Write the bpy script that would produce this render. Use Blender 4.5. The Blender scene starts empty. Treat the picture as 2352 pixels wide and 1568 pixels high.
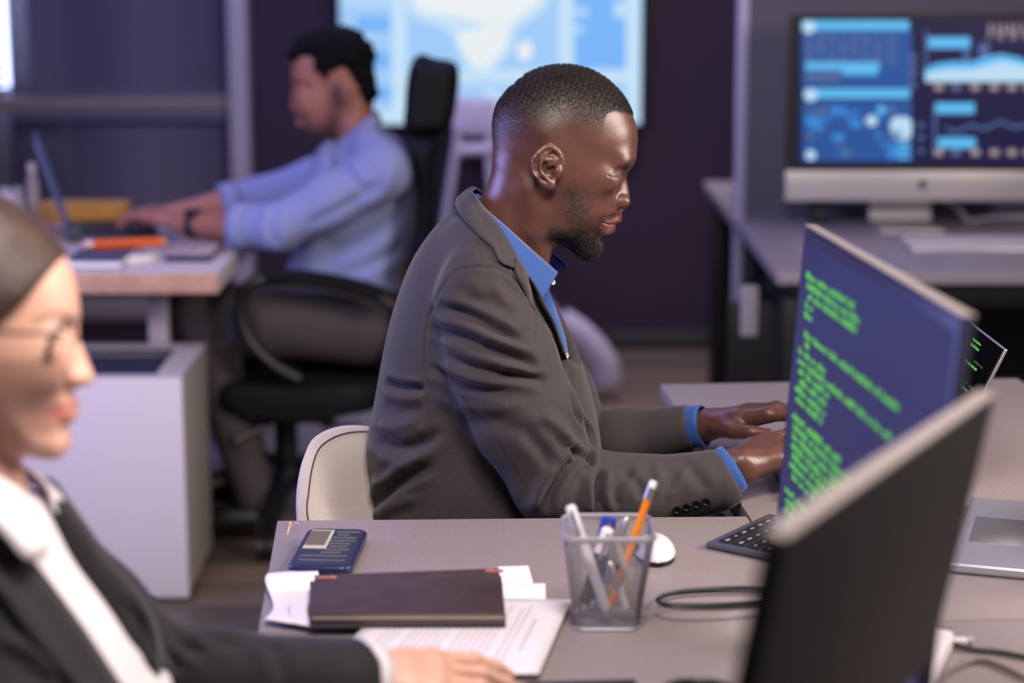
import bpy, bmesh, math, random
import numpy as np
from mathutils import Vector, Matrix
from mathutils.bvhtree import BVHTree

SC = bpy.context.scene
COL = SC.collection

# ------------------------------------------------------------------ camera
F = 4573.0                      # focal length in pixels of the 2352x1568 frame
CAM_H = 1.5
PITCH = math.radians(11.54)
cd = bpy.data.cameras.new('camera')
cam = bpy.data.objects.new('camera', cd)
COL.objects.link(cam)
cd.sensor_width = 36.0
cd.lens = F / 2352 * 36
cd.clip_start = 0.05
cam.location = (0, 0, CAM_H)
cam.rotation_euler = (math.pi / 2 - PITCH, 0, 0)
cd.dof.use_dof = True
cd.dof.focus_distance = 2.70
cd.dof.aperture_fstop = 2.3
SC.camera = cam

# ------------------------------------------------------------------ world, lights, exposure
SC.view_settings.view_transform = 'Standard'
SC.view_settings.look = 'None'
SC.view_settings.gamma = 1.0
SC.view_settings.use_curve_mapping = False
SC.view_settings.exposure = 0.0

W = bpy.data.worlds.new('world')
SC.world = W
W.use_nodes = True
W.node_tree.nodes['Background'].inputs[0].default_value = (0.14, 0.12, 0.24, 1)
W.node_tree.nodes['Background'].inputs[1].default_value = 0.16


def area(name, loc, target, size, power, color, size_y=None, spread=180):
    d = bpy.data.lights.new(name, 'AREA')
    d.energy = power
    d.color = color
    d.shape = 'RECTANGLE'
    d.size = size
    d.size_y = size_y or size
    d.spread = math.radians(spread)
    o = bpy.data.objects.new(name, d)
    COL.objects.link(o)
    o.location = loc
    o.rotation_euler = (Vector(target) - Vector(loc)).to_track_quat('-Z', 'Y').to_euler()
    return o


# warm panel lights: over the front desks, high at the right, an added fill over the aisle; cool blue ones at the left and the back
area('ceiling_panel_front', (0.12, 1.30, 2.28), (0.12, 2.1, 0.8), 0.7, 43, (1.0, 0.90, 0.82), 0.5)
area('panel_light_right', (2.3, 2.2, 2.0), (0.2, 2.6, 1.0), 0.7, 50, (1.0, 0.85, 0.76), 0.9, 140)
area('panel_light_blue', (-2.3, 3.2, 1.5), (0.0, 2.8, 1.1), 0.8, 54, (0.36, 0.37, 1.0), 1.2)
area('ceiling_panel_back', (-0.8, 5.7, 2.6), (-1.0, 5.8, 0.0), 1.6, 26, (0.42, 0.40, 1.0), 1.2)
area('ceiling_panel_right', (1.4, 4.6, 2.6), (1.0, 5.6, 0.3), 0.8, 7, (0.95, 0.80, 0.85), 0.8)
area('ceiling_panel_aisle', (-1.2, 2.5, 2.6), (-1.0, 4.2, 0.3), 0.7, 11, (1.0, 0.88, 0.88), 0.7, 100)  # unseen fill added to lift the pedestal front and the aisle floor
area('ceiling_spot_back', (0.55, 6.2, 2.7), (0.55, 6.6, 0.0), 0.3, 6, (1.0, 0.86, 0.90), 0.3, 70)  # unseen light added to brighten the floor by the back wall

# ------------------------------------------------------------------ helpers
SP, CP = math.sin(PITCH), math.cos(PITCH)


def P(px, py, Y=None, z=None, X=None):
    """The point of the room that the photograph shows at (px, py), on the plane Y=, z= or X=."""
    u = (px - 1176.0) / F
    v = (784.0 - py) / F
    d = (u, CP + v * SP, -SP + v * CP)
    if Y is not None:
        t = Y / d[1]
    elif z is not None:
        t = (z - CAM_H) / d[2]
    else:
        t = X / d[0]
    return Vector((d[0] * t, d[1] * t, CAM_H + d[2] * t))


def lin(c):
    c = c / 255.0
    return c / 12.92 if c <= 0.04045 else ((c + 0.055) / 1.055) ** 2.4


def rgb(r, g, b):
    return (lin(r), lin(g), lin(b), 1.0)


MATS = {}


def mat(name, col=(128, 128, 128), rough=0.5, metal=0.0, spec=0.5, emit=None, estr=1.0, noise=None, bump=None,
        sss=0.0, alpha=None, trans=0.0, sheen=0.0, coat=0.0):
    """A procedural material. noise=(scale, colour2, lo, hi) mottles it, bump=(scale, strength, distance) roughens it."""
    m = bpy.data.materials.new(name)
    m.use_nodes = True
    nt = m.node_tree
    b = nt.nodes['Principled BSDF']
    b.inputs['Base Color'].default_value = rgb(*col)
    b.inputs['Roughness'].default_value = rough
    b.inputs['Metallic'].default_value = metal
    b.inputs['Specular IOR Level'].default_value = spec
    if sheen:
        b.inputs['Sheen Weight'].default_value = sheen
        b.inputs['Sheen Roughness'].default_value = 0.4
    if coat:
        b.inputs['Coat Weight'].default_value = coat
    if trans:
        b.inputs['Transmission Weight'].default_value = trans
    if sss:
        b.inputs['Subsurface Weight'].default_value = sss
        b.inputs['Subsurface Radius'].default_value = (0.012, 0.005, 0.003)
        b.inputs['Subsurface Scale'].default_value = 0.6
    if emit:
        b.inputs['Emission Color'].default_value = rgb(*emit)
        b.inputs['Emission Strength'].default_value = estr
    if alpha is not None:
        b.inputs['Alpha'].default_value = alpha
    tc = nt.nodes.new('ShaderNodeTexCoord')
    if noise:
        n = nt.nodes.new('ShaderNodeTexNoise')
        n.inputs['Scale'].default_value = noise[0]
        n.inputs['Detail'].default_value = 5
        r = nt.nodes.new('ShaderNodeValToRGB')
        r.color_ramp.elements[0].color = rgb(*col)
        r.color_ramp.elements[1].color = rgb(*noise[1])
        r.color_ramp.elements[0].position = noise[2] if len(noise) > 2 else 0.35
        r.color_ramp.elements[1].position = noise[3] if len(noise) > 3 else 0.7
        nt.links.new(tc.outputs['Object'], n.inputs['Vector'])
        nt.links.new(n.outputs['Fac'], r.inputs['Fac'])
        nt.links.new(r.outputs['Color'], b.inputs['Base Color'])
    if bump:
        n = nt.nodes.new('ShaderNodeTexNoise')
        n.inputs['Scale'].default_value = bump[0]
        n.inputs['Detail'].default_value = 3
        bp = nt.nodes.new('ShaderNodeBump')
        bp.inputs['Strength'].default_value = bump[1]
        bp.inputs['Distance'].default_value = bump[2]
        nt.links.new(tc.outputs['Object'], n.inputs['Vector'])
        nt.links.new(n.outputs['Fac'], bp.inputs['Height'])
        nt.links.new(bp.outputs['Normal'], b.inputs['Normal'])
    MATS[name] = m
    return m


LOC = {}


def mesh_obj(name, me, m, parent=None, smooth=None):
    o = bpy.data.objects.new(name, me)
    if parent is not None:
        L = LOC.get(parent.name, Vector((0, 0, 0)))
        me.transform(Matrix.Translation(-L))
        o.parent = parent
        LOC[o.name] = L
    else:
        LOC[o.name] = Vector((0, 0, 0))
    COL.objects.link(o)
    for mm in (m if isinstance(m, (list, tuple)) else [m]):
        me.materials.append(mm)
    if smooth is not None:
        me.polygons.foreach_set('use_smooth', [True] * len(me.polygons))
        if smooth < 180:
            me.set_sharp_from_angle(angle=math.radians(smooth))
    return o


def obj(name, bm, m, parent=None, smooth=35):
    me = bpy.data.meshes.new(name)
    bm.normal_update()
    bm.to_mesh(me)
    bm.free()
    return mesh_obj(name, me, m, parent, smooth)


def tag(o, label, cat, group=None):
    o['label'] = label
    o['category'] = cat
    if group:
        o['group'] = group
    return o


def thing(name, label, cat, loc=(0, 0, 0), group=None):
    o = bpy.data.objects.new(name, None)
    o.empty_display_size = 0.05
    COL.objects.link(o)
    o.location = loc
    LOC[o.name] = Vector(loc)
    return tag(o, label, cat, group)


def struct(o):
    o['kind'] = 'structure'
    return o


def B():
    return bmesh.new()


def rot_z(a):
    return Matrix.Rotation(a, 4, 'Z')


def box(bm, c, s, M=None, bevel=0.0, seg=2, mi=0):
    """A box of size s centred at c (in the frame M)."""
    r = bmesh.ops.create_cube(bm, size=1.0)
    vs = r['verts']
    T = Matrix.Translation(Vector(c)) @ Matrix.Diagonal((s[0], s[1], s[2], 1))
    if M is not None:
        T = M @ T
    fs = list({f for v in vs for f in v.link_faces})
    for f in fs:
        f.material_index = mi
    bmesh.ops.transform(bm, matrix=T, verts=vs)
    if bevel:
        es = list({e for v in vs for e in v.link_edges})
        bmesh.ops.bevel(bm, geom=es, offset=bevel, segments=seg, profile=0.5, affect='EDGES', clamp_overlap=True)
    return bm


def box2(bm, a, b, bevel=0.0, seg=2, mi=0):
    return box(bm, [(a[i] + b[i]) / 2 for i in range(3)], [abs(b[i] - a[i]) for i in range(3)], None, bevel, seg, mi)


def prism(bm, poly, z0, z1, M=None, bevel=0.0, seg=2, mi=0):
    """Extrude a 2-D outline from z0 to z1 (in the frame M)."""
    lo = [bm.verts.new((p[0], p[1], z0)) for p in poly]
    hi = [bm.verts.new((p[0], p[1], z1)) for p in poly]
    n = len(poly)
    fs = []
    area2 = sum(poly[i][0] * poly[(i + 1) % n][1] - poly[(i + 1) % n][0] * poly[i][1] for i in range(n))
    if (area2 < 0) != (z1 < z0):
        lo, hi = lo[::-1], hi[::-1]
    fs.append(bm.faces.new(lo[::-1]))
    fs.append(bm.faces.new(hi))
    for i in range(n):
        fs.append(bm.faces.new((lo[i], lo[(i + 1) % n], hi[(i + 1) % n], hi[i])))
    for f in fs:
        f.material_index = mi
    if M is not None:
        bmesh.ops.transform(bm, matrix=M, verts=lo + hi)
    if bevel:
        es = list({e for f in fs[:2] for e in f.edges})
        bmesh.ops.bevel(bm, geom=es, offset=bevel, segments=seg, profile=0.5, affect='EDGES', clamp_overlap=True)
    return bm


def round_rect(w, h, r, n=6):
    pts = []
    for cx, cy, a0 in ((w / 2 - r, h / 2 - r, 0), (-w / 2 + r, h / 2 - r, 90), (-w / 2 + r, -h / 2 + r, 180), (w / 2 - r, -h / 2 + r, 270)):
        for i in range(n + 1):
            a = math.radians(a0 + 90 * i / n)
            pts.append((cx + r * math.cos(a), cy + r * math.sin(a)))
    return pts


def smooth_path(pts, n=8, closed=False):
    """Catmull-Rom through pts."""
    pts = [Vector(p) for p in pts]
    out = []
    N = len(pts)
    for i in range(N if closed else N - 1):
        p0 = pts[(i - 1) % N] if closed or i > 0 else pts[0]
        p1, p2 = pts[i], pts[(i + 1) % N]
        p3 = pts[(i + 2) % N] if closed or i + 2 < N else pts[-1]
        for k in range(n):
            t = k / n
            out.append(0.5 * ((2 * p1) + (p2 - p0) * t + (2 * p0 - 5 * p1 + 4 * p2 - p3) * t * t + (3 * p1 - p0 - 3 * p2 + p3) * t ** 3))
    if not closed:
        out.append(pts[-1])
    return out


def tube(bm, pts, r, seg=10, closed=False, mi=0, flat=None):
    """A round (or flattened: flat=(a, b) half-axes) tube along pts; r may be a list."""
    pts = [Vector(p) for p in pts]
    n = len(pts)
    rs = r if isinstance(r, (list, tuple)) else [r] * n
    rings = []
    up = None
    for i in range(n):
        a = pts[(i - 1) % n] if closed or i > 0 else pts[0]
        b = pts[(i + 1) % n] if closed or i < n - 1 else pts[-1]
        t = (b - a)
        t = t.normalized() if t.length > 1e-9 else Vector((0, 0, 1))
        if up is None:
            up = Vector((0, 0, 1)) if abs(t.z) < 0.9 else Vector((1, 0, 0))
        s = t.cross(up)
        s = s.normalized() if s.length > 1e-6 else t.orthogonal().normalized()
        up = s.cross(t).normalized()
        ring = []
        for k in range(seg):
            an = 2 * math.pi * k / seg
            ca, sa = math.cos(an), math.sin(an)
            if flat:
                q = pts[i] + s * (ca * flat[0]) + up * (sa * flat[1])
            else:
                q = pts[i] + (s * ca + up * sa) * rs[i]
            ring.append(bm.verts.new(q))
        rings.append(ring)
    for i in range(n if closed else n - 1):
        A, Bq = rings[i], rings[(i + 1) % n]
        for k in range(seg):
            f = bm.faces.new((A[k], A[(k + 1) % seg], Bq[(k + 1) % seg], Bq[k]))
            f.material_index = mi
    if not closed:
        bm.faces.new(rings[0][::-1]).material_index = mi
        bm.faces.new(rings[-1]).material_index = mi
    return bm


def lathe(bm, prof, c, seg=32, M=None, mi=0):
    """Revolve (r, z) pairs round the vertical through c."""
    rings = []
    allv = []
    for r, z in prof:
        if r < 1e-6:
            ring = [bm.verts.new((0, 0, z))]
        else:
            ring = [bm.verts.new((r * math.cos(2 * math.pi * k / seg), r * math.sin(2 * math.pi * k / seg), z)) for k in range(seg)]
        rings.append(ring)
        allv += ring
    for i in range(len(rings) - 1):
        a, b = rings[i], rings[i + 1]
        for k in range(seg):
            q = [a[k % len(a)], a[(k + 1) % len(a)], b[(k + 1) % len(b)], b[k % len(b)]]
            q = [v for j, v in enumerate(q) if v not in q[:j]]
            if len(q) >= 3:
                bm.faces.new(q).material_index = mi
    T = Matrix.Translation(Vector(c))
    if M is not None:
        T = T @ M
    bmesh.ops.transform(bm, matrix=T, verts=allv)
    return bm


def frame(o, x, y):
    """A matrix with origin o and axes x, y (z = x cross y)."""
    x = Vector(x).normalized()
    y = Vector(y)
    y = (y - x * y.dot(x)).normalized()
    z = x.cross(y)
    return Matrix(((x.x, y.x, z.x, o[0]), (x.y, y.y, z.y, o[1]), (x.z, y.z, z.z, o[2]), (0, 0, 0, 1)))


# ---- volumes: fields on a rectilinear grid, meshed with surface nets
def smin(a, b, k):
    if k <= 0:
        return np.minimum(a, b)
    h = np.clip(0.5 + 0.5 * (b - a) / k, 0, 1)
    return b + (a - b) * h - k * h * (1 - h)


def axis(segs):
    """Grid lines from [(start, end, step), ...]."""
    out = []
    for a, b, s in segs:
        n = max(1, int(round((b - a) / s)))
        out += [a + (b - a) * i / n for i in range(n)]
    out.append(segs[-1][1])
    return np.array(out, dtype=np.float32)


class Field:
    def __init__(self, xs, ys, zs):
        self.ax = (xs, ys, zs)
        self.F = np.full((len(xs), len(ys), len(zs)), 0.5, dtype=np.float32)

    def sub(self, lo, hi):
        sl = []
        for i in range(3):
            a = max(0, int(np.searchsorted(self.ax[i], lo[i])) - 1)
            b = min(len(self.ax[i]), int(np.searchsorted(self.ax[i], hi[i])) + 1)
            sl.append(slice(a, max(b, a + 1)))
        g = np.meshgrid(*[self.ax[i][sl[i]] for i in range(3)], indexing='ij', sparse=True)
        return tuple(sl), g

    def put(self, sl, f, k, cut=False):
        G = self.F[sl]
        self.F[sl] = -smin(-G, f, k) if cut else smin(G, f, k)

    def capsule(self, a, b, ra, rb, k=0.01, cut=False, squash=None):
        """Round cone; cut=True carves it away. squash=(axis index, factor) flattens it about its own middle."""
        a = np.array(a, dtype=np.float32); b = np.array(b, dtype=np.float32)
        m = max(ra, rb) + k + 0.01
        sl, (x, y, z) = self.sub(np.minimum(a, b) - m, np.maximum(a, b) + m)
        d = b - a
        L2 = float((d * d).sum()) + 1e-12
        px, py, pz = x - a[0], y - a[1], z - a[2]
        t = np.clip((px * d[0] + py * d[1] + pz * d[2]) / L2, 0, 1)
        ex, ey, ez = px - t * d[0], py - t * d[1], pz - t * d[2]
        if squash:
            e = [ex, ey, ez]
            e[squash[0]] = e[squash[0]] * squash[1]
            ex, ey, ez = e
        f = np.sqrt(ex ** 2 + ey ** 2 + ez ** 2) - (ra + (rb - ra) * t)
        self.put(sl, f, k, cut)

    def chain(self, pts, rs, k=0.008, kin=0.01, cut=False, squash=None):
        """Several round cones joined smoothly (kin) and then united with the field (k)."""
        pts = np.array([tuple(p) for p in pts], dtype=np.float32)
        m = max(rs) + k + 0.012
        sl, (x, y, z) = self.sub(pts.min(0) - m, pts.max(0) + m)
        f = None
        for i in range(len(pts) - 1):
            a, d = pts[i], pts[i + 1] - pts[i]
            L2 = float((d * d).sum()) + 1e-12
            px, py, pz = x - a[0], y - a[1], z - a[2]
            t = np.clip((px * d[0] + py * d[1] + pz * d[2]) / L2, 0, 1)
            ex, ey, ez = px - t * d[0], py - t * d[1], pz - t * d[2]
            if squash:
                e = [ex, ey, ez]
                e[squash[0]] = e[squash[0]] * squash[1]
                ex, ey, ez = e
            g = np.sqrt(ex ** 2 + ey ** 2 + ez ** 2) - (rs[i] + (rs[i + 1] - rs[i]) * t)
            f = g if f is None else smin(f, g, kin)
        self.put(sl, f, k, cut)

    def ell(self, c, r, k=0.01, cut=False, R=None):
        """Ellipsoid with radii r; R an optional 3x3 rotation (columns = its axes)."""
        c = np.array(c, dtype=np.float32)
        m = max(r) + k + 0.01
        sl, (x, y, z) = self.sub(c - m, c + m)
        p = [x - c[0], y - c[1], z - c[2]]
        if R is not None:
            p = [p[0] * R[0][i] + p[1] * R[1][i] + p[2] * R[2][i] for i in range(3)]
        q0 = np.sqrt((p[0] / r[0]) ** 2 + (p[1] / r[1]) ** 2 + (p[2] / r[2]) ** 2)
        q1 = np.sqrt((p[0] / r[0] ** 2) ** 2 + (p[1] / r[1] ** 2) ** 2 + (p[2] / r[2] ** 2) ** 2)
        f = q0 * (q0 - 1) / (q1 + 1e-9)
        f = np.where(q0 < 1e-3, -min(r), f)
        self.put(sl, f, k, cut)

    def slab(self, poly, ymid, ctrl, k=0.01, cut=False, sig=0.03, shear=None):
        """Inflate a side-view outline (list of (X, Z)) about the plane Y=ymid. ctrl: (X, Z, half thickness, rim radius)."""
        poly = np.array(poly, dtype=np.float32)
        T0 = max(c[2] for c in ctrl)
        m = k + 0.012
        lo = np.array([poly[:, 0].min() - m, ymid - T0 - m, poly[:, 1].min() - m])
        hi = np.array([poly[:, 0].max() + m, ymid + T0 + m, poly[:, 1].max() + m])
        if shear:
            lo[1] -= 0.12; hi[1] += 0.12
        sl, (x, y, z) = self.sub(lo, hi)
        X, Z = x[:, 0, 0], z[0, 0, :]
        gx, gz = np.meshgrid(X, Z, indexing='ij')
        d = sdf_poly(poly, gx, gz)              # negative inside
        wsum = np.zeros_like(gx); T = np.zeros_like(gx); R = np.zeros_like(gx)
        for cx, cz, t, r in ctrl:
            w = np.exp(-((gx - cx) ** 2 + (gz - cz) ** 2) / (2 * sig * sig)) + 1e-6 / (1e-3 + (gx - cx) ** 2 + (gz - cz) ** 2)
            wsum += w; T += w * t; R += w * r
        T /= wsum; R /= wsum
        e = 1 + d / R
        e = np.where(e < 0, 0, e)
        yy = y - ymid
        if shear is not None:
            yy = yy - shear(gx, gz)[:, None, :]
        E = e[:, None, :]
        q = np.sqrt(E ** 2 + (yy / T[:, None, :]) ** 2)
        g = np.sqrt((E / R[:, None, :]) ** 2 + (yy / T[:, None, :] ** 2) ** 2) + 1e-6
        f = q * (q - 1) / g
        f = np.where(q < 1e-3, -np.minimum(R, T)[:, None, :], f)
        self.put(sl, f.astype(np.float32), k, cut)

    def mesh(self, smooth=1, lam=0.5):
        """Surface nets. Returns vertices and quads."""
        Fd = self.F
        Fd[0] = np.abs(Fd[0]); Fd[-1] = np.abs(Fd[-1]); Fd[:, 0] = np.abs(Fd[:, 0]); Fd[:, -1] = np.abs(Fd[:, -1])
        Fd[:, :, 0] = np.abs(Fd[:, :, 0]); Fd[:, :, -1] = np.abs(Fd[:, :, -1])
        s = Fd < 0
        nx, ny, nz = Fd.shape
        c = np.zeros((nx - 1, ny - 1, nz - 1), dtype=np.int8)
        offs = [(i, j, k) for i in (0, 1) for j in (0, 1) for k in (0, 1)]
        for i, j, k in offs:
            c += s[i:nx - 1 + i, j:ny - 1 + j, k:nz - 1 + k]
        idx = np.argwhere((c > 0) & (c < 8))
        I = np.full(c.shape, -1, dtype=np.int32)
        I[idx[:, 0], idx[:, 1], idx[:, 2]] = np.arange(len(idx))
        V = np.zeros((len(idx), 3)); cnt = np.zeros(len(idx))
        val = {o: Fd[idx[:, 0] + o[0], idx[:, 1] + o[1], idx[:, 2] + o[2]] for o in offs}
        pos = {o: np.stack([self.ax[d][idx[:, d] + o[d]] for d in range(3)], 1) for o in offs}
        for a in offs:
            for d in range(3):
                if a[d] == 0:
                    b = tuple(1 if q == d else a[q] for q in range(3))
                    va, vb = val[a], val[b]
                    x = (va < 0) != (vb < 0)
                    t = np.where(x, va / np.where(x, va - vb, 1), 0)[:, None]
                    V += np.where(x[:, None], pos[a] + t * (pos[b] - pos[a]), 0)
                    cnt += x
        V /= cnt[:, None]
        quads = []
        for d in range(3):
            u, w = (d + 1) % 3, (d + 2) % 3
            sa = [slice(1, -1)] * 3; sb = [slice(1, -1)] * 3
            sa[d] = slice(0, -1); sb[d] = slice(1, None)
            A, Bq = s[tuple(sa)], s[tuple(sb)]
            e = np.argwhere(A != Bq)
            base = e + 1
            base[:, d] -= 1
            flip = Bq[e[:, 0], e[:, 1], e[:, 2]]
            q = []
            for du, dw in ((0, 0), (1, 0), (1, 1), (0, 1)):
                p = base.copy()
                p[:, u] -= du; p[:, w] -= dw
                q.append(I[p[:, 0], p[:, 1], p[:, 2]])
            q = np.stack(q, 1)
            q[flip] = q[flip][:, ::-1]
            quads.append(q)
        Q = np.concatenate(quads)
        Q = Q[(Q >= 0).all(1)]
        for _ in range(smooth):
            V = relax(V, Q, lam)
        return V, Q


def relax(V, Q, lam=0.5):
    acc = np.zeros_like(V); n = np.zeros(len(V))
    for a, b in ((0, 1), (1, 2), (2, 3), (3, 0)):
        np.add.at(acc, Q[:, a], V[Q[:, b]]); np.add.at(n, Q[:, a], 1)
        np.add.at(acc, Q[:, b], V[Q[:, a]]); np.add.at(n, Q[:, b], 1)
    return V + lam * (acc / np.maximum(n, 1)[:, None] - V)


def normals(V, Q):
    n = np.cross(V[Q[:, 2]] - V[Q[:, 0]], V[Q[:, 3]] - V[Q[:, 1]])
    N = np.zeros_like(V)
    for i in range(4):
        np.add.at(N, Q[:, i], n)
    return N / np.maximum(np.linalg.norm(N, axis=1), 1e-12)[:, None]


def sdf_poly(poly, x, y):
    """Signed distance to a closed polygon, negative inside."""
    n = len(poly)
    d2 = np.full(x.shape, 1e9)
    ins = np.zeros(x.shape, dtype=bool)
    for i in range(n):
        a, b = poly[i], poly[(i + 1) % n]
        ex, ey = b[0] - a[0], b[1] - a[1]
        wx, wy = x - a[0], y - a[1]
        t = np.clip((wx * ex + wy * ey) / (ex * ex + ey * ey + 1e-12), 0, 1)
        d2 = np.minimum(d2, (wx - t * ex) ** 2 + (wy - t * ey) ** 2)
        c = (a[1] > y) != (b[1] > y)
        xi = a[0] + (y - a[1]) * ex / (ey if abs(ey) > 1e-12 else 1e-12)
        ins ^= c & (x < xi)
    d = np.sqrt(d2)
    return np.where(ins, -d, d)


def poly_dist(path, x, y):
    """Distance to an open polyline and the parameter (0..1) of the nearest point."""
    best = np.full(x.shape, 1e9); par = np.zeros(x.shape)
    n = len(path) - 1
    for i in range(n):
        a, b = path[i], path[i + 1]
        ex, ey = b[0] - a[0], b[1] - a[1]
        wx, wy = x - a[0], y - a[1]
        t = np.clip((wx * ex + wy * ey) / (ex * ex + ey * ey + 1e-12), 0, 1)
        d = np.sqrt((wx - t * ex) ** 2 + (wy - t * ey) ** 2)
        m = d < best
        best = np.where(m, d, best); par = np.where(m, (i + t) / n, par)
    return best, par


def np_mesh(name, V, Q):
    me = bpy.data.meshes.new(name)
    V = np.asarray(V, dtype=np.float32); Q = np.asarray(Q, dtype=np.int32)
    k = Q.shape[1]
    me.vertices.add(len(V)); me.vertices.foreach_set('co', V.ravel())
    me.loops.add(Q.size); me.loops.foreach_set('vertex_index', Q.ravel())
    me.polygons.add(len(Q))
    me.polygons.foreach_set('loop_start', np.arange(0, Q.size, k, dtype=np.int32))
    me.update(calc_edges=True)
    me.validate()
    return me


def curve2(pts, n=6, closed=True):
    """Smooth a traced 2-D outline."""
    return [(p[0], p[1]) for p in smooth_path([(p[0], p[1], 0) for p in pts], n, closed)]


def XZ(pts, Y, n=5, closed=True):
    """Traced outline -> smooth (X, Z) outline on the plane Y."""
    return [(q.x, q.z) for q in (P(a, b, Y=Y) for a, b in (curve2(pts, n, closed) if n > 1 else pts))]

# ------------------------------------------------------------------ the setting
def wall_mat(name, c1, c2):
    return mat(name, c1, 0.75, noise=(3.0, c2, 0.3, 0.75), bump=(90, 0.08, 0.002))


mat('wall_purple', (41, 26, 53), 0.7, noise=(2.5, (46, 27, 50), 0.3, 0.75), bump=(90, 0.06, 0.002))
mat('wall_plain', (120, 112, 128), 0.8, bump=(80, 0.08, 0.002))
mat('ceiling_white', (170, 166, 172), 0.9, bump=(40, 0.1, 0.002))
mat('white_lacquer', (205, 200, 206), 0.4)
mat('light_laminate', (184, 176, 180), 0.42, noise=(140, (176, 168, 172), 0.4, 0.6))
mat('black_metal', (24, 24, 28), 0.42, metal=0.3)
mat('black_plastic', (12, 12, 15), 0.45)
mat('dark_grey', (44, 43, 46), 0.45)
mat('silver', (190, 188, 190), 0.34, metal=0.85)
mat('aluminium', (200, 196, 194), 0.38, metal=0.55)

# plank floor: brown-grey boards, satin
m = mat('plank_floor', (105, 92, 84), 0.38)
nt = m.node_tree
bs = nt.nodes['Principled BSDF']
tc = nt.nodes.new('ShaderNodeTexCoord')
br = nt.nodes.new('ShaderNodeTexBrick')
br.inputs['Color1'].default_value = rgb(142, 122, 106)
br.inputs['Color2'].default_value = rgb(92, 82, 78)
br.inputs['Mortar'].default_value = rgb(40, 34, 32)
br.inputs['Scale'].default_value = 1.0
br.inputs['Mortar Size'].default_value = 0.004
br.inputs['Brick Width'].default_value = 1.2
br.inputs['Row Height'].default_value = 0.16
br.offset = 0.37
nz = nt.nodes.new('ShaderNodeTexNoise')
mp = nt.nodes.new('ShaderNodeMapping')
mp.inputs['Scale'].default_value = (3, 45, 1)
nz.inputs['Scale'].default_value = 2.0
nz.inputs['Detail'].default_value = 4
mx = nt.nodes.new('ShaderNodeMix')
mx.data_type = 'RGBA'
mx.blend_type = 'MULTIPLY'
mx.inputs[0].default_value = 0.5
nt.links.new(tc.outputs['Object'], br.inputs['Vector'])
nt.links.new(tc.outputs['Object'], mp.inputs['Vector'])
nt.links.new(mp.outputs['Vector'], nz.inputs['Vector'])
nt.links.new(br.outputs['Color'], mx.inputs[6])
nt.links.new(nz.outputs['Fac'], mx.inputs[7])
nt.links.new(mx.outputs[2], bs.inputs['Base Color'])

YB = 7.2                     # the back wall
XL, XR, YF, ZC = -3.6, 3.4, -1.2, 2.75
struct(obj('floor', box2(B(), (XL, YF, -0.1), (XR, YB + 0.1, 0)), MATS['plank_floor']))
struct(obj('ceiling', box2(B(), (XL, YF, ZC), (XR, YB + 0.1, ZC + 0.1)), MATS['ceiling_white']))
struct(obj('wall_left', box2(B(), (XL - 0.1, YF, 0), (XL, YB + 0.1, ZC)), MATS['wall_plain']))
struct(obj('wall_right', box2(B(), (XR, YF, 0), (XR + 0.1, YB + 0.1, ZC)), MATS['wall_plain']))
x_post = P(580, 300, Y=YB).x
struct(obj('wall_back', box2(B(), (x_post, YB, 0), (XR, YB + 0.1, ZC)), MATS['wall_purple']))
struct(obj('wall_back_sill', box2(B(), (XL, YB, 0), (x_post, YB + 0.1, 0.12)), MATS['wall_purple']))
struct(obj('baseboard_back', box2(B(), (x_post, YB - 0.015, 0), (XR, YB, 0.07), 0.004), MATS['dark_grey']))

# window wall: post, rail, sill, glass, and the dim street behind the blinds
mat('frame_white', (176, 170, 186), 0.4)
mat('rail_grey', (120, 112, 116), 0.45)
mat('glass', (235, 240, 245), 0.02, trans=1.0)
mat('night_outside', (20, 22, 40), 0.9, emit=(46, 44, 86), estr=0.35)
z0, z1 = P(300, 258, Y=YB - 0.04).z, P(300, 222, Y=YB - 0.04).z
xpl = P(527, 200, Y=YB - 0.06).x
post = struct(obj('trim_1', box2(B(), (xpl, YB - 0.10, 0), (x_post, YB + 0.1, ZC), 0.012, 2), MATS['frame_white'], None, 30))
bm = B()
box2(bm, (XL, YB - 0.05, z0), (xpl - 0.002, YB + 0.06, z1), 0.006)
box2(bm, (XL, YB - 0.05, 2.3), (xpl - 0.002, YB + 0.06, 2.38), 0.006)
box2(bm, (XL, YB - 0.05, 0.12), (xpl - 0.002, YB + 0.06, 0.2), 0.006)
win = struct(obj('window_1', bm, MATS['rail_grey']))
xm = P(16, 120, Y=YB).x                 # mullion between the closed blind and the open one
bm = B()
box2(bm, (XL, YB + 0.02, 0.2), (xpl, YB + 0.03, z0))
box2(bm, (XL, YB + 0.02, z1), (xpl, YB + 0.03, 2.3))
struct(obj('window_pane', bm, MATS['glass'], win))
struct(obj('backdrop_street', box2(B(), (XL, YB + 0.5, 0), (xpl + 0.3, YB + 0.52, ZC)), MATS['night_outside']))

mat('blind_slat', (98, 93, 122), 0.5)
mat('blind_cord', (150, 145, 160), 0.6)


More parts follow.
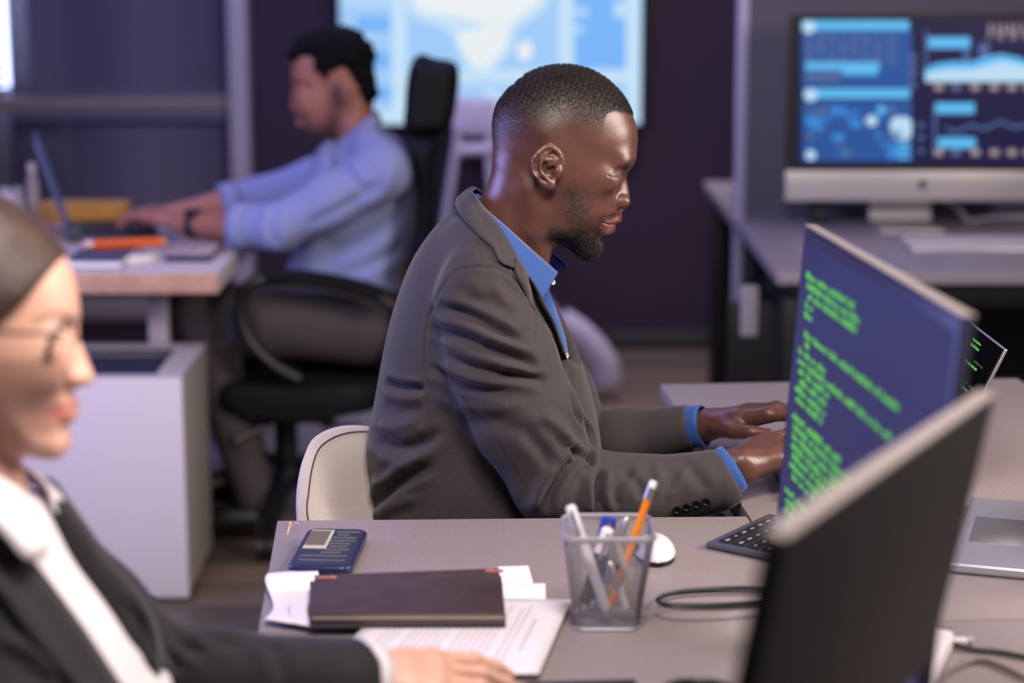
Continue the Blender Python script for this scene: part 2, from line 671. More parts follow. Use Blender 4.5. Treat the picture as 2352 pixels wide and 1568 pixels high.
def blind(label, xa, xb, za, zb, tilt, pitch=0.0215, wslat=0.025):
    t = thing('window_blind', label, 'window blind', ((xa + xb) / 2, YB - 0.03, za))
    bm = B()
    n = int((zb - za - 0.04) / pitch)
    ct, st = math.cos(tilt), math.sin(tilt)
    for i in range(n):
        z = za + 0.02 + i * pitch
        prof = [(-wslat / 2, -0.0010), (0, 0.0012), (wslat / 2, -0.0010)]
        vs = []
        for x in (xa, xb):
            for q, h in prof:
                vs.append(bm.verts.new((x, YB - 0.03 + q * ct - h * st, z + q * st + h * ct)))
        for j in range(2):
            bm.faces.new((vs[j], vs[j + 1], vs[3 + j + 1], vs[3 + j]))
    o = obj('slat', bm, MATS['blind_slat'], t, 180)
    sm = o.modifiers.new('thickness', 'SOLIDIFY')
    sm.thickness = 0.0006
    o.name = 'slats'
    obj('head_rail', box2(B(), (xa, YB - 0.05, zb - 0.025), (xb, YB - 0.012, zb), 0.003), MATS['blind_slat'], t)
    obj('bottom_rail', box2(B(), (xa, YB - 0.042, za), (xb, YB - 0.018, za + 0.012), 0.003), MATS['blind_slat'], t)
    k = max(2, int((xb - xa) / 0.55))
    for i in range(k):
        x = xa + (xb - xa) * (i + 0.5) / k
        obj('ladder_cord', tube(B(), [(x, YB - 0.046, za), (x, YB - 0.046, zb)], 0.0012, 5), MATS['blind_cord'], t)
    return t


TL = math.radians(52)
blind('closed grey-violet slatted blind above the window rail, left of the white post', xm + 0.012, xpl - 0.012, z1 + 0.003, 2.3, TL)
blind('closed grey-violet slatted blind below the window rail, behind the far desk', xm + 0.012, xpl - 0.012, 0.22, z0 - 0.003, TL)
# the narrow blind at the picture's left edge stands open in front of a glowing strip added for the light between its slats
blind('narrow open slatted blind with bright light showing between its slats', xm - 0.9, xm - 0.004, z1 + 0.003, 2.3, math.radians(60), 0.031)
mat('lamp_glow', (255, 255, 255), 0.5, emit=(200, 206, 255), estr=5.0)
t = thing('strip_lamp', 'upright glowing strip lamp behind the open blind at the left window', 'lamp', (xm - 0.06, YB + 0.2, z1 + 0.0))
obj('diffuser', box2(B(), (xm - 0.20, YB + 0.16, z1 + 0.02), (xm + 0.03, YB + 0.2, 2.2), 0.01), MATS['lamp_glow'], t)
obj('housing', box2(B(), (xm - 0.21, YB + 0.2, z1), (xm + 0.04, YB + 0.24, 2.22), 0.008), MATS['frame_white'], t)
obj('stand', box2(B(), (xm - 0.12, YB + 0.2, 0.12), (xm - 0.05, YB + 0.24, z1), 0.004), MATS['frame_white'], t)

# ------------------------------------------------------------------ wall display on its white stand
def emis(name, col, s):
    return mat(name, (4, 4, 6), 0.35, emit=col, estr=s)


emis('tv_base', (158, 202, 246), 1.0)
emis('tv_pale', (196, 224, 246), 1.0)
emis('tv_white', (232, 238, 240), 1.0)
emis('tv_blue', (118, 180, 246), 1.0)
emis('tv_line', (176, 206, 250), 1.0)
YT = 7.1
a, b = P(784, 285, Y=YT), P(1471, 285, Y=YT)
tvx0, tvx1, tvz0 = a.x, b.x, a.z
tvz1 = tvz0 + 0.655
t = thing('wall_display', 'large bright blue-white display with a map, on the dark purple wall', 'display', ((tvx0 + tvx1) / 2, YT, tvz0))
bm = box2(B(), (tvx0 - 0.012, YT + 0.003, tvz0 - 0.014), (tvx1 + 0.012, YT + 0.05, tvz1 + 0.012), 0.005)
obj('bezel', bm, MATS['black_plastic'], t)
obj('screen', box2(B(), (tvx0, YT - 0.001, tvz0), (tvx1, YT + 0.003, tvz1)), MATS['tv_base'], t)


def wallpoly(bm, px, Y, d=0.0012, n=1, mi=0):
    """A thin polygon lying on the upright plane Y, traced from the photograph."""
    q = XZ(px, Y, n)
    prism(bm, [(x, -z) for x, z in q], 0, d, Matrix(((1, 0, 0, 0), (0, 0, -1, Y), (0, -1, 0, 0), (0, 0, 0, 1))), 0, mi=mi)


def R4(x0, y0, x1, y1):
    return [(x0, y0), (x1, y0), (x1, y1), (x0, y1)]


bm = B()
Yg = YT - 0.001
for r in (R4(900, -90, 934, 282), R4(784, 255, 1470, 284), R4(1284, -90, 1317, 165), R4(784, -2, 900, 8), R4(1050, 160, 1470, 190), R4(1438, -90, 1470, 284)):
    wallpoly(bm, r, Yg, 0.0008, mi=0)
for r in (R4(786, 30, 898, 34), R4(786, 78, 898, 82), R4(786, 110, 898, 113), R4(786, 160, 898, 164), R4(786, 190, 898, 194), R4(786, 236, 898, 240), R4(934, 200, 1284, 205), R4(934, 236, 1284, 240), R4(1060, 200, 1064, 236), R4(1160, 200, 1164, 236)):
    wallpoly(bm, r, Yg - 0.0002, 0.0008, mi=1)
wallpoly(bm, R4(1319, -90, 1438, 158), Yg - 0.0002, 0.0008, mi=2)
for r in (R4(818, 36, 896, 74), R4(850, 118, 896, 158), R4(868, 196, 898, 234)):
    wallpoly(bm, r, Yg - 0.0002, 0.0008, mi=2)
# pale land mass with its cape, an island off its coast
wallpoly(bm, [(946, -90), (1240, -90), (1262, 0), (1225, 40), (1186, 70), (1176, 110), (1150, 145), (1118, 165), (1080, 160), (1052, 120), (1042, 88), (1010, 60), (960, 44), (940, 20)], Yg - 0.0004, 0.001, 4, mi=0)
wallpoly(bm, [(960, -90), (1220, -90), (1240, -5), (1206, 30), (1170, 62), (1160, 105), (1120, 155), (1086, 150), (1060, 110), (1052, 80), (1080, 70), (1120, 62), (1060, 40), (990, 30), (955, 10)], Yg - 0.0010, 0.0008, 4, mi=3)
wallpoly(bm, [(1190, 108), (1206, 92), (1222, 104), (1220, 130), (1204, 140), (1190, 128)], Yg - 0.0006, 0.001, 4, mi=3)
for r in (R4(800, 84, 850, 108), R4(792, 60, 816, 74), R4(1412, 5, 1436, 40), R4(1322, 20, 1350, 34), R4(1322, 60, 1340, 74), R4(1110, 206, 1150, 232)):
    wallpoly(bm, r, Yg - 0.0004, 0.0008, mi=0)
obj('map_graphics', bm, [MATS['tv_pale'], MATS['tv_line'], MATS['tv_blue'], MATS['tv_white']], t)

mat('stand_white', (196, 190, 214), 0.4)  # white stand tinted lilac: the blue light on it is put into the colour
t = thing('display_stand', 'white tubular stand with a cross bar and splayed feet under the wall display', 'stand', (0.0, 6.85, 0))
Ys = 6.9


def trace(pts, Y, n=6):
    return smooth_path([P(x, y, Y=Y) for x, y in pts], n)


obj('leg', tube(B(), trace([(1056, 284), (1046, 350), (1034, 430), (1020, 520), (1000, 640), (972, 790), (945, 850)], Ys), 0.018, 10, flat=(0.03, 0.016)), MATS['stand_white'], t)
obj('leg', tube(B(), trace([(1127, 284), (1127, 400), (1150, 520), (1215, 640), (1290, 740)], Ys), 0.016, 10, flat=(0.014, 0.016)), MATS['stand_white'], t)
obj('cross_bar', tube(B(), [P(1045, 344, Y=Ys), P(1135, 342, Y=Ys)], 0.022, 10), MATS['stand_white'], t)
obj('foot', tube(B(), trace([(1285, 738), (1330, 768), (1368, 808), (1388, 840), (1393, 862), (1395, 876)], Ys - 0.5), 0.03, 12, flat=(0.05, 0.05)), MATS['stand_white'], t)
obj('bracket', box2(B(), (P(1040, 288, Y=Ys).x, Ys, tvz0 - 0.02), (P(1140, 288, Y=Ys).x, YT + 0.045, tvz0 + 0.1), 0.006), MATS['stand_white'], t)

# ------------------------------------------------------------------ right-hand desk with partition and all-in-one computer
mat('desk_grey_top', (142, 134, 142), 0.42, noise=(120, (135, 127, 135), 0.4, 0.6))
mat('panel_grey', (90, 87, 97), 0.8, bump=(300, 0.15, 0.001))
c0 = P(1785, 627, z=0.74)
c1 = P(1608, 416, z=0.74)
dx0, dy0, dy1 = c0.x, c0.y, c1.y
DXR = 2.35


def desk_frame(t, x0, x1, y0, y1, h=0.715, mi='black_metal'):
    for sx in (x0 + 0.05, x1 - 0.05):
        for sy in (y0 + 0.05, y1 - 0.05):
            obj('leg', box2(B(), (sx - 0.03, sy - 0.03, 0), (sx + 0.03, sy + 0.03, h - 0.04), 0.004), MATS[mi], t)
    for sy in (y0 + 0.05, y1 - 0.05):
        obj('rail', box2(B(), (x0 + 0.08, sy - 0.02, h - 0.06), (x1 - 0.08, sy + 0.02, h), 0.003), MATS[mi], t)
    for sx in (x0 + 0.05, x1 - 0.05):
        obj('side_rail', box2(B(), (sx - 0.02, y0 + 0.02, h - 0.039), (sx + 0.02, y1 - 0.02, h), 0.003), MATS[mi], t)


yp = P(1690, 500, z=0.74).y
tdr = thing('desk', 'light grey desk with black legs under the all-in-one computer, right', 'desk', (1.4, 4.95, 0), 'desks')
obj('desktop', box2(B(), (dx0, dy0, 0.712), (DXR, yp - 0.012, 0.74), 0.003), MATS['desk_grey_top'], tdr)
desk_frame(tdr, dx0, DXR, dy0, yp - 0.012)
obj('modesty_panel', box2(B(), (dx0 + 0.1, yp - 0.06, 0.3), (DXR - 0.1, yp - 0.04, 0.67), 0.002), MATS['black_metal'], tdr)
tdb = thing('desk', 'light grey desk hidden mostly behind the grey partition on the right', 'desk', (1.4, 5.9, 0), 'desks')
obj('desktop', box2(B(), (dx0 - 0.005, yp + 0.032, 0.712), (DXR, dy1, 0.74), 0.003), MATS['desk_grey_top'], tdb)
desk_frame(tdb, dx0, DXR, yp + 0.032, dy1)
tp = thing('partition', 'grey desk partition with a pale metal edge behind the all-in-one computer', 'partition', (1.4, yp, 0))
obj('panel', box2(B(), (dx0 + 0.028, yp - 0.010, 0.45), (DXR, yp + 0.03, 1.46), 0.003), MATS['panel_grey'], tp)
mat('edge_lilac', (170, 164, 196), 0.4)
obj('edge_trim', box2(B(), (dx0 + 0.0, yp - 0.011, 0.45), (dx0 + 0.028, yp + 0.031, 1.47), 0.003), MATS['edge_lilac'], tp)
obj('top_trim', box2(B(), (dx0 + 0.028, yp - 0.011, 1.46), (DXR, yp + 0.031, 1.47), 0.001), MATS['edge_lilac'], tp)
for sx in (dx0 + 0.3, DXR - 0.3):
    obj('foot', box2(B(), (sx - 0.02, yp - 0.0, 0.0), (sx + 0.02, yp + 0.02, 0.46), 0.002), MATS['black_metal'], tp)

# black pedestal with a pale handle between the legs, and the pale label strip
tc_ = thing('drawer_pedestal', 'black drawer pedestal with a long pale handle under the right desk', 'drawer unit', (dx0 + 0.3, 5.2, 0))
Yh = 4.9
h0, h1 = P(1702, 655, Y=Yh), P(1740, 772, Y=Yh)
obj('body', box2(B(), (dx0 + 0.06, Yh + 0.02, 0.06), (dx0 + 0.40, yp - 0.15, 0.62), 0.004), MATS['black_metal'], tc_)
obj('door', box2(B(), (dx0 + 0.005, Yh + 0.03, 0.08), (dx0 + 0.058, yp - 0.16, 0.6), 0.003), MATS['black_metal'], tc_)
dd = obj('side_panel', box2(B(), (h0.x - 0.03, Yh + 0.003, 0.08), (dx0 + 0.40, Yh + 0.019, 0.6), 0.002), MATS['black_metal'], tc_)
obj('handle', box2(B(), (h0.x, Yh - 0.012, h1.z), (h1.x, Yh + 0.004, h0.z), 0.006, 3), MATS['light_laminate'], dd)
for sx in (dx0 + 0.10, dx0 + 0.36):
    for sy in (Yh + 0.06, yp - 0.20):
        obj('caster', lathe(B(), [(0, 0), (0.02, 0.004), (0.025, 0.03), (0.02, 0.06), (0, 0.06)], (sx, sy, 0), 16), MATS['black_plastic'], tc_)

# all-in-one computer
emis('ui_navy', (22, 18, 66), 0.9)
emis('ui_bright', (92, 184, 240), 1.0)
emis('ui_mid', (52, 128, 204), 1.1)
emis('ui_deep', (36, 86, 160), 0.9)
emis('ui_dim', (84, 112, 170), 0.8)
emis('ui_pale', (190, 224, 248), 0.95)
emis('ui_rose', (206, 186, 190), 0.6)
emis('ui_grey', (120, 136, 186), 0.6)
Yi = 5.20
ta = thing('all_in_one_computer', 'silver all-in-one computer showing blue charts on the right desk', 'computer', (P(2110, 500, Y=Yi).x, Yi + 0.05, 0.74))
s0, s1 = P(1815, 34, Y=Yi), P(2384, 392, Y=Yi)
ch = P(1812, 462, Y=Yi)
bm = prism(B(), [(x, -z) for x, z in [(p[0] + (s0.x + s1.x) / 2, p[1] + (s0.z + s1.z) / 2) for p in round_rect(s1.x - s0.x, s0.z - s1.z, 0.008)]], 0, 0.008,
           Matrix(((1, 0, 0, 0), (0, 0, 1, Yi), (0, -1, 0, 0), (0, 0, 0, 1))))
obj('bezel', bm, MATS['black_plastic'], ta)
obj('chin', box2(B(), (s0.x - 0.001, Yi - 0.001, ch.z), (s1.x + 0.001, Yi + 0.012, s1.z + 0.001), 0.004, 3), MATS['aluminium'], ta)
# the domed back
bm = B()
n = 16
rings = []
for k in range(9):
    f = k / 8
    s = 1 - 0.55 * f ** 2.2
    yy = Yi + 0.010 + 0.045 * math.sin(f * math.pi / 2)
    cx, cz = (s0.x + s1.x) / 2, (s0.z + ch.z) / 2
    w, h = (s1.x - s0.x) * s, (s0.z - ch.z) * s
    rings.append([bm.verts.new((cx + p[0], yy, cz + p[1])) for p in round_rect(w, h, 0.012 + 0.05 * f, 4)])
for k in range(8):
    for j in range(len(rings[0])):
        q = len(rings[0])
        bm.faces.new((rings[k][j], rings[k][(j + 1) % q], rings[k + 1][(j + 1) % q], rings[k + 1][j]))
bm.faces.new(rings[-1])
bmesh.ops.recalc_face_normals(bm, faces=bm.faces)
obj('back_shell', bm, MATS['aluminium'], ta)
bm = B()
fx0, fx1 = P(1998, 470, Y=Yi + 0.1).x, P(2140, 470, Y=Yi + 0.1).x
box2(bm, (fx0, Yi - 0.08, 0.7412), (fx1, Yi + 0.13, 0.7472), 0.002)
tube(bm, smooth_path([((fx0 + fx1) / 2, Yi + 0.10, 0.752), ((fx0 + fx1) / 2, Yi + 0.115, 0.80), ((fx0 + fx1) / 2, Yi + 0.09, 0.88), ((fx0 + fx1) / 2, Yi + 0.05, 0.93)], 6), 0.01, 12, flat=(0.004, (fx1 - fx0) / 2))
obj('stand', bm, MATS['aluminium'], ta)
# the fruit mark on the chin: a bitten apple with a leaf
lg = P(2119, 423, Y=Yi)
ap = [(0, 0.55), (0.22, 0.66), (0.5, 0.66), (0.78, 0.45), (0.62, 0.25), (0.58, 0.02), (0.68, -0.2), (0.86, -0.32), (0.7, -0.72), (0.42, -1), (0.14, -0.92), (-0.1, -0.94), (-0.4, -1), (-0.7, -0.62), (-0.86, -0.1), (-0.78, 0.36), (-0.5, 0.64), (-0.2, 0.62)]
bm = B()
MY = Matrix(((1, 0, 0, lg.x), (0, 0, 1, Yi - 0.0012), (0, -1, 0, lg.z), (0, 0, 0, 1)))
prism(bm, [(p[0] * 0.0135, -p[1] * 0.0135) for p in curve2(ap, 3)], 0, 0.001, MY)
prism(bm, [(p[0] * 0.0135, -p[1] * 0.0135) for p in curve2([(0.02, 0.74), (0.1, 1.0), (0.34, 1.2), (0.3, 0.92)], 3)], 0, 0.001, MY)
obj('logo', bm, MATS['dark_grey'], ta)
bm = B()
Yq = Yi - 0.0008
obj('screen', box2(B(), (P(1836, 45, Y=Yi).x, Yi - 0.0006, P(1836, 378, Y=Yi).z), (s1.x - 0.008, Yi + 0.0005, P(1836, 45, Y=Yi).z)), MATS['ui_navy'], ta)
UI = [MATS[k] for k in ('ui_bright', 'ui_mid', 'ui_deep', 'ui_dim', 'ui_pale', 'ui_rose', 'ui_grey')]


def disc(bm, cx, cy, r, Y, mi, d=0.0008):
    wallpoly(bm, [(cx + r * math.cos(k * math.pi / 8), cy + r * math.sin(k * math.pi / 8)) for k in range(16)], Y, d, mi=mi)


wallpoly(bm, R4(1842, 230, 2094, 370), Yq, mi=2)
wallpoly(bm, R4(1842, 72, 2094, 200), Yq, mi=2)
rnd = random.Random(4)
for i in range(26):
    x, y = rnd.uniform(1845, 2060), rnd.uniform(234, 350)
    wallpoly(bm, R4(x, y, x + rnd.uniform(8, 34), y + rnd.uniform(6, 20)), Yq - 0.0004, mi=1 if i % 3 else 3)
wallpoly(bm, R4(1842, 47, 2088, 70), Yq - 0.0003, mi=0)
wallpoly(bm, R4(1846, 203, 2090, 226), Yq - 0.0003, mi=0)
wallpoly(bm, R4(1850, 143, 2020, 160), Yq - 0.0004, mi=0)
wallpoly(bm, R4(1934, 150, 2016, 172), Yq - 0.0006, mi=0)
wallpoly(bm, R4(1850, 163, 1928, 186), Yq - 0.0004, mi=3)
for cx, cy, r in ((1858, 62, 15), (1862, 218, 15), (1862, 356, 12)):
    disc(bm, cx, cy, r, Yq - 0.0010, 4)
for r_, y in enumerate((88, 110, 133)):
    for c in range(7):
        wallpoly(bm, R4(1851 + c * 26, y - 6, 1866 + c * 26, y + 6), Yq - 0.0004, mi=6 if (r_ + c) % 3 else 3)
for y in (86, 98, 110, 122, 134, 146):
    wallpoly(bm, R4(2034, y - 3, 2062, y + 3), Yq - 0.0004, mi=3)
disc(bm, 2002, 277, 13, Yq - 0.0006, 4)
disc(bm, 2024, 252, 10, Yq - 0.0006, 0)
wallpoly(bm, [(2046, 278), (2060, 268), (2086, 270), (2094, 284), (2092, 312), (2078, 322), (2056, 318), (2046, 300)], Yq - 0.0006, 0.001, 3, mi=4)
for y in (333, 346, 360):
    wallpoly(bm, R4(2062, y - 4, 2090, y + 4), Yq - 0.0006, mi=0)
for y in (130, 150, 170, 195):
    wallpoly(bm, R4(2088, y - 7, 2104, y + 7), Yq - 0.0004, mi=3)
for y in (288, 316, 346):
    wallpoly(bm, R4(2108, y - 5, 2122, y + 5), Yq - 0.0004, mi=3)
wallpoly(bm, R4(2132, 85, 2228, 111), Yq - 0.0004, mi=0)
wallpoly(bm, R4(2148, 236, 2238, 261), Yq - 0.0004, mi=0)
wallpoly(bm, R4(2154, 316, 2240, 340), Yq - 0.0004, mi=0)
for r in (R4(2124, 70, 2130, 188), R4(2144, 240, 2150, 345), R4(2212, 115, 2226, 140), R4(2248, 100, 2272, 128)):
    wallpoly(bm, r, Yq - 0.0004, mi=3)
wallpoly(bm, [(2124, 188), (2124, 158), (2150, 146), (2190, 141), (2232, 142), (2262, 130), (2300, 124), (2340, 132), (2386, 150), (2386, 188)], Yq - 0.0006, mi=0)
wallpoly(bm, [(2126, 188), (2128, 168), (2170, 160), (2240, 158), (2300, 140), (2340, 148), (2386, 164), (2386, 188)], Yq - 0.0010, mi=4)
for cx in (2156, 2196, 2240, 2284, 2324, 2362):
    for cy in (200, 350):
        wallpoly(bm, R4(cx - 10, cy - 7, cx + 10, cy + 7), Yq - 0.0004, mi=5 if cx % 3 else 6)
pl = [(2172, 292), (2200, 300), (2230, 284), (2262, 292), (2296, 276), (2330, 288), (2384, 280)]
for i in range(len(pl) - 1):
    wallpoly(bm, [pl[i], pl[i + 1], (pl[i + 1][0], pl[i + 1][1] + 7), (pl[i][0], pl[i][1] + 7)], Yq - 0.0004, mi=3)
# blurred heading: pale strokes
for k in range(9):
    x = 2272 + k * 15
    wallpoly(bm, [(x, 54), (x + 5, 54), (x + (10 if k % 2 else 2), 90), (x + (5 if k % 2 else -3), 90)], Yq - 0.0006, mi=5)
    if k % 3 != 1:
        wallpoly(bm, R4(x, 68, x + 12, 73), Yq - 0.0006, mi=5)
obj('screen_pattern', bm, UI, ta)
# keyboard and cable on that desk
tk = thing('keyboard', 'flat pale keyboard in front of the all-in-one computer', 'keyboard', (P(2230, 560, z=0.74).x, 4.75, 0.74))
k0, k1 = P(2095, 574, z=0.745), P(2420, 545, z=0.745)
obj('tray', box2(B(), (k0.x, k0.y, 0.7402), (k1.x, k1.y, 0.749), 0.003), MATS['aluminium'], tk)
bm = B()
for r in range(5):
    for c in range(15):
        wx, wy = (k1.x - k0.x) / 15.5, (k1.y - k0.y) / 5.5
        box2(bm, (k0.x + wx * (c + 0.3), k0.y + wy * (r + 0.3), 0.749), (k0.x + wx * (c + 1.15), k0.y + wy * (r + 1.15), 0.7505))
obj('keys', bm, MATS['white_lacquer'], tk)
tag(obj('power_cable', tube(B(), smooth_path([P(2150, 455, Y=5.27), P(2180, 466, Y=5.29), P(2212, 490, Y=5.31), P(2222, 506, Y=5.33), (1.32, 5.36, 0.749), (1.5, 5.37, 0.749), (1.9, 5.37, 0.749)], 8), 0.004, 8), MATS['white_lacquer']),
    'pale cable curling down behind the all-in-one computer onto the desk', 'cable')
tb = thing('desk_speaker', 'small black box on the desk left of the computer stand', 'speaker', (P(1885, 480, Y=5.2).x, 5.2, 0.74))
q = P(1885, 485, Y=5.3)
obj('body', box2(B(), (q.x - 0.025, 5.30, 0.7402), (q.x + 0.025, 5.35, q.z + 0.025), 0.004), MATS['black_plastic'], tb)
obj('grille', box2(B(), (q.x - 0.02, 5.298, 0.75), (q.x + 0.02, 5.3005, q.z + 0.018), 0.001), MATS['dark_grey'], tb)

# ------------------------------------------------------------------ the far desk on the left and what stands on it
mat('oak_edge', (190, 150, 132), 0.5, noise=(40, (176, 136, 120), 0.4, 0.6))
e0 = P(500, 626, z=0.74)
LDX, LDY = e0.x, e0.y
tl = thing('desk', 'desk with a wood-coloured front edge where the man in the white shirt works', 'desk', (-1.5, 5.0, 0), 'desks')
bm = box2(B(), (-2.3, LDY, 0.692), (LDX, LDY + 0.95, 0.74), 0.002)
obj('desktop', bm, MATS['light_laminate'], tl)
obj('edge_band', box2(B(), (-2.3, LDY - 0.004, 0.692), (LDX, LDY - 0.0005, 0.7395), 0.0005), MATS['oak_edge'], tl)
xa, xb = P(342, 700, Y=LDY + 0.25).x, P(386, 700, Y=LDY + 0.25).x
obj('leg', box2(B(), (xa, LDY + 0.23, 0), (xb, LDY + 0.27, 0.692), 0.003), MATS['light_laminate'], tl)
obj('leg', box2(B(), (xa, LDY + 0.80, 0), (xb, LDY + 0.84, 0.692), 0.003), MATS['light_laminate'], tl)
obj('leg', box2(B(), (-2.25, LDY + 0.13, 0), (-2.21, LDY + 0.17, 0.692), 0.003), MATS['light_laminate'], tl)
obj('leg', box2(B(), (-2.25, LDY + 0.80, 0), (-2.21, LDY + 0.84, 0.692), 0.003), MATS['light_laminate'], tl)
obj('back_rail', box2(B(), (-2.2, LDY + 0.86, 0.62), (xa, LDY + 0.88, 0.691), 0.002), MATS['dark_grey'], tl)

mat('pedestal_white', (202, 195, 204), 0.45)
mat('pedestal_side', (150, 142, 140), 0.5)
mat('navy_cloth', (32, 36, 72), 0.8, bump=(200, 0.3, 0.002))
pf = P(400, 1384, z=0.0)
px1, py0 = P(400, 868, Y=pf.y).x, pf.y
pz = P(400, 868, Y=pf.y).z
px0, py1 = px1 - 0.5, py0 + 0.37
tw = thing('pedestal', 'white pedestal box with a navy cushion let into its top, behind the woman', 'cabinet', ((px0 + px1) / 2, (py0 + py1) / 2, 0))
w = 0.018
bm = B()
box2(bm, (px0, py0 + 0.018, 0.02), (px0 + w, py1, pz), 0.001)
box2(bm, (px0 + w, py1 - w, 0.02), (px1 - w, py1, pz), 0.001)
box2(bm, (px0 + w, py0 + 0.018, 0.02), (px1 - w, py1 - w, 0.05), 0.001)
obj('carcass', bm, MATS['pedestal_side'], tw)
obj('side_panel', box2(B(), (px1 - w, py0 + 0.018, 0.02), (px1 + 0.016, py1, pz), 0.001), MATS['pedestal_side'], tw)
obj('front_panel', box2(B(), (px0, py0, 0.012), (px1 + 0.016, py0 + 0.0175, pz), 0.002), MATS['pedestal_white'], tw)
obj('top_board', box2(B(), (px0, py0, pz), (px0 + 0.06, py1, pz + 0.004)), MATS['light_laminate'], tw)
obj('top_board', box2(B(), (px1 - 0.045, py0, pz), (px1 + 0.016, py1, pz + 0.004)), MATS['light_laminate'], tw)
obj('top_board', box2(B(), (px0 + 0.061, py0, pz), (px1 - 0.046, py0 + 0.02, pz + 0.004)), MATS['light_laminate'], tw)
obj('top_board', box2(B(), (px0 + 0.061, py1 - 0.05, pz), (px1 - 0.046, py1, pz + 0.004)), MATS['light_laminate'], tw)
obj('cushion', box2(B(), (px0 + 0.064, py0 + 0.024, pz - 0.1), (px1 - 0.049, py1 - 0.054, pz - 0.012), 0.02, 3), MATS['navy_cloth'], tw)
for sx in (px0 + 0.03, px1 - 0.03):
    for sy in (py0 + 0.05, py1 - 0.05):
        obj('foot', lathe(B(), [(0, 0), (0.015, 0), (0.015, 0.02), (0, 0.02)], (sx, sy, 0), 12), MATS['black_plastic'], tw)

# things on the far desk
mat('ochre_card', (196, 142, 62), 0.6, noise=(30, (170, 120, 56), 0.4, 0.7))
mat('orange_barrel', (214, 92, 36), 0.35)
mat('pink_rubber', (226, 150, 160), 0.6)
mat('lid_blue', (84, 88, 128), 0.45, metal=0.3)
mat('slate_blue', (52, 66, 96), 0.5)
mat('paper_white', (228, 222, 226), 0.8)
mat('screen_black', (6, 6, 9), 0.12)
ZT = 0.7402
bo0, bo1 = P(88, 512, Y=5.32), P(284, 470, Y=5.32)
tx = thing('document_box', 'ochre card box lying behind the laptop on the far desk', 'box', (bo0.x, 5.35, 0.74))
obj('box_body', box2(B(), (bo0.x, 5.30, ZT), (bo1.x, 5.42, bo1.z - 0.008), 0.004), MATS['ochre_card'], tx)
obj('lid', box2(B(), (bo0.x - 0.002, 5.298, bo1.z - 0.0078), (bo1.x + 0.002, 5.422, bo1.z), 0.002), MATS['ochre_card'], tx)
# laptop seen edge-on
lh = P(162, 588, Y=4.95)
lt = P(84, 342, Y=4.95)
tlp = thing('laptop', 'open laptop seen edge-on with a blue-lit lid on the far desk', 'laptop', (lh.x + 0.1, 5.1, 0.74), 'laptops')
lx = lh.x
v = Vector((lt.x - lh.x, 0, lt.z - 0.752)).normalized()
hd = Vector((lx / 4.95 * 1.04, 1, 0)).normalized()          # the hinge runs along the line of sight
Ml = frame((lx, 4.95, 0.756), hd, v)
Mbs = frame((lx, 4.95, 0), (hd.y, -hd.x, 0), hd)
obj('lid', box(B(), (0.16, 0.125, 0), (0.32, 0.25, 0.007), Ml, 0.003), MATS['lid_blue'], tlp)
obj('screen', box(B(), (0.16, 0.13, 0.0042), (0.30, 0.21, 0.001), Ml), emis('laptop_glow', (70, 84, 150), 0.4), tlp)
obj('base', box(B(), (0.11, 0.16, ZT + 0.007), (0.229, 0.32, 0.014), Mbs, 0.004), MATS['dark_grey'], tlp)
bm = B()
for r in range(5):
    for c in range(14):
        box(bm, (0.0375 + r * 0.018, 0.0285 + c * 0.02, ZT + 0.01475), (0.015, 0.017, 0.0015), Mbs)
obj('keys', bm, MATS['black_plastic'], tlp)
# book with the pencil on it, slim dark tablet, loose sheet, folded black case
bk0, bk1 = P(150, 608, z=0.75), P(318, 575, z=0.75)
tbk = thing('book', 'slim slate-blue book under the orange pencil on the far desk', 'book', (bk0.x, bk0.y, 0.74))
obj('cover', box2(box2(B(), (bk0.x, bk0.y, ZT), (bk1.x, bk1.y + 0.06, ZT + 0.003)), (bk0.x, bk0.y, ZT + 0.017), (bk1.x, bk1.y + 0.06, ZT + 0.02)), MATS['slate_blue'], tbk)
obj('pages', box2(B(), (bk0.x + 0.004, bk0.y + 0.003, ZT + 0.003), (bk1.x - 0.003, bk1.y + 0.056, ZT + 0.017)), MATS['paper_white'], tbk)


def pencil(name, label, a, b, r, body, tipc, endc, group=None, cat='pencil', ferrule=True):
    """A six-sided pencil from its rubber end a to its point b."""
    a, b = Vector(a), Vector(b)
    t = thing(name, label, cat, b, group)
    d = (b - a)
    L = d.length
    d.normalize()
    obj('barrel', tube(B(), [a + d * (0.022 if ferrule else 0.004), b - d * 0.016], r, 6), MATS[body], t)
    if ferrule:
        obj('ferrule', tube(B(), [a + d * 0.008, a + d * 0.022], r * 1.06, 12), MATS['silver'], t)
    obj('rubber' if ferrule else 'end_cap', tube(B(), [a, a + d * 0.002, a + d * (0.008 if ferrule else 0.004)], [r * 0.7, r * 0.98, r * 0.98], 12), MATS[endc], t)
    tp = obj('point', tube(B(), [b - d * 0.016, b - d * 0.005], [r * 0.98, r * 0.34], 12), MATS[tipc], t)
    obj('lead', tube(B(), [b - d * 0.005, b], [r * 0.34, r * 0.05], 8), MATS['dark_grey'], tp)
    return t


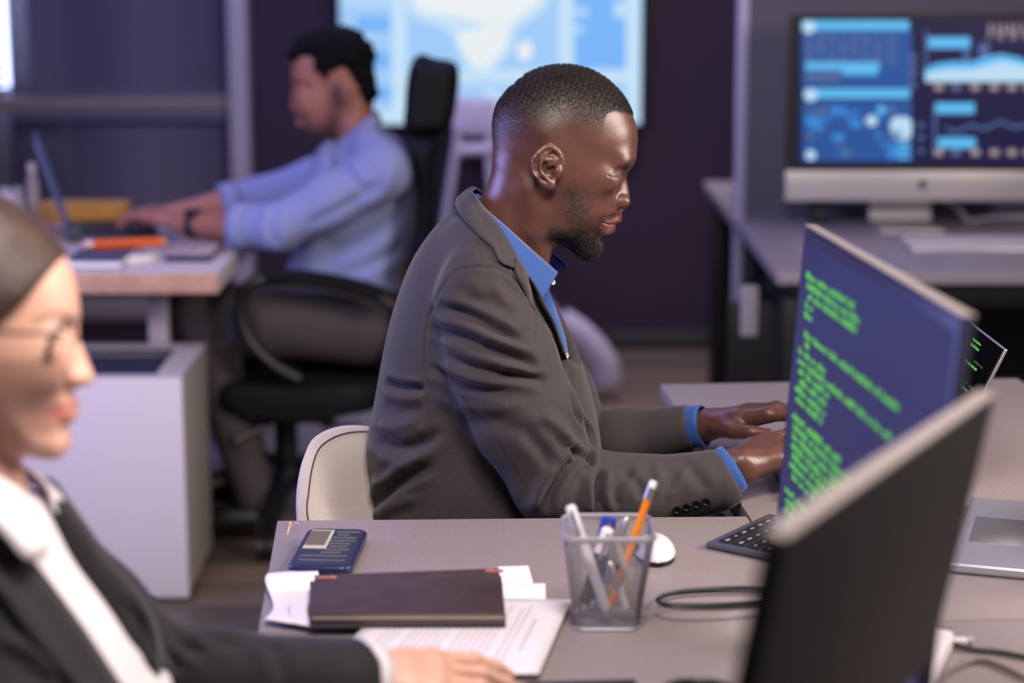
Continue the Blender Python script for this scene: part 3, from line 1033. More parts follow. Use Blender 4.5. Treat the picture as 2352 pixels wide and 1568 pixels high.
mat('bare_wood', (206, 170, 128), 0.7)
pa, pb = P(190, 562, z=0.775), P(384, 556, z=0.775)
pencil('pencil', 'thick orange pencil with a pink rubber lying on the book on the far desk', (pa.x, pa.y, 0.7735), (pb.x, pb.y + 0.02, 0.7735), 0.0125, 'orange_barrel', 'bare_wood', 'pink_rubber')
ts = thing('eraser_block', 'small white sloping block beside the slate-blue book', 'block', P(315, 600, z=0.74))
q = P(312, 600, z=0.745)
bm = prism(B(), [(-0.03, -0.02), (0.03, 0.05), (0.05, 0.04), (-0.005, -0.03)], ZT, ZT + 0.018, Matrix.Translation((q.x, q.y, 0)), 0.003)
obj('body', bm, MATS['paper_white'], ts)
obj('sleeve', prism(B(), [(-0.0005, 0.0139), (0.0315, 0.0512), (0.0515, 0.041), (0.0205, 0.0035)], ZT - 0.0001, ZT + 0.0188, Matrix.Translation((q.x, q.y, 0)), 0.001), MATS['light_laminate'], ts)
tt = thing('tray_organiser', 'grey-brown shallow tray on the far desk below the forearms', 'tray', P(450, 585, z=0.74))
g0, g1 = P(378, 597, z=0.745), P(512, 566, z=0.745)
obj('tray_base', box2(B(), (g0.x, g0.y, ZT), (g1.x, g1.y + 0.02, ZT + 0.012), 0.003), MATS['navy_cloth'], tt)
mat('mauve_card', (150, 128, 134), 0.6, noise=(30, (170, 150, 150), 0.4, 0.7))
obj('lid', box2(B(), (g0.x - 0.003, g0.y + 0.012, ZT + 0.0125), (g1.x + 0.002, g1.y + 0.03, ZT + 0.021), 0.004), MATS['mauve_card'], tt)
obj('knob', lathe(B(), [(0.011, 0), (0.011, 0.006), (0.008, 0.009), (0, 0.01)], ((g0.x * 0.35 + g1.x * 0.65), g0.y + 0.05, ZT + 0.0212), 16), MATS['silver'], tt)
# bottles far left
for i, (px_, h, r, mt, lb) in enumerate(((78, 0.155, 0.017, 'pedestal_side', 'slim grey bottle standing behind the laptop on the far desk'), (16, 0.085, 0.03, 'paper_white', 'short pale jar at the far left of the far desk'), (44, 0.09, 0.016, 'light_laminate', 'short grey tube between the jar and the slim bottle'))):
    q = P(px_, 508, Y=5.36)
    tb_ = thing('bottle' if i == 0 else ('jar' if i == 1 else 'glue_tube'), lb, ('bottle', 'jar', 'tube')[i], (q.x, 5.36, 0.74))
    obj('body', lathe(B(), [(0, 0), (r, 0.002), (r, h * 0.7), (r * 0.55, h * 0.82), (r * 0.5, h * 0.85), (0, h * 0.85)], (q.x, 5.36, ZT), 20), MATS[mt], tb_)
    obj('cap', lathe(B(), [(0, 0), (r * 0.6, 0), (r * 0.6, h * 0.15), (0, h * 0.15)], (q.x, 5.36, ZT + h * 0.855), 16), MATS['white_lacquer'], tb_)

# low pale drawer box on the floor behind the office chair
mat('box_lilac', (170, 168, 196), 0.5)
b0, b1 = P(440, 1075, z=0.0), P(900, 1075, z=0.0)
bt = P(600, 905, Y=b0.y).z
tlb = thing('storage_box', 'low pale drawer box on the floor behind the black office chair', 'box', ((b0.x + b1.x) / 2, b0.y + 0.2, 0))
obj('box_body', box2(B(), (b0.x, b0.y + 0.02, 0.0), (b1.x, b0.y + 0.42, bt - 0.03), 0.003), MATS['box_lilac'], tlb)
obj('lid', box2(B(), (b0.x - 0.008, b0.y + 0.01, bt - 0.0295), (b1.x + 0.008, b0.y + 0.43, bt), 0.004), MATS['box_lilac'], tlb)
for k in range(2):
    xm_ = (b0.x + b1.x) / 2
    dr0 = obj('drawer', box2(B(), ((b0.x if k == 0 else xm_) + 0.006, b0.y + 0.006, 0.02), ((xm_ if k == 0 else b1.x) - 0.006, b0.y + 0.0195, bt - 0.045), 0.003), MATS['box_lilac'], tlb)
    obj('handle', box2(B(), ((b0.x if k == 0 else xm_) + 0.09, b0.y - 0.004, bt * 0.55), ((xm_ if k == 0 else b1.x) - 0.09, b0.y + 0.0055, bt * 0.55 + 0.012), 0.003), MATS['dark_grey'], dr0)

# ------------------------------------------------------------------ the front desks
mat('front_desk', (141, 129, 129), 0.48, noise=(220, (134, 122, 122), 0.4, 0.6), bump=(500, 0.04, 0.0006))
mat('desk_edge', (120, 112, 118), 0.5)
A0, B0 = P(637, 1195, z=0.74), P(1715, 1185, z=0.74)
A1 = P(597, 1425, z=0.74)
dv = (A1 - A0)
dv = dv / abs(dv.y)                 # direction of the desks' long side, towards the camera
C0, D0 = P(1516, 882, z=0.74), P(2337, 868, z=0.74)


def desk(label, poly, legs, group='front desks'):
    cx = sum(p[0] for p in poly) / len(poly)
    cy = sum(p[1] for p in poly) / len(poly)
    t = thing('desk', label, 'desk', (cx, cy, 0), group)
    obj('desktop', prism(B(), poly, 0.715, 0.74, None, 0.0015, 2), MATS['front_desk'], t)
    ins = [(cx + (p[0] - cx) * 0.86, cy + (p[1] - cy) * 0.92) for p in poly]
    for i, p in enumerate(ins):
        if i in legs:
            obj('leg', box2(B(), (p[0] - 0.025, p[1] - 0.025, 0), (p[0] + 0.025, p[1] + 0.025, 0.7145), 0.003), MATS['black_metal'], t)
    for i in range(4):
        a, b = Vector((*ins[i], 0.69)), Vector((*ins[(i + 1) % 4], 0.69))
        u = (b - a).normalized()
        M = frame((a + b) / 2, u, (0, 0, 1))
        obj('rail', box(B(), (0, 0, 0), ((b - a).length - 0.052, 0.045, 0.02), M, 0.002), MATS['black_metal'], t)
    return t


def along(p, L):
    return (p.x + dv.x * L, p.y + dv.y * L)


LW = 1.36
desk("grey desk in front of the woman, with phone, notebooks and pen cup on it", [(A0.x, A0.y), along(A0, LW), along(B0, LW), (B0.x, B0.y)], (0, 1, 2, 3))
eC = P(1703, 1184, z=0.74)
Ld = 1.22
g = 0.003
C1 = (C0.x + (eC.x - C0.x) / (C0.y - eC.y) * Ld, C0.y - Ld)
C1 = (max(C1[0], along(B0, B0.y - C1[1])[0] + g), C1[1])
D1 = (C1[0] + (D0.x - C0.x), D0.y - Ld)
kk = B0.y - 0.01
C0b = (C0.x + (eC.x - C0.x) * (C0.y - B0.y) / (C0.y - eC.y), B0.y + 0.004)
CJ = (B0.x + g, B0.y + 0.004)
desk("grey desk the man in the grey jacket works at, behind the monitors", [(C0.x, C0.y), CJ, C1, D1, (D0.x, D0.y)], (0, 2, 3, 4))
E0 = (C1[0], C1[1] - g)
E1 = (D1[0], D1[1] - g)
desk("grey desk carrying the two monitors, nearest on the right", [E0, (E0[0] + dv.x * 1.1, E0[1] - 1.1), (E1[0] + dv.x * 1.1, E1[1] - 1.1), E1], (0, 1, 2, 3))
# chipped far-left corner of the front desk: a scratch in the laminate
mat('raw_board', (206, 170, 120), 0.8)

# ------------------------------------------------------------------ people: shared tools
def proj(V):
    """Where points of the room fall in the photograph."""
    V = np.asarray(V)
    x, y, z = V[:, 0], V[:, 1], V[:, 2] - CAM_H
    f = y * CP - z * SP
    u = y * SP + z * CP
    return 1176 + F * x / f, 784 - F * u / f


def attr(me, name, val):
    a = me.attributes.new(name, 'FLOAT', 'POINT')
    a.data.foreach_set('value', np.asarray(val, dtype=np.float32))


def sstep(a, b, x):
    t = np.clip((x - a) / (b - a), 0, 1)
    return t * t * (3 - 2 * t)


def skin_mat(name, col, col2, lip, hair, rough=0.42, sss=0.12, spec=0.5, speck=900):
    """Skin whose hair stubble, lips and brows follow point masks of the mesh."""
    m = mat(name, col, rough, spec=spec, sss=sss)
    nt = m.node_tree
    b = nt.nodes['Principled BSDF']
    tc = nt.nodes.new('ShaderNodeTexCoord')

    def node(t, **k):
        n = nt.nodes.new(t)
        for a, v in k.items():
            setattr(n, a, v)
        return n

    def noise(scale, det=3):
        n = node('ShaderNodeTexNoise')
        n.inputs['Scale'].default_value = scale
        n.inputs['Detail'].default_value = det
        nt.links.new(tc.outputs['Object'], n.inputs['Vector'])
        return n

    def mix(fac, a, c):
        x = node('ShaderNodeMix', data_type='RGBA')
        if isinstance(fac, float):
            x.inputs[0].default_value = fac
        else:
            nt.links.new(fac, x.inputs[0])
        for i, v in ((6, a), (7, c)):
            if isinstance(v, tuple):
                x.inputs[i].default_value = v
            else:
                nt.links.new(v, x.inputs[i])
        return x.outputs[2]

    def math_(op, a, c):
        x = node('ShaderNodeMath', operation=op)
        for i, v in ((0, a), (1, c)):
            if isinstance(v, float):
                x.inputs[i].default_value = v
            else:
                nt.links.new(v, x.inputs[i])
        return x.outputs[0]

    mott = noise(38, 4)
    c = mix(mott.outputs['Fac'], rgb(*col), rgb(*col2))
    al = node('ShaderNodeAttribute', attribute_name='lips')
    c = mix(al.outputs['Fac'], c, rgb(*lip))
    ah = node('ShaderNodeAttribute', attribute_name='stubble')
    fine = noise(speck, 2)
    r = node('ShaderNodeMapRange')
    r.inputs['From Min'].default_value = 0.36
    r.inputs['From Max'].default_value = 0.62
    nt.links.new(fine.outputs['Fac'], r.inputs['Value'])
    fac = math_('MULTIPLY', ah.outputs['Fac'], math_('ADD', math_('MULTIPLY', r.outputs[0], 0.32), 0.68))
    c = mix(fac, c, rgb(*hair))
    nt.links.new(c, b.inputs['Base Color'])
    pore = noise(1500, 2)
    wr = noise(260, 3)
    hsum = math_('ADD', math_('MULTIPLY', pore.outputs['Fac'], 0.8), math_('MULTIPLY', wr.outputs['Fac'], 0.3))
    bp = node('ShaderNodeBump')
    bp.inputs['Strength'].default_value = 0.4
    bp.inputs['Distance'].default_value = 0.0006
    nt.links.new(hsum, bp.inputs['Height'])
    nt.links.new(bp.outputs['Normal'], b.inputs['Normal'])
    rr = math_('ADD', math_('MULTIPLY', pore.outputs['Fac'], 0.22), rough - 0.11)
    nt.links.new(math_('ADD', rr, math_('MULTIPLY', fac, 0.25)), b.inputs['Roughness'])
    return m


def cloth_mat(name, col, col2, rough=0.85, scale=1400, bump=0.25, sheen=0.25, stretch=(1, 1, 3)):
    """Woven cloth: fine stretched threads in colour and bump."""
    m = mat(name, col, rough, spec=0.25, sheen=sheen)
    nt = m.node_tree
    b = nt.nodes['Principled BSDF']
    tc = nt.nodes.new('ShaderNodeTexCoord')
    mp = nt.nodes.new('ShaderNodeMapping')
    mp.inputs['Scale'].default_value = (3 / stretch[0], 3 / stretch[1], 3 / stretch[2])
    n = nt.nodes.new('ShaderNodeTexNoise')
    n.inputs['Scale'].default_value = scale / 3
    n.inputs['Detail'].default_value = 3
    r = nt.nodes.new('ShaderNodeValToRGB')
    r.color_ramp.elements[0].color = rgb(*col)
    r.color_ramp.elements[1].color = rgb(*col2)
    r.color_ramp.elements[0].position = 0.35
    r.color_ramp.elements[1].position = 0.68
    bp = nt.nodes.new('ShaderNodeBump')
    bp.inputs['Strength'].default_value = bump
    bp.inputs['Distance'].default_value = 0.0006
    nt.links.new(tc.outputs['Object'], mp.inputs['Vector'])
    nt.links.new(mp.outputs['Vector'], n.inputs['Vector'])
    nt.links.new(n.outputs['Fac'], r.inputs['Fac'])
    nt.links.new(r.outputs['Color'], b.inputs['Base Color'])
    nt.links.new(n.outputs['Fac'], bp.inputs['Height'])
    nt.links.new(bp.outputs['Normal'], b.inputs['Normal'])
    return m


def hair_curves(name, roots, nrm, lens, m, parent, curl=0.3, npt=4, r0=0.00012, seed=1, lean=(0, 0, 0), wob=0.35):
    """Short strands as one hair object."""
    rs = np.random.RandomState(seed)
    n = len(roots)
    L = LOC.get(parent.name, Vector((0, 0, 0))) if parent else Vector((0, 0, 0))
    d = nrm + np.array(lean) + rs.normal(0, wob, (n, 3))
    d /= np.linalg.norm(d, axis=1)[:, None]
    side = np.cross(d, rs.normal(0, 1, (n, 3)))
    side /= np.maximum(np.linalg.norm(side, axis=1), 1e-9)[:, None]
    pts = np.zeros((n, npt, 3))
    for k in range(npt):
        t = k / (npt - 1)
        pts[:, k] = roots + d * (lens * t)[:, None] + side * (lens * curl * math.sin(t * 2.6))[:, None] - nrm * (lens * curl * 0.5 * t * t)[:, None]
    pts[:, 0] -= nrm * 0.0008
    pts -= np.array(L)
    hc = bpy.data.hair_curves.new(name)
    hc.add_curves([npt] * n)
    hc.attributes['position'].data.foreach_set('vector', pts.astype(np.float32).ravel()) if 'position' in hc.attributes else hc.points.foreach_set('position', pts.astype(np.float32).ravel())
    ra = hc.attributes.get('radius') or hc.attributes.new('radius', 'FLOAT', 'POINT')
    rad = np.tile(np.linspace(r0, r0 * 0.5, npt), n).astype(np.float32)
    ra.data.foreach_set('value', rad)
    hc.materials.append(m)
    o = bpy.data.objects.new(name, hc)
    COL.objects.link(o)
    if parent:
        o.parent = parent
        LOC[o.name] = L
    return o


def sheet(bm, rows, mi=0):
    """A strip of quads through rows of points."""
    g = [[bm.verts.new(p) for p in r] for r in rows]
    for i in range(len(g) - 1):
        for j in range(len(g[0]) - 1):
            bm.faces.new((g[i][j], g[i][j + 1], g[i + 1][j + 1], g[i + 1][j])).material_index = mi
    return bm


def thick(o, t, off=0):
    s = o.modifiers.new('thickness', 'SOLIDIFY')
    s.thickness = t
    s.offset = off
    return o


def body_obj(name, V, Q, m, label, loc, masks=None):
    me = np_mesh(name, V, Q)
    if masks:
        for k, v in masks.items():
            attr(me, k, v)
    me.transform(Matrix.Translation(-Vector(loc)))
    me.materials.append(m)
    me.polygons.foreach_set('use_smooth', [True] * len(me.polygons))
    o = bpy.data.objects.new(name, me)
    COL.objects.link(o)
    o.location = loc
    LOC[o.name] = Vector(loc)
    return tag(o, label, 'person')


def cloth_obj(name, V, Q, m, parent):
    me = np_mesh(name, V, Q)
    return mesh_obj(name, me, m, parent, 180)


def folds(V, N, lines, side=-1, lobe=0.35):
    """Push folds, creases and seams into cloth: lines of ([(px, py)...], amplitude m, width px)."""
    px, py = proj(V)
    facing = sstep(0.05, 0.35, side * N[:, 1])
    disp = np.zeros(len(V))
    for pts, amp, wid in lines:
        q = np.array([(p.x, p.y) for p in smooth_path([(a, b, 0) for a, b in pts], 4)])
        lo, hi = q.min(0) - 4 * wid, q.max(0) + 4 * wid
        s = np.where((px > lo[0]) & (px < hi[0]) & (py > lo[1]) & (py < hi[1]))[0]
        if len(s) == 0:
            continue
        d, t = poly_dist(q, px[s], py[s])
        taper = np.clip(np.minimum(t, 1 - t) * 5, 0.0, 1) if wid > 5 else 1.0
        disp[s] += amp * taper * (np.exp(-(d / wid) ** 2) - lobe * np.exp(-((d - 1.9 * wid) / wid) ** 2))
    return V + N * (disp * facing)[:, None]


def hand(Fd, wrist, knuck, palm_n, spread=0.075, curl=0.9, flip=1, r=0.0085, scale=1.0, rw=0.026):
    """A typing hand: wrist and middle knuckle in the room, palm_n the direction the back of the hand faces, flip=+1 puts the thumb on cross(dir, back)."""
    w, k = Vector(wrist), Vector(knuck)
    d = (k - w).normalized()
    up = Vector(palm_n)
    up = (up - d * up.dot(d)).normalized()
    s = d.cross(up).normalized() * flip         # towards the thumb
    # carpus to knuckles
    Lm = (k - w).length
    for j, off in enumerate((0.030, 0.010, -0.011, -0.030)):
        off *= scale
        kn = w + d * (Lm * (0.98, 1.0, 0.96, 0.88)[j]) + s * off
        Fd.chain([w + s * off * 0.32 + d * 0.006, w + d * Lm * 0.55 + s * off * 0.8 + up * 0.001, kn], [0.0160 * scale, 0.0145 * scale, 0.0118 * scale], k=0.014, kin=0.008)
        Fd.ell(kn + up * 0.004, (0.0085 * scale,) * 3, 0.006)
        ln = (0.046, 0.050, 0.046, 0.037)[j] * scale
        a1 = curl * (0.45, 0.5, 0.52, 0.5)[j]
        p = kn.copy()
        pts, rad = [p.copy()], [r * 1.12 * scale]
        ang = -0.05
        for q in range(3):
            ang += (0.55, 0.95, 0.55)[q] * a1 * 1.25
            seg = ln * (1.0, 0.62, 0.46)[q]
            dirq = d * math.cos(ang) - up * math.sin(ang) + s * (0.10 * (1.2 - j) * 0.6)
            p = p + dirq.normalized() * seg
            pts.append(p.copy())
            rad.append(r * (1.0, 0.9, 0.78)[q] * scale * (0.9 if j == 3 else 1))
        Fd.chain(pts, rad, k=0.004, kin=0.004)
        nail = pts[-1]
    # thumb from the side of the palm
    b = w + d * Lm * 0.28 + s * 0.022 * scale - up * 0.006
    t1 = b + (d * 0.75 + s * 0.65 - up * 0.12).normalized() * 0.042 * scale
    t2 = t1 + (d * 0.95 + s * 0.25 - up * 0.2).normalized() * 0.032 * scale
    t3 = t2 + (d * 0.98 - up * 0.25).normalized() * 0.024 * scale
    Fd.chain([b, t1, t2, t3], [0.015 * scale, 0.0115 * scale, 0.0098 * scale, 0.0078 * scale], k=0.010, kin=0.004)
    return s


# ------------------------------------------------------------------ the man in the grey jacket
YM = 2.80


def q2(pts, dy=0.0, n=4, closed=True):
    return XZ(pts, YM + dy, n, closed)


def ctr(lst, dy=0.0):
    out = []
    for a, b, t, r in lst:
        p = P(a, b, Y=YM + dy)
        out.append((p.x, p.z, t, r))
    return out


zt = P(1300, 150, Y=YM).z
Fm = Field(axis([(-0.27, -0.045, 0.007), (-0.045, 0.19, 0.0015), (0.19, 0.52, 0.003)]),
           axis([(2.52, 2.69, 0.004), (2.69, 2.81, 0.0015), (2.81, 2.90, 0.0025), (2.90, 3.12, 0.005)]),
           axis([(0.47, 0.742, 0.010), (0.742, 0.835, 0.003), (0.835, 1.03, 0.006), (1.03, zt + 0.02, 0.0015)]))
HEAD = [(1302, 152), (1335, 157), (1362, 167), (1389, 182), (1412, 202), (1432, 224), (1447, 249), (1456, 272), (1463, 295), (1465, 318), (1463, 340), (1459, 356), (1449, 374),
        (1438, 389), (1430, 400), (1422, 425), (1419, 450), (1419, 478), (1416, 498), (1409, 520), (1398, 540), (1380, 551), (1371, 560), (1370, 570), (1366, 580), (1350, 585),
        (1326, 578), (1302, 566), (1278, 556), (1245, 530), (1210, 470), (1165, 420), (1140, 375), (1133, 345), (1131, 310), (1131, 285), (1136, 258), (1146, 234), (1164, 212), (1187, 192), (1214, 171), (1247, 158), (1275, 153)]
HC = ctr([(1300, 215, .072, .085), (1240, 290, .078, .085), (1180, 320, .066, .085), (1350, 290, .068, .080), (1425, 300, .058, .062), (1438, 350, .056, .050), (1390, 410, .064, .05),
          (1290, 400, .0715, .08), (1350, 450, .062, .055), (1390, 470, .051, .045), (1408, 500, .040, .035), (1290, 500, .062, .055), (1250, 470, .066, .055), (1385, 535, .036, .032), (1352, 568, .029, .028), (1320, 545, .045, .036), (1185, 390, .060, .06)])
Fm.slab(q2(HEAD), YM, HC, 0.01, sig=0.022)
NECK = [(1180, 330), (1140, 358), (1128, 395), (1117, 430), (1098, 468), (1072, 540), (1050, 640), (1060, 700), (1190, 700), (1232, 640), (1248, 605), (1266, 578), (1282, 552), (1310, 500), (1290, 420), (1240, 340)]
Fm.slab(q2(NECK), YM, ctr([(1210, 400, .056, .055), (1190, 470, .056, .06), (1180, 550, .058, .06), (1150, 660, .060, .06), (1250, 540, .045, .045)]), 0.014, sig=0.03)


def at(px, py, dy):
    return P(px, py, Y=YM + dy)


# sternomastoid and throat
for s in (-1, 1):
    Fm.chain([at(1222, 440, s * .046), at(1234, 530, s * .043), at(1238, 620, s * .018)], [.012, .012, .012], 0.025)
    Fm.ell(at(1292, 498, s * .048), (.026, .012, .024), 0.02)                      # jaw angle
    Fm.ell(at(1380, 414, s * .046), (.024, .012, .014), 0.02)                      # cheekbone
    Fm.ell(at(1428, 368, s * .022), (.014, .024, .011), 0.02)                     # brow ridge
Fm.ell(at(1360, 564, 0), (.014, .024, .014), 0.014)                               # chin
# eye sockets, then the lids over the eyes
for s in (-1, 1):
    Fm.ell(at(1426, 401, s * .036), (.0125, .0125, .0078), 0.015, cut=True)
    Fm.ell(at(1411, 402, s * .0325), (.0108, .0130, .0092), 0.010)
    Fm.ell(at(1402, 417, s * .034), (.011, .012, .006), 0.016)                     # lower lid bag
# nose
NOSE = [(1432, 388), (1435, 398), (1439, 412), (1443, 428), (1446, 445), (1446.5, 458), (1445, 467), (1439, 475), (1431, 480), (1422, 483), (1408, 484), (1396, 470), (1398, 440), (1410, 410), (1420, 392)]
Fm.slab(q2(NOSE), YM, ctr([(1432, 402, .0085, .012), (1436, 430, .0105, .013), (1440, 460, .0150, .015), (1420, 465, .0165, .014), (1412, 440, .016, .016), (1402, 470, .018, .016)]), 0.009, sig=0.008)
for s in (-1, 1):
    Fm.ell(at(1421, 463, s * .0140), (.0165, .0088, .0104), 0.004)                # wing
    Fm.ell(at(1425, 481, s * .0085), (.0062, .0036, .0036), 0.003, cut=True)      # nostril
# lips
Fm.ell(at(1416, 490, 0), (.006, .012, .008), 0.010)                               # above the lip
for s in (-1, 1):
    Fm.chain([at(1417.5, 502, 0), at(1409, 505, s * .012), at(1388, 511, s * .0245)], [.0062, .0058, .0030], 0.004, kin=0.004)
    Fm.chain([at(1400.5, 524, 0), at(1396, 522, s * .011), at(1386, 515, s * .0235)], [.0078, .0070, .0034], 0.004, kin=0.004)
    Fm.chain([at(1413, 513.5, 0), at(1402, 514.5, s * .013), at(1386, 513, s * .0255)], [.0012, .0012, .0012], 0.0025, cut=True)
Fm.ell(at(1386, 545, 0), (.008, .022, .0045), 0.008, cut=True)                     # under the lip
# ears
EAR = [(940, 530), (890, 420), (820, 340), (720, 270), (640, 245), (560, 260), (460, 320), (360, 410), (280, 520), (235, 640), (230, 770), (250, 900), (290, 1010), (350, 1100), (420, 1200), (500, 1260), (600, 1290), (700, 1265), (760, 1190), (800, 1100), (870, 980), (930, 800), (960, 640)]


def ear_px(zx, zy):
    return (1200 + zx / 10.45, 310 + zy / 10.45)


def ear_y(zx):
    return .0735 + .0135 * np.clip((960 - zx) / 730, 0, 1)


def earp(zx, zy, out, s):
    a, b = ear_px(zx, zy)
    return at(a, b, s * (float(ear_y(zx)) + out))


for s in (-1, 1):
    x0 = at(*ear_px(960, 700), 0).x
    x1 = at(*ear_px(230, 700), 0).x
    sh = lambda X, Z, s=s, x0=x0, x1=x1: s * (.0735 + .0135 * np.clip((x0 - X) / (x0 - x1), 0, 1))
    Fm.slab(q2([ear_px(*p) for p in EAR], s * .08, 2), YM, [(x0, 1.2, .0070, .007)], 0.004, shear=sh)
    Fm.ell(earp(780, 660, -.015, s), (.010, .012, .022), 0.008)                   # root
    Fm.ell(earp(620, 880, .0080, s), (.0130, .0100, .0158), 0.003, cut=True)        # concha
    Fm.ell(earp(640, 690, .0085, s), (.0130, .0075, .0052), 0.002, cut=True)        # cymba
    Fm.ell(earp(700, 480, .0095, s), (.0125, .0065, .0100), 0.003, cut=True)        # fossa
    Fm.ell(earp(765, 840, .000, s), (.0032, .0100, .0050), 0.002, cut=True)        # canal
    hx = [(620, 720), (760, 690), (865, 620), (905, 540), (875, 440), (810, 365), (720, 300), (630, 272), (550, 290), (470, 345), (380, 430), (305, 530), (262, 650), (255, 780), (275, 900), (320, 1010)]
    Fm.chain([earp(x, y, .0055, s) for x, y in hx], [.0022, .0030, .0036] + [.0040] * 9 + [.0036, .0032, .0028, .0022], 0.0022, kin=0.001)
    ax = [(640, 395), (540, 470), (450, 580), (400, 690), (385, 800), (430, 900), (510, 980), (575, 1040), (625, 1095)]
    Fm.chain([earp(x, y, .0048, s) for x, y in ax], [.0026, .0032, .0036, .0040, .0040, .0036, .0034, .0036, .0032], 0.003, kin=0.001)
    Fm.chain([earp(820, 570, .0030, s), earp(700, 595, .0034, s), earp(560, 600, .0036, s)], [.0026, .0028, .0028], 0.003)
    Fm.chain([earp(880, 800, .0030, s), earp(850, 880, .0030, s), earp(825, 980, .0020, s)], [.0042, .0042, .0034], 0.004)   # tragus
    Fm.chain([earp(370, 520, .0075, s), earp(330, 680, .0075, s), earp(330, 850, .0080, s), earp(380, 950, .0095, s)], [.0012, .0014, .0014, .0010], 0.003, cut=True)
    Fm.ell(earp(620, 1195, .001, s), (.0105, .0060, .0085), 0.004)                # lobe
# hidden torso and arms, the forearms and the hands
SHN, SHF = P(1105, 720, Y=2.635), P(1140, 700, Y=2.99)
ELN, ELF = P(1276, 1110, Y=2.615), P(1330, 1040, Y=2.99)
WRN, WRF = P(1700, 1070, Y=2.635), P(1622, 976, Y=2.910)
KNN, KNF = P(1800, 1024, Y=2.685), P(1788, 944, Y=2.855)
PEL = Vector((-0.10, YM, 0.56))
Fm.chain([at(1140, 660, 0), at(1100, 800, 0), at(1080, 1000, 0), PEL], [.055, .085, .085, .09], 0.03, kin=0.05)
for S_, E_, W_ in ((SHN, ELN, WRN), (SHF, ELF, WRF)):
    Fm.chain([at(1140, 650, (S_.y - YM) * 0.3), S_], [.035, .032], 0.02)
    Fm.chain([S_, E_], [.032, .030], 0.02)
    Fm.chain([E_, E_.lerp(W_, 0.35), W_], [.026, .026, .0235], 0.015, kin=0.02)
Fm.ell(WRN + Vector((.0, -.014, .014)), (.008, .008, .008), 0.012)
hand(Fm, WRN, KNN, (-0.25, -0.35, 1.0), curl=0.8, flip=-1, scale=1.02)
hand(Fm, WRF, KNF, (-0.10, 0.10, 1.0), curl=0.8, flip=1, scale=1.02)
V, Q = Fm.mesh(smooth=2, lam=0.4)
N = normals(V, Q)
V = folds(V, N, [
    ([(1397, 403), (1408, 399.5), (1420, 398), (1430, 396)], -.0005, 2.2),
    ([(1399, 405), (1410, 405.5), (1420, 405), (1429, 402)], -.0015, 1.6), 
    ([(1410, 446), (1403, 456), (1401, 468), (1406, 479)], -.0009, 2.6), ([(1400, 474), (1393, 490), (1386, 506)], -.0004, 4),
    ([(1421, 512.5), (1411, 515.5), (1400, 515.5), (1386, 512)], -.0030, 1.5), ([(1384, 508), (1382, 514), (1385, 521)], -.0010, 2.5),
    ([(1190, 520), (1215, 548), (1240, 580)], -.0002, 2), ([(1208, 512), (1228, 540), (1246, 572)], -.0002, 2), ([(1225, 508), (1246, 536), (1256, 560)], -.0002, 2)], lobe=0.08)
N = normals(V, Q)
px, py = proj(V)
ay = np.abs(V[:, 1] - YM)
# masks: fade haircut, beard, lips
HL = [(1000, 400), (1000, 100), (1500, 100), (1500, 262), (1454, 268), (1432, 263), (1412, 260), (1398, 264), (1390, 284), (1394, 315), (1380, 332), (1345, 352), (1310, 362), (1290, 350), (1262, 330), (1225, 340), (1205, 388), (1160, 410), (1100, 410)]
dh = -sdf_poly(np.array(HL, dtype=float), px, py)
ylo = np.interp(px, [1125, 1170, 1230, 1290, 1340, 1380, 1400, 1460], [372, 378, 350, 356, 350, 336, 325, 325])
yhi = np.interp(px, [1125, 1170, 1230, 1290, 1340, 1380, 1400, 1460], [225, 215, 205, 200, 205, 235, 262, 262])
hm = sstep(0, 9, dh) * (1 - sstep(yhi, ylo, py)) 
inear = (ay > .071) & (px > 1218) & (px < 1300) & (py > 325) & (py < 440)
hm[inear] = 0
hm[py > 420] = 0
bd = np.zeros(len(V))
for pts, wd, st in (([(1316, 425), (1316, 460), (1318, 500), (1330, 540)], 22, .62), ([(1326, 470), (1332, 505), (1344, 540)], 26, .6), ([(1290, 545), (1318, 557), (1342, 568), (1362, 577)], 17, 1.0), ([(1335, 535), (1352, 553), (1364, 570)], 15, 1.0),
                    ([(1382, 500), (1400, 493), (1418, 491)], 5, .55), ([(1382, 505), (1374, 528), (1368, 548)], 8, .6), ([(1392, 538), (1386, 547)], 6, .55), ([(1265, 535), (1295, 552)], 16, .6)):
    q = np.array([(p.x, p.y) for p in smooth_path([(a, b, 0) for a, b in pts], 4)])
    d, t = poly_dist(q, px, py)
    bd = np.maximum(bd, st * np.exp(-(d / wd) ** 2))
bd *= sstep(404, 450, py) * sstep(1250, 1275, px)
bd[py > 640] = 0
brow = np.zeros(len(V))
q = np.array([(p.x, p.y) for p in smooth_path([(a, b, 0) for a, b in [(1456, 367), (1446, 372), (1438, 380), (1434, 387)]], 4)])
d, t = poly_dist(q, px, py)
brow = 0.95 * np.exp(-(d / 3.2) ** 2) * (ay > .006)
q = np.array([(p.x, p.y) for p in smooth_path([(a, b, 0) for a, b in [(1400, 403.5), (1409, 404.5), (1419, 405), (1430, 403.5)]], 4)])
d, t = poly_dist(q, px, py)
lash_shade = 0.97 * np.exp(-(d / 2.8) ** 2) * (ay > .010)
lash_shade = np.maximum(lash_shade, .30 * np.exp(-((px - 1407) / 7) ** 2 - ((py - 412) / 5.5) ** 2) * (ay > .012))  # shade below the eye, painted in with the lashes
wv_ = 0.5 + 0.5 * np.sin((px - 1290 + 0.35 * (py - 200)) * 2 * math.pi / 13.5 + 1.3 * np.sin(py / 17))
hmw = hm * (1 - 0.32 * (1 - sstep(175, 290, py)) * (1 - wv_))
stub = np.maximum.reduce([hmw, bd, brow, lash_shade])
lips = np.zeros(len(V))
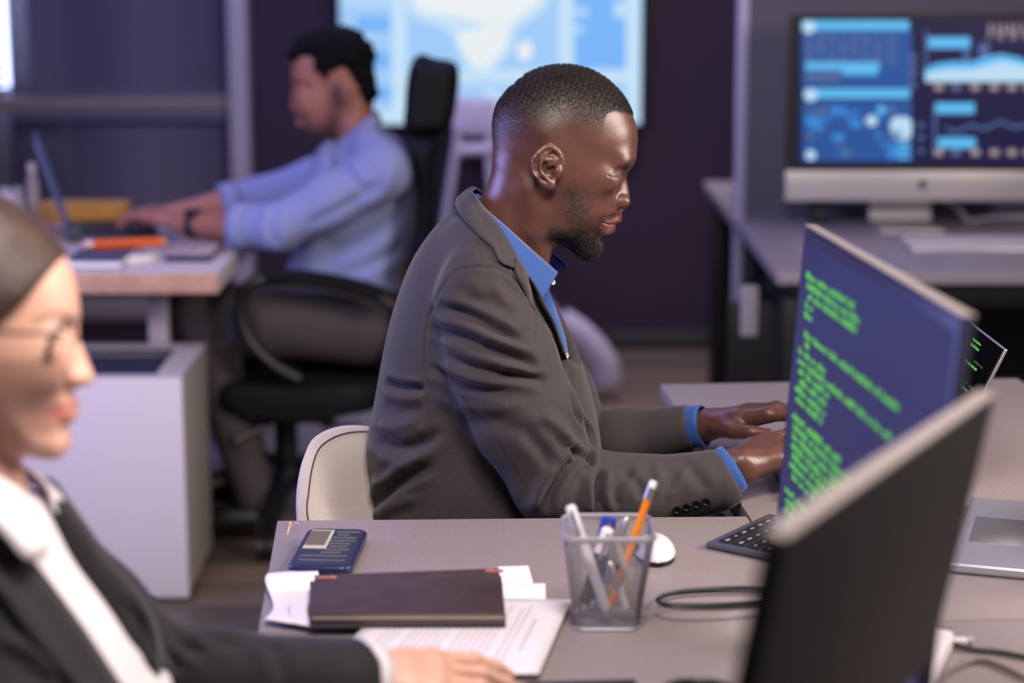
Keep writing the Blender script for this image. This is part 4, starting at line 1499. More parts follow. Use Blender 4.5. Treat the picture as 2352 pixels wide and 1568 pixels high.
for pts, wd in (([(1420, 502), (1405, 507), (1390, 511)], 4.5), ([(1404, 520), (1400, 527), (1396, 534)], 6), ([(1400, 521), (1388, 515)], 4)):
    q = np.array([(p.x, p.y) for p in smooth_path([(a, b, 0) for a, b in pts], 4)])
    d, t = poly_dist(q, px, py)
    lips = np.maximum(lips, np.exp(-(d / wd) ** 2))
skin_mat('skin_dark', (102, 65, 54), (82, 51, 44), (138, 84, 80), (20, 15, 15), rough=0.34, sss=0.04, spec=0.7, speck=1500)
ROOT = (-0.10, YM, 0.0)
man = body_obj('person', V, Q, MATS['skin_dark'], 'man with a fade haircut in a grey jacket typing at a laptop, centre', ROOT, {'stubble': stub, 'lips': lips})
# hair strands: short curls with waves on top, a fuller beard on the chin
mat('hair_black', (25, 21, 21), 0.42, spec=0.6)
rs = np.random.RandomState(3)
fc = V[Q].mean(1); fn = N[Q].mean(1)
fpx, fpy = px[Q].mean(1), py[Q].mean(1)
fa = np.linalg.norm(np.cross(V[Q[:, 2]] - V[Q[:, 0]], V[Q[:, 3]] - V[Q[:, 1]]), axis=1) / 2
fh = hm[Q].mean(1)
wave = 0.5 + 0.5 * np.sin((fpx - 1290 + 0.35 * (fpy - 200)) * 2 * math.pi / 13.5 + 1.3 * np.sin(fpy / 17))
topz = 1 - sstep(185, 285, fpy)
w = fa * np.clip(fh, 0, 1) ** 1.5 * (1 - topz * 0.85 * (1 - wave))
w[fh < 0.05] = 0
pick = rs.choice(len(Q), 60000, p=w / w.sum())
rt = fc[pick] + rs.normal(0, .0005, (len(pick), 3))
ln = (.0016 + .0036 * (1 - sstep(170, 300, fpy[pick]))) * rs.uniform(.6, 1.2, len(pick)) * (0.5 + 0.5 * fh[pick])
hair_curves('hair', rt, fn[pick], ln, MATS['hair_black'], man, curl=0.5, npt=5, r0=0.00011, seed=5, lean=(0.5, 0, -0.1), wob=0.4)
fb = bd[Q].mean(1)
chin = np.exp(-((fpx - 1350) / 24) ** 2 - ((fpy - 574) / 17) ** 2)
w = fa * fb * (0.24 + chin * 2.2)
pick = rs.choice(len(Q), 15000, p=w / w.sum())
ln = (.0022 + .0105 * chin[pick]) * rs.uniform(.5, 1.15, len(pick))
hair_curves('beard', fc[pick] + rs.normal(0, .0005, (len(pick), 3)), fn[pick], ln, MATS['hair_black'], man, curl=0.55, npt=6, r0=0.00017, seed=8, lean=(0.15, 0, -0.45), wob=0.45)
# lashes
lt = []
for s in (-1, 1):
    a = [at(1402, 402.5, s * .0425), at(1411, 404, s * .0395), at(1420, 404.5, s * .034), at(1429, 402.5, s * .026)]
    lt += [p for p in smooth_path(a, 10)]
lt = np.array([tuple(p) for p in lt])
hair_curves('eyelashes', lt, np.tile(np.array([[0.75, 0, -0.55]]), (len(lt), 1)), np.full(len(lt), .0065), MATS['hair_black'], man, curl=-0.3, npt=5, r0=0.00014, seed=2, wob=0.2)

# ---- jacket
cloth_mat('jacket_cloth', (68, 62, 64), (52, 47, 50), 0.8, 1700, 0.35, 0.12)
cloth_mat('jacket_dark', (40, 37, 40), (30, 28, 31), 0.85, 1500, 0.3, 0.1)
cloth_mat('shirt_blue', (54, 90, 158), (36, 68, 132), 0.85, 1500, 0.3, 0.2)
cloth_mat('trouser_cloth', (40, 40, 46), (30, 30, 35), 0.85, 1200, 0.2, 0.1)
Fj = Field(axis([(-0.24, 0.37, 0.0036)]), axis([(2.49, 2.80, 0.0036), (2.80, 3.10, 0.006)]), axis([(0.60, 0.74, 0.005), (0.74, 1.26, 0.0036)]))
TOR = [(1120, 470), (1085, 452), (1054, 474), (1000, 520), (950, 590), (920, 660), (895, 740), (876, 830), (860, 920), (847, 985), (843, 1040), (850, 1110), (852, 1200), (860, 1300), (1390, 1300), (1386, 1180), (1384, 1062), (1374, 970), (1352, 880), (1318, 780), (1280, 705), (1245, 640), (1180, 540)]
Fj.slab(q2(TOR, 0, 3), YM, ctr([(1130, 520, .085, .07), (1060, 560, .13, .085), (1000, 640, .155, .10), (1150, 640, .150, .10), (1100, 760, .165, .12), (950, 800, .155, .11), (1250, 760, .135, .085), (1300, 900, .145, .09), (1000, 950, .160, .12), (900, 1050, .165, .11), (1050, 1150, .170, .12), (1300, 1050, .155, .09), (1250, 660, .10, .06)]), 0.02, sig=0.045)
for S_, E_, W_, s in ((SHN, ELN, WRN, -1), (SHF, ELF, WRF, 1)):
    Fj.chain([at(1125, 560, s * .085), at(1118, 640, s * .150)], [.050, .055], 0.04)          # shoulder slope
    up = S_ + Vector((0, -s * 0.012, 0.012))
    Fj.chain([up, S_.lerp(E_, 0.28), S_.lerp(E_, 0.62), E_], [.062, .0715, .0700, .0600], 0.022, kin=0.02)
CUN, CUF = P(1648, 1103, Y=2.628), P(1576, 981, Y=2.925)
Fj.chain([ELN, P(1470, 1134, Y=2.622), CUN], [.058, .0500, .0425], 0.012, kin=0.02)
Fj.chain([ELF, ELF.lerp(CUF, 0.4), CUF], [.058, .052, .0345], 0.012, kin=0.02)
TORSO_ONLY = None
# cuffs end squarely
for C_, W_ in ((CUN, WRN), (CUF, WRF)):
    d = (W_ - C_).normalized()
    Fj.ell(C_ + d * 0.062, (.055, .06, .06), 0.002, cut=True)
# the opening of the front and the neck, on the near side; the far half stays
VCUT = [(1076, 430), (1101, 468), (1127, 496), (1145, 522), (1173, 563), (1186, 591), (1209, 624), (1234, 665), (1249, 696), (1272, 739), (1288, 785), (1300, 822), (1330, 830), (1440, 800), (1400, 430), (1200, 380)]
cut = np.array(q2(VCUT, -.10, 1), dtype=np.float32)
sl, (x, y, z) = Fj.sub((-0.1, 2.5, 0.9), (0.3, 3.1, 1.3))
dc = sdf_poly(cut, x + 0 * y + 0 * z, z + 0 * x + (y - YM + .10) * .25)
fcut = np.maximum(dc, (y - (YM + 0.012)))
Fj.put(sl, fcut.astype(np.float32), 0.004, cut=True)
# hollow for neck and shirt on the far side
Fj.chain([at(1225, 470, .0), at(1190, 560, 0.01), at(1195, 640, 0.02)], [.085, .078, .060], 0.006, cut=True)
V, Q = Fj.mesh(smooth=2, lam=0.5)
N = normals(V, Q)
FL = [
    ([(996, 704), (1065, 719), (1126, 748), (1177, 768), (1224, 774)], -.0080, 12), ([(1150, 736), (1185, 762), (1224, 778)], .0030, 8),
    ([(984, 752), (1050, 770), (1106, 792), (1167, 813), (1208, 828), (1230, 856)], -.0085, 12), ([(1105, 770), (1160, 796), (1215, 812)], .0045, 9),
    ([(1020, 816), (1085, 843), (1147, 857), (1187, 862), (1228, 869), (1256, 884)], -.0075, 11), ([(1140, 838), (1190, 846), (1240, 862)], .0040, 8),
    ([(984, 838), (1020, 862), (1060, 884), (1110, 896), (1170, 898)], -.0055, 10), ([(1000, 905), (1060, 930), (1130, 935), (1210, 925)], .0045, 16),
    ([(1050, 650), (1075, 680), (1120, 700)], -.0025, 14), ([(1130, 650), (1160, 690), (1200, 710)], .003, 14),
    ([(1250, 1178), (1266, 1124), (1298, 1076), (1332, 1044)], -.0075, 10), ([(1228, 1172), (1245, 1110), (1280, 1060)], .004, 14),
    ([(1384, 1072), (1374, 1110), (1374, 1140), (1384, 1190)], -.0085, 8), ([(1350, 1080), (1352, 1130), (1350, 1180)], .0040, 12), ([(1400, 1085), (1396, 1130), (1410, 1180)], .0040, 10),
    ([(1310, 1020), (1326, 1042), (1350, 1052), (1366, 1068)], -.0065, 7), ([(1290, 985), (1312, 1015), (1340, 1030)], .003, 9),
    ([(1430, 1082), (1465, 1110), (1480, 1150)], -.0035, 12), ([(1500, 1068), (1516, 1100), (1500, 1140)], .0028, 12), ([(1560, 1060), (1600, 1090), (1620, 1130)], -.0025, 14),
    ([(1420, 1150), (1440, 1120), (1470, 1080)], .0030, 10), ([(1530, 1150), (1560, 1110), (1580, 1065)], .0025, 10),
    ([(882, 874), (922, 888), (978, 893)], -.0080, 9), ([(880, 905), (930, 918), (975, 915)], .0040, 12),
    ([(850, 985), (880, 1012), (920, 1028), (972, 1016), (1010, 984)], -.0085, 14), ([(872, 975), (915, 980), (965, 965)], .005, 14), ([(870, 1050), (930, 1062), (1000, 1030)], .005, 16),
    ([(848, 1160), (896, 1124), (947, 1090), (990, 1070)], -.008, 12), ([(856, 1120), (900, 1090), (960, 1064)], .004, 14), ([(850, 1190), (900, 1165), (960, 1140)], .004, 12),
    ([(1040, 920), (1075, 990), (1110, 1070), (1150, 1150)], .0035, 18),
    ([(1240, 950), (1290, 985), (1316, 1030)], .0045, 14), ([(1200, 990), (1250, 1040), (1270, 1080)], -.004, 16), ([(1120, 960), (1180, 985), (1240, 990)], -.0030, 16),
    # seams: armhole, shoulder, back, sleeve, side
    ([(1100, 613), (1046, 622), (1014, 665), (993, 706), (981, 746), (974, 808), (978, 869), (993, 900)], -.0030, 3.2), ([(1100, 613), (1146, 619), (1187, 644), (1218, 690), (1228, 731), (1228, 767), (1224, 790)], -.0030, 3.2),
    ([(1103, 545), (1099, 580), (1100, 613)], -.0018, 2.4), ([(963, 900), (960, 970), (957, 1032), (942, 1134), (938, 1190)], -.0018, 2.4), ([(1096, 1050), (1080, 1120), (1062, 1190)], -.0018, 2.4),
    ([(1065, 910), (1106, 961), (1147, 1022), (1198, 1104), (1224, 1152)], -.0016, 2.4),
    ([(1302, 822), (1311, 860), (1316, 930), (1336, 968), (1354, 998), (1358, 1066)], -.0075, 4), ([(1318, 850), (1324, 930), (1345, 965), (1364, 996), (1368, 1060)], .003, 5),
]
V = folds(V, N, [(p, a * (1.3 if w > 5 else 1.0), w) for p, a, w in FL])
V = relax(V, Q, 0.25)
jk = cloth_obj('jacket', V, Q, MATS['jacket_cloth'], man)
bvh = BVHTree.FromPolygons([tuple(v) for v in V], [tuple(int(i) for i in f) for f in Q])
CAMP = Vector((0, 0, CAM_H))


def on_cloth(px_, py_, off, fall, tree=None, ymid=None):
    """The point of the cloth seen at (px, py), lifted by off towards the camera side."""
    p = P(px_, py_, Y=1.0)
    d = (p - CAMP).normalized()
    h = (tree or bvh).ray_cast(CAMP, d)
    if h[0] is None or h[0].y > (ymid or YM) - 0.02:
        return P(px_, py_, Y=fall)
    return h[0] - d * off


def strip_between(A, Bq, n, cols=5):
    a = smooth_path([(p[0], p[1], 0) for p in A], 8)
    b = smooth_path([(p[0], p[1], 0) for p in Bq], 8)

    def samp(c, t):
        f = t * (len(c) - 1)
        i = min(int(f), len(c) - 2)
        return c[i].lerp(c[i + 1], f - i)
    return [[samp(a, i / (n - 1)).lerp(samp(b, i / (n - 1)), j / (cols - 1)) for j in range(cols)] for i in range(n)]


# collar of the jacket: from the back of the neck round to the notch, on both sides
def ring(inner, outer, n, cols, lift=0.0):
    """rows of points between an inner and an outer edge, each (px, py, dy)."""
    rows = []
    a = smooth_path(inner, 6)
    b = smooth_path(outer, 6)

    def samp(c, t):
        f = t * (len(c) - 1)
        i = min(int(f), len(c) - 2)
        return c[i].lerp(c[i + 1], f - i)
    for i in range(n):
        p, q = samp(a, i / (n - 1)), samp(b, i / (n - 1))
        row = []
        for j in range(cols):
            m_ = p.lerp(q, j / (cols - 1))
            bulge = math.sin(math.pi * j / (cols - 1)) * lift
            row.append(P(m_.x, m_.y, Y=YM + m_.z * 1.0 - bulge))
        rows.append(row)
    return rows


def mirror(rows):
    return [[Vector((p.x, 2 * YM - p.y, p.z)) for p in r[::-1]] for r in rows]


CI = [(1079, 439, 0.0), (1083, 444, -.035), (1099, 466, -.068), (1127, 496, -.086), (1150, 528, -.095), (1173, 563, -.104), (1187, 592, -.112)]
CO = [(1047, 470, 0.0), (1048, 476, -.050), (1064, 503, -.098), (1101, 542, -.130), (1132, 568, -.146), (1150, 601, -.156), (1181, 614, -.150)]
rows = ring(CI, CO, 30, 7, 0.007)
oy = []
for r in rows:
    a, b = proj([tuple(r[-1])])
    oy.append(min(r[-1].y, on_cloth(a[0], b[0], .006, YM + 1).y if r[-1].y < YM - .03 else 9))
for _ in range(8):
    oy = [min(oy[i], (oy[max(i - 1, 0)] + oy[min(i + 1, len(oy) - 1)]) / 2) if i else oy[0] for i in range(len(oy))]
for r, y1 in zip(rows, oy):
    y0 = r[0].y
    for j in range(1, 7):
        t = j / 6
        a, b = proj([tuple(r[j])])
        r[j] = P(a[0], b[0], Y=y0 + (y1 - y0) * t ** 0.8 - .004 * math.sin(math.pi * t))
bm = sheet(B(), rows)
sheet(bm, mirror(rows))
bmesh.ops.remove_doubles(bm, verts=bm.verts, dist=0.0008)
thick(obj('collar', bm, MATS['jacket_cloth'], jk, 180), 0.0035)
# lapel lying on the chest
LI = [(1187, 592), (1209, 624), (1234, 665), (1249, 696), (1272, 739), (1288, 785), (1301, 822)]
LO = [(1181, 616), (1187, 637), (1198, 661), (1215, 692), (1238, 724), (1268, 770), (1300, 826)]
g = strip_between(LI, LO, 34, 6)
rows = []
for r in g:
    rows.append([on_cloth(p.x - (1.5 if j == 0 else 0), p.y, 0.0045 if j not in (0, 5) else 0.003, YM - .13) for j, p in enumerate(r)])
# even out the depths along the strip
for _ in range(6):
    for i in range(1, len(rows) - 1):
        for j in range(6):
            m_ = (rows[i - 1][j].y + rows[i + 1][j].y + 2 * rows[i][j].y) / 4
            p0 = g[i][j]
            rows[i][j] = P(p0.x, p0.y, Y=m_)
thick(obj('lapel', sheet(B(), rows), MATS['jacket_cloth'], jk, 180), 0.003)
# sleeve buttons
mat('button_black', (22, 21, 23), 0.25)
for i, (bx, by) in enumerate(((1622, 1152), (1601, 1158), (1578, 1165), (1556, 1171))):
    c = on_cloth(bx, by, 0.0018, 2.59)
    dirb = (CAMP - c).normalized()
    dirb = (dirb + Vector((0, -0.3, -0.5))).normalized()
    M = dirb.to_track_quat('Z', 'Y').to_matrix().to_4x4()
    obj('button', lathe(B(), [(0, 0.0006), (0.0032, 0.0006), (0.0042, 0.0018), (0.0056, 0.0018), (0.0062, 0.0004), (0.0058, -0.0014), (0, -0.0014)], c, 20, M), MATS['button_black'], jk)

# ---- shirt: front, collar, cuffs
Fs = Field(axis([(-0.08, 0.20, 0.004)]), axis([(2.68, 2.92, 0.004)]), axis([(0.88, 1.20, 0.004)]))
SHT = [(1130, 560), (1200, 580), (1250, 640), (1270, 690), (1286, 735), (1301, 785), (1306, 830), (1312, 920), (1200, 940), (1060, 900), (1060, 640)]
Fs.slab(q2(SHT), YM, ctr([(1150, 640, .10, .06), (1230, 690, .085, .05), (1150, 800, .12, .07), (1270, 820, .105, .05)]), 0.01, sig=0.04)
V, Q = Fs.mesh(smooth=2)
N = normals(V, Q)
V = folds(V, N, [([(1262, 690), (1276, 735), (1290, 790), (1296, 830)], .003, 4), ([(1250, 690), (1266, 740), (1280, 790)], -.003, 5), ([(1284, 735), (1294, 770), (1300, 810)], -.004, 4)])
sh = cloth_obj('shirt', V, Q, MATS['shirt_blue'], man)
SU = [(1084, 440, 0.0), (1092, 448, -.036), (1114, 479, -.064), (1158, 517, -.077), (1209, 563, -.072), (1247, 596, -.056), (1281, 626, -.032)]
SL = [(1074, 446, 0.0), (1083, 462, -.052), (1106, 502, -.086), (1150, 553, -.108), (1196, 615, -.116), (1226, 660, -.112), (1243, 689, -.104)]
rows = ring(SU, SL, 34, 7, 0.006)
# leaf's front edge: bend the last rows out to the point
bm = sheet(B(), rows)
far_ = mirror(rows)
for i, r in enumerate(far_):
    t_ = max(0.0, i / (len(far_) - 1) - .45) / .55
    for p in r:
        p += Vector((.016, 0, -.002)) * t_ ** 1.5
sheet(bm, far_)
bmesh.ops.remove_doubles(bm, verts=bm.verts, dist=0.0008)
thick(obj('shirt_collar', bm, MATS['shirt_blue'], sh, 180), 0.0022)
# stand of the collar round the neck, and its front tab
rows = ring([(1090, 450, 0.0), (1098, 458, -.030), (1118, 488, -.056), (1160, 526, -.066), (1209, 572, -.061), (1246, 606, -.044), (1268, 640, -.012)],
            [(1078, 480, 0.0), (1086, 492, -.034), (1110, 522, -.062), (1150, 560, -.072), (1200, 606, -.068), (1236, 645, -.050), (1258, 676, -.014)], 26, 4)
bm = sheet(B(), rows)
sheet(bm, mirror(rows))
bmesh.ops.remove_doubles(bm, verts=bm.verts, dist=0.0008)
thick(obj('collar_stand', bm, MATS['shirt_blue'], sh, 180), 0.002)
mat('button_pearl', (186, 182, 176), 0.3)
for a, b_, dy in ((1270, 648, -.052), (1301, 816, -.03)):
    c = P(a, b_, Y=YM + dy)
    M = Vector((0.55, -0.8, 0.1)).to_track_quat('Z', 'Y').to_matrix().to_4x4()
    obj('shirt_button', lathe(B(), [(0, 0.0008), (0.0026, 0.0008), (0.0036, 0.0014), (0.0040, 0), (0, -0.001)], c, 18, M), MATS['button_pearl'], sh)
for C_, W_, nm, e0, e1 in ((CUN, WRN, 'n', -.014, .027), (CUF, WRF, 'f', -.010, .030)):
    d = (W_ - C_).normalized()
    u = d.cross(Vector((0, 1, 0))).normalized()
    v_ = d.cross(u).normalized()
    rows = []
    for k in range(6):
        t = e0 + (e1 - e0) * k / 5
        r_ = (.0335 if nm == 'n' else .0308) + 0.001 * math.sin(k)
        rows.append([C_ + Vector((0, 0, .004 if nm == 'n' else .000)) + d * t + u * (r_ * 1.02 * math.cos(2 * math.pi * j / 32)) + v_ * (r_ * .92 * math.sin(2 * math.pi * j / 32)) for j in range(33)])
    bm = sheet(B(), rows)
    bmesh.ops.remove_doubles(bm, verts=bm.verts, dist=0.0004)
    thick(obj('shirt_cuff', bm, MATS['shirt_blue'], sh, 180), 0.0022)

# ---- trousers and shoes under the desk
Fp = Field(axis([(-0.30, 0.46, 0.010)]), axis([(2.55, 3.05, 0.010)]), axis([(0.0, 0.72, 0.010)]))
for s in (-1, 1):
    Fp.chain([(-0.10, YM + s * 0.085, 0.575), (0.27, YM + s * 0.10, 0.575), (0.30, YM + s * 0.11, 0.11)], [.098, .078, .052], 0.03, kin=0.02)
Fp.ell((-0.11, YM, 0.60), (.14, .18, .11), 0.04)
V, Q = Fp.mesh(smooth=2)
cloth_obj('trousers', V, Q, MATS['trouser_cloth'], man)
mat('shoe_leather', (20, 18, 18), 0.35)
for s in (-1, 1):
    Fq = Field(axis([(0.2, 0.52, 0.006)]), axis([(YM + s * 0.11 - 0.07, YM + s * 0.11 + 0.07, 0.006)]), axis([(-0.01, 0.16, 0.006)]))
    Fq.chain([(0.285, YM + s * .11, .045), (0.36, YM + s * .11, .04), (0.46, YM + s * .115, .028)], [.044, .042, .028], 0.01)
    Fq.capsule((0.295, YM + s * .11, .06), (0.295, YM + s * .11, .11), .044, .046, 0.02)
    Fq.F = np.maximum(Fq.F, -(Fq.ax[2][None, None, :] - 0.001))
    V, Q = Fq.mesh(smooth=1)
    cloth_obj('shoe', V, Q, MATS['shoe_leather'], man)

# ---- his chair: cream upholstered shell on four legs
mat('cream_fabric', (206, 194, 186), 0.85, sheen=0.3, bump=(900, 0.5, 0.0012))
cloth_mat('cream_weave', (212, 200, 192), (184, 172, 166), 0.9, 1100, 0.8, 0.3, (1, 1, 1))
mat('seam_dark', (70, 58, 56), 0.8)
tch = thing('chair', 'cream upholstered shell chair under the man in the grey jacket', 'chair', (-0.1, YM, 0))
cx, cy = -0.06, YM
AC = math.radians(27)
en = Vector((math.cos(AC), -math.sin(AC), 0))        # the way the back faces
eu = Vector((math.sin(AC), math.cos(AC), 0))         # along the back, away from the camera
BC = Vector((-0.236, 2.815, 0))


def shell(u, h, off):
    """The back: u -1..1 along it, h 0..1 up, off across the pad."""
    au = abs(u)
    top = 0.811 - 0.05 * max(0.0, u + 0.45) ** 2 - 0.115 * max(0.0, (au - 0.45) / 0.55) ** 3
    z = 0.44 + (top - 0.44) * h
    wd = 0.225 * (0.84 + 0.16 * math.sin(math.pi * min(h + 0.12, 1) * 0.62))
    p = BC + eu * (u * wd) + en * (0.050 * u * u + off + 0.16 * (1 - h))
    return Vector((p.x, p.y, z))


bm = B()
NP, NH = 40, 24
outer, inner = [], []
for i in range(NP + 1):
    u = -1 + 2 * i / NP
    ro, ri = [], []
    for j in range(NH + 1):
        h = j / NH
        ed = min(1.0, (1 - h) * 9) ** 0.5 * min(1.0, (1 - abs(u)) * 8) ** 0.5
        ro.append(bm.verts.new(shell(u, h, -0.022 * ed)))
        ri.append(bm.verts.new(shell(u, h, 0.020 * ed)))
    outer.append(ro); inner.append(ri)
for i in range(NP):
    for j in range(NH):
        bm.faces.new((outer[i][j], outer[i][j + 1], outer[i + 1][j + 1], outer[i + 1][j]))
        bm.faces.new((inner[i][j], inner[i + 1][j], inner[i + 1][j + 1], inner[i][j + 1]))
bmesh.ops.remove_doubles(bm, verts=bm.verts, dist=0.0005)
bmesh.ops.holes_fill(bm, edges=[e for e in bm.edges if e.is_boundary], sides=200)
bmesh.ops.recalc_face_normals(bm, faces=bm.faces)
bk = obj('backrest', bm, MATS['cream_weave'], tch, 180)
path = [shell(-0.972, h / 20, 0.0115) for h in range(0, 19)] + [shell(-0.972 + 1.944 * i / 40, 0.978, 0.0105) for i in range(1, 40)] + [shell(0.972, h / 20, 0.0115) for h in range(18, -1, -1)]
obj('piping', tube(B(), smooth_path(path, 2), 0.0010, 6), MATS['seam_dark'], bk)
bm = prism(B(), [(cx + 0.16 + p[0], cy + p[1]) for p in round_rect(0.46, 0.44, 0.10, 8)][::1], 0.42, 0.462, None, 0.018, 4)
obj('seat', bm, MATS['cream_weave'], tch)
mat('chair_leg_wood', (150, 112, 80), 0.5)
for sx in (-1, 1):
    for sy in (-1, 1):
        obj('leg', tube(B(), [(cx + 0.14 + sx * 0.15, cy + sy * 0.15, 0.42), (cx + 0.14 + sx * 0.20, cy + sy * 0.20, 0.0)], [0.018, 0.012], 12), MATS['chair_leg_wood'], tch)

# ------------------------------------------------------------------ the woman in the dark blazer, close on the left
YW = 1.73


def wq(pts, dy=0.0, n=4, closed=True):
    return XZ(pts, YW + dy, n, closed)


def wat(px_, py_, dy):
    return P(px_, py_, Y=YW + dy)


def wctr(lst):
    out = []
    for a, b, t, r in lst:
        p = P(a, b, Y=YW)
        out.append((p.x, p.z, t, r))
    return out


x_occ = wat(-330, 700, 0).x
Fw = Field(axis([(-0.62, -0.50, 0.006), (-0.50, -0.34, 0.0025), (-0.34, -0.18, 0.005), (-0.18, 0.06, 0.0025)]),
           axis([(YW - 0.24, YW - 0.10, 0.006), (YW - 0.10, YW + 0.05, 0.0025), (YW + 0.05, YW + 0.12, 0.004), (YW + 0.12, YW + 0.40, 0.003)]),
           axis([(0.46, 0.742, 0.010), (0.742, 0.83, 0.003), (0.83, 1.04, 0.006), (1.04, 1.31, 0.0025)]))
WH = [(120, 560), (150, 600), (168, 645), (178, 695), (180, 735), (174, 765), (168, 790), (163, 820), (158, 850), (160, 885), (166, 905), (162, 930), (160, 955), (150, 985), (150, 1005), (142, 1025), (122, 1042), (95, 1046), (60, 1042), (10, 1010),
      (-60, 960), (-140, 930), (-220, 900), (-290, 850), (-325, 760), (-330, 660), (-300, 560), (-230, 480), (-120, 440), (-20, 455), (60, 500)]
Fw.slab(wq(WH), YW, wctr([(-100, 600, .074, .085), (-220, 700, .068, .085), (60, 620, .062, .07), (140, 680, .054, .05), (150, 740, .050, .04), (100, 800, .060, .05), (0, 800, .066, .07), (60, 900, .058, .052), (130, 900, .043, .038), (110, 1000, .034, .032), (0, 960, .054, .045), (-150, 850, .060, .06)]), 0.01, sig=0.025)
Fw.slab(wq([(-100, 800), (-190, 850), (-230, 960), (-260, 1120), (-300, 1260), (40, 1260), (70, 1180), (50, 1090), (40, 1030), (20, 900)]), YW, wctr([(-80, 950, .050, .05), (-90, 1100, .052, .055), (-100, 1230, .060, .06)]), 0.014, sig=0.03)
NW = [(166, 750), (178, 772), (192, 805), (206, 838), (215, 862), (214, 876), (203, 884), (185, 888), (160, 892), (140, 870), (142, 820), (150, 770)]
Fw.slab(wq(NW), YW, wctr([(170, 775, .0075, .011), (195, 830, .010, .012), (205, 865, .0115, .012), (170, 865, .0155, .013), (155, 830, .014, .014)]), 0.008, sig=0.008)
for s in (-1, 1):
    Fw.ell(wat(170, 868, s * .012), (.0100, .0065, .0080), 0.005)
    Fw.ell(wat(182, 888, s * .007), (.005, .0032, .003), 0.003, cut=True)
    Fw.ell(wat(158, 775, s * .034), (.013, .013, .0085), 0.013, cut=True)
    Fw.ell(wat(136, 778, s * .032), (.0112, .0130, .0098), 0.008)
    Fw.ell(wat(100, 848, s * .042), (.024, .012, .020), 0.03)
    Fw.chain([wat(168, 926, 0), wat(155, 930, s * .011), wat(122, 944, s * .0235)], [.0050, .0046, .0026], 0.004, kin=0.004)
    Fw.chain([wat(162, 951, 0), wat(150, 953, s * .011), wat(122, 948, s * .0225)], [.0062, .0056, .003], 0.004, kin=0.004)
    # ears
    Fw.ell(wat(-85, 790, s * .072), (.015, .006, .030), 0.006)
Fw.ell(wat(122, 1015, 0), (.014, .020, .014), 0.012)
# hidden trunk and arms, then the left forearm and hand on the desk
WSF, WEF = P(60, 1300, Y=YW + .17), P(345, 1545, Y=YW + .15)
WWF, WKF = P(838, 1556, z=.794), P(1008, 1550, z=.790)
Fw.chain([wat(-90, 1260, 0), wat(-110, 1450, 0), (-0.50, YW, 0.60)], [.05, .085, .09], 0.03, kin=0.05)
Fw.chain([wat(-80, 1290, .05), WSF, WEF], [.04, .035, .030], 0.02)
Fw.chain([WEF, WEF.lerp(WWF, .4), WWF], [.030, .030, .0240], 0.015, kin=0.02)
hand(Fw, WWF, WKF, (0.0, -0.25, 1.0), curl=0.55, flip=-1, scale=0.94)
WSN, WEN, WWN = P(-235, 1350, Y=YW - .165), Vector((-0.55, YW - .20, 0.85)), Vector((-0.26, YW - .12, 0.80))
Fw.chain([wat(-90, 1330, -.05), WSN, WEN, WWN], [.03, .026, .026, .024], 0.02)
V, Q = Fw.mesh(smooth=2, lam=0.4)
N = normals(V, Q)
px, py = proj(V)
lips = np.zeros(len(V)); stub = np.zeros(len(V))
q = np.array([(p.x, p.y) for p in smooth_path([(a, b, 0) for a, b in [(170, 928), (150, 936), (124, 945)]], 4)])
d, t = poly_dist(q, px, py)
lips = np.exp(-(d / 8) ** 2)
q = np.array([(p.x, p.y) for p in smooth_path([(a, b, 0) for a, b in [(163, 955), (145, 956), (124, 948)]], 4)])
d, t = poly_dist(q, px, py)
lips = np.maximum(lips, np.exp(-(d / 9) ** 2))
for pts, wd, st in (([(178, 738), (160, 728), (120, 722), (80, 738)], 8, .75), ([(164, 790), (140, 786), (110, 782)], 3.5, .9)):
    q = np.array([(p.x, p.y) for p in smooth_path([(a, b, 0) for a, b in pts], 4)])
    d, t = poly_dist(q, px, py)
    stub = np.maximum(stub, st * np.exp(-(d / wd) ** 2))
V = folds(V, N, [([(168, 935), (145, 942), (122, 946)], -.002, 3), ([(165, 790), (140, 787), (108, 783)], -.002, 3), ([(150, 855), (143, 870), (150, 890)], -.0015, 4)], lobe=0.1)
skin_mat('skin_fair', (218, 174, 154), (206, 154, 134), (196, 100, 100), (52, 34, 28), rough=0.45, sss=0.12, speck=700)
wroot = (-0.50, YW, 0.0)
woman = body_obj('person', V, Q, MATS['skin_fair'], 'woman with glasses and tied-back brown hair in a dark blazer, nearest on the left', wroot, {'stubble': stub, 'lips': lips})

# hair drawn back to a knot
m = mat('hair_brown', (70, 48, 40), 0.42, spec=0.5, noise=(60, (52, 36, 31), 0.35, 0.7))
nt = m.node_tree
tcn = nt.nodes.new('ShaderNodeTexCoord'); mp = nt.nodes.new('ShaderNodeMapping'); wv = nt.nodes.new('ShaderNodeTexNoise'); bp = nt.nodes.new('ShaderNodeBump')
mp.inputs['Rotation'].default_value = (0, math.radians(38), 0)
mp.inputs['Scale'].default_value = (6, 60, 90)
wv.inputs['Scale'].default_value = 8
bp.inputs['Strength'].default_value = 0.6
bp.inputs['Distance'].default_value = 0.002
nt.links.new(tcn.outputs['Object'], mp.inputs['Vector']); nt.links.new(mp.outputs['Vector'], wv.inputs['Vector']); nt.links.new(wv.outputs['Fac'], bp.inputs['Height'])
nt.links.new(bp.outputs['Normal'], nt.nodes['Principled BSDF'].inputs['Normal'])
Fh = Field(axis([(-0.72, -0.33, 0.004)]), axis([(YW - 0.11, YW + 0.11, 0.004)]), axis([(1.06, 1.34, 0.004)]))
WHH = [(124, 548), (158, 592), (176, 640), (188, 700), (188, 765), (160, 900), (150, 1040), (60, 1060), (0, 1020), (-60, 975), (-140, 945), (-230, 912), (-302, 856), (-340, 760), (-345, 660), (-314, 552), (-238, 466), (-120, 424), (-20, 440), (66, 488)]
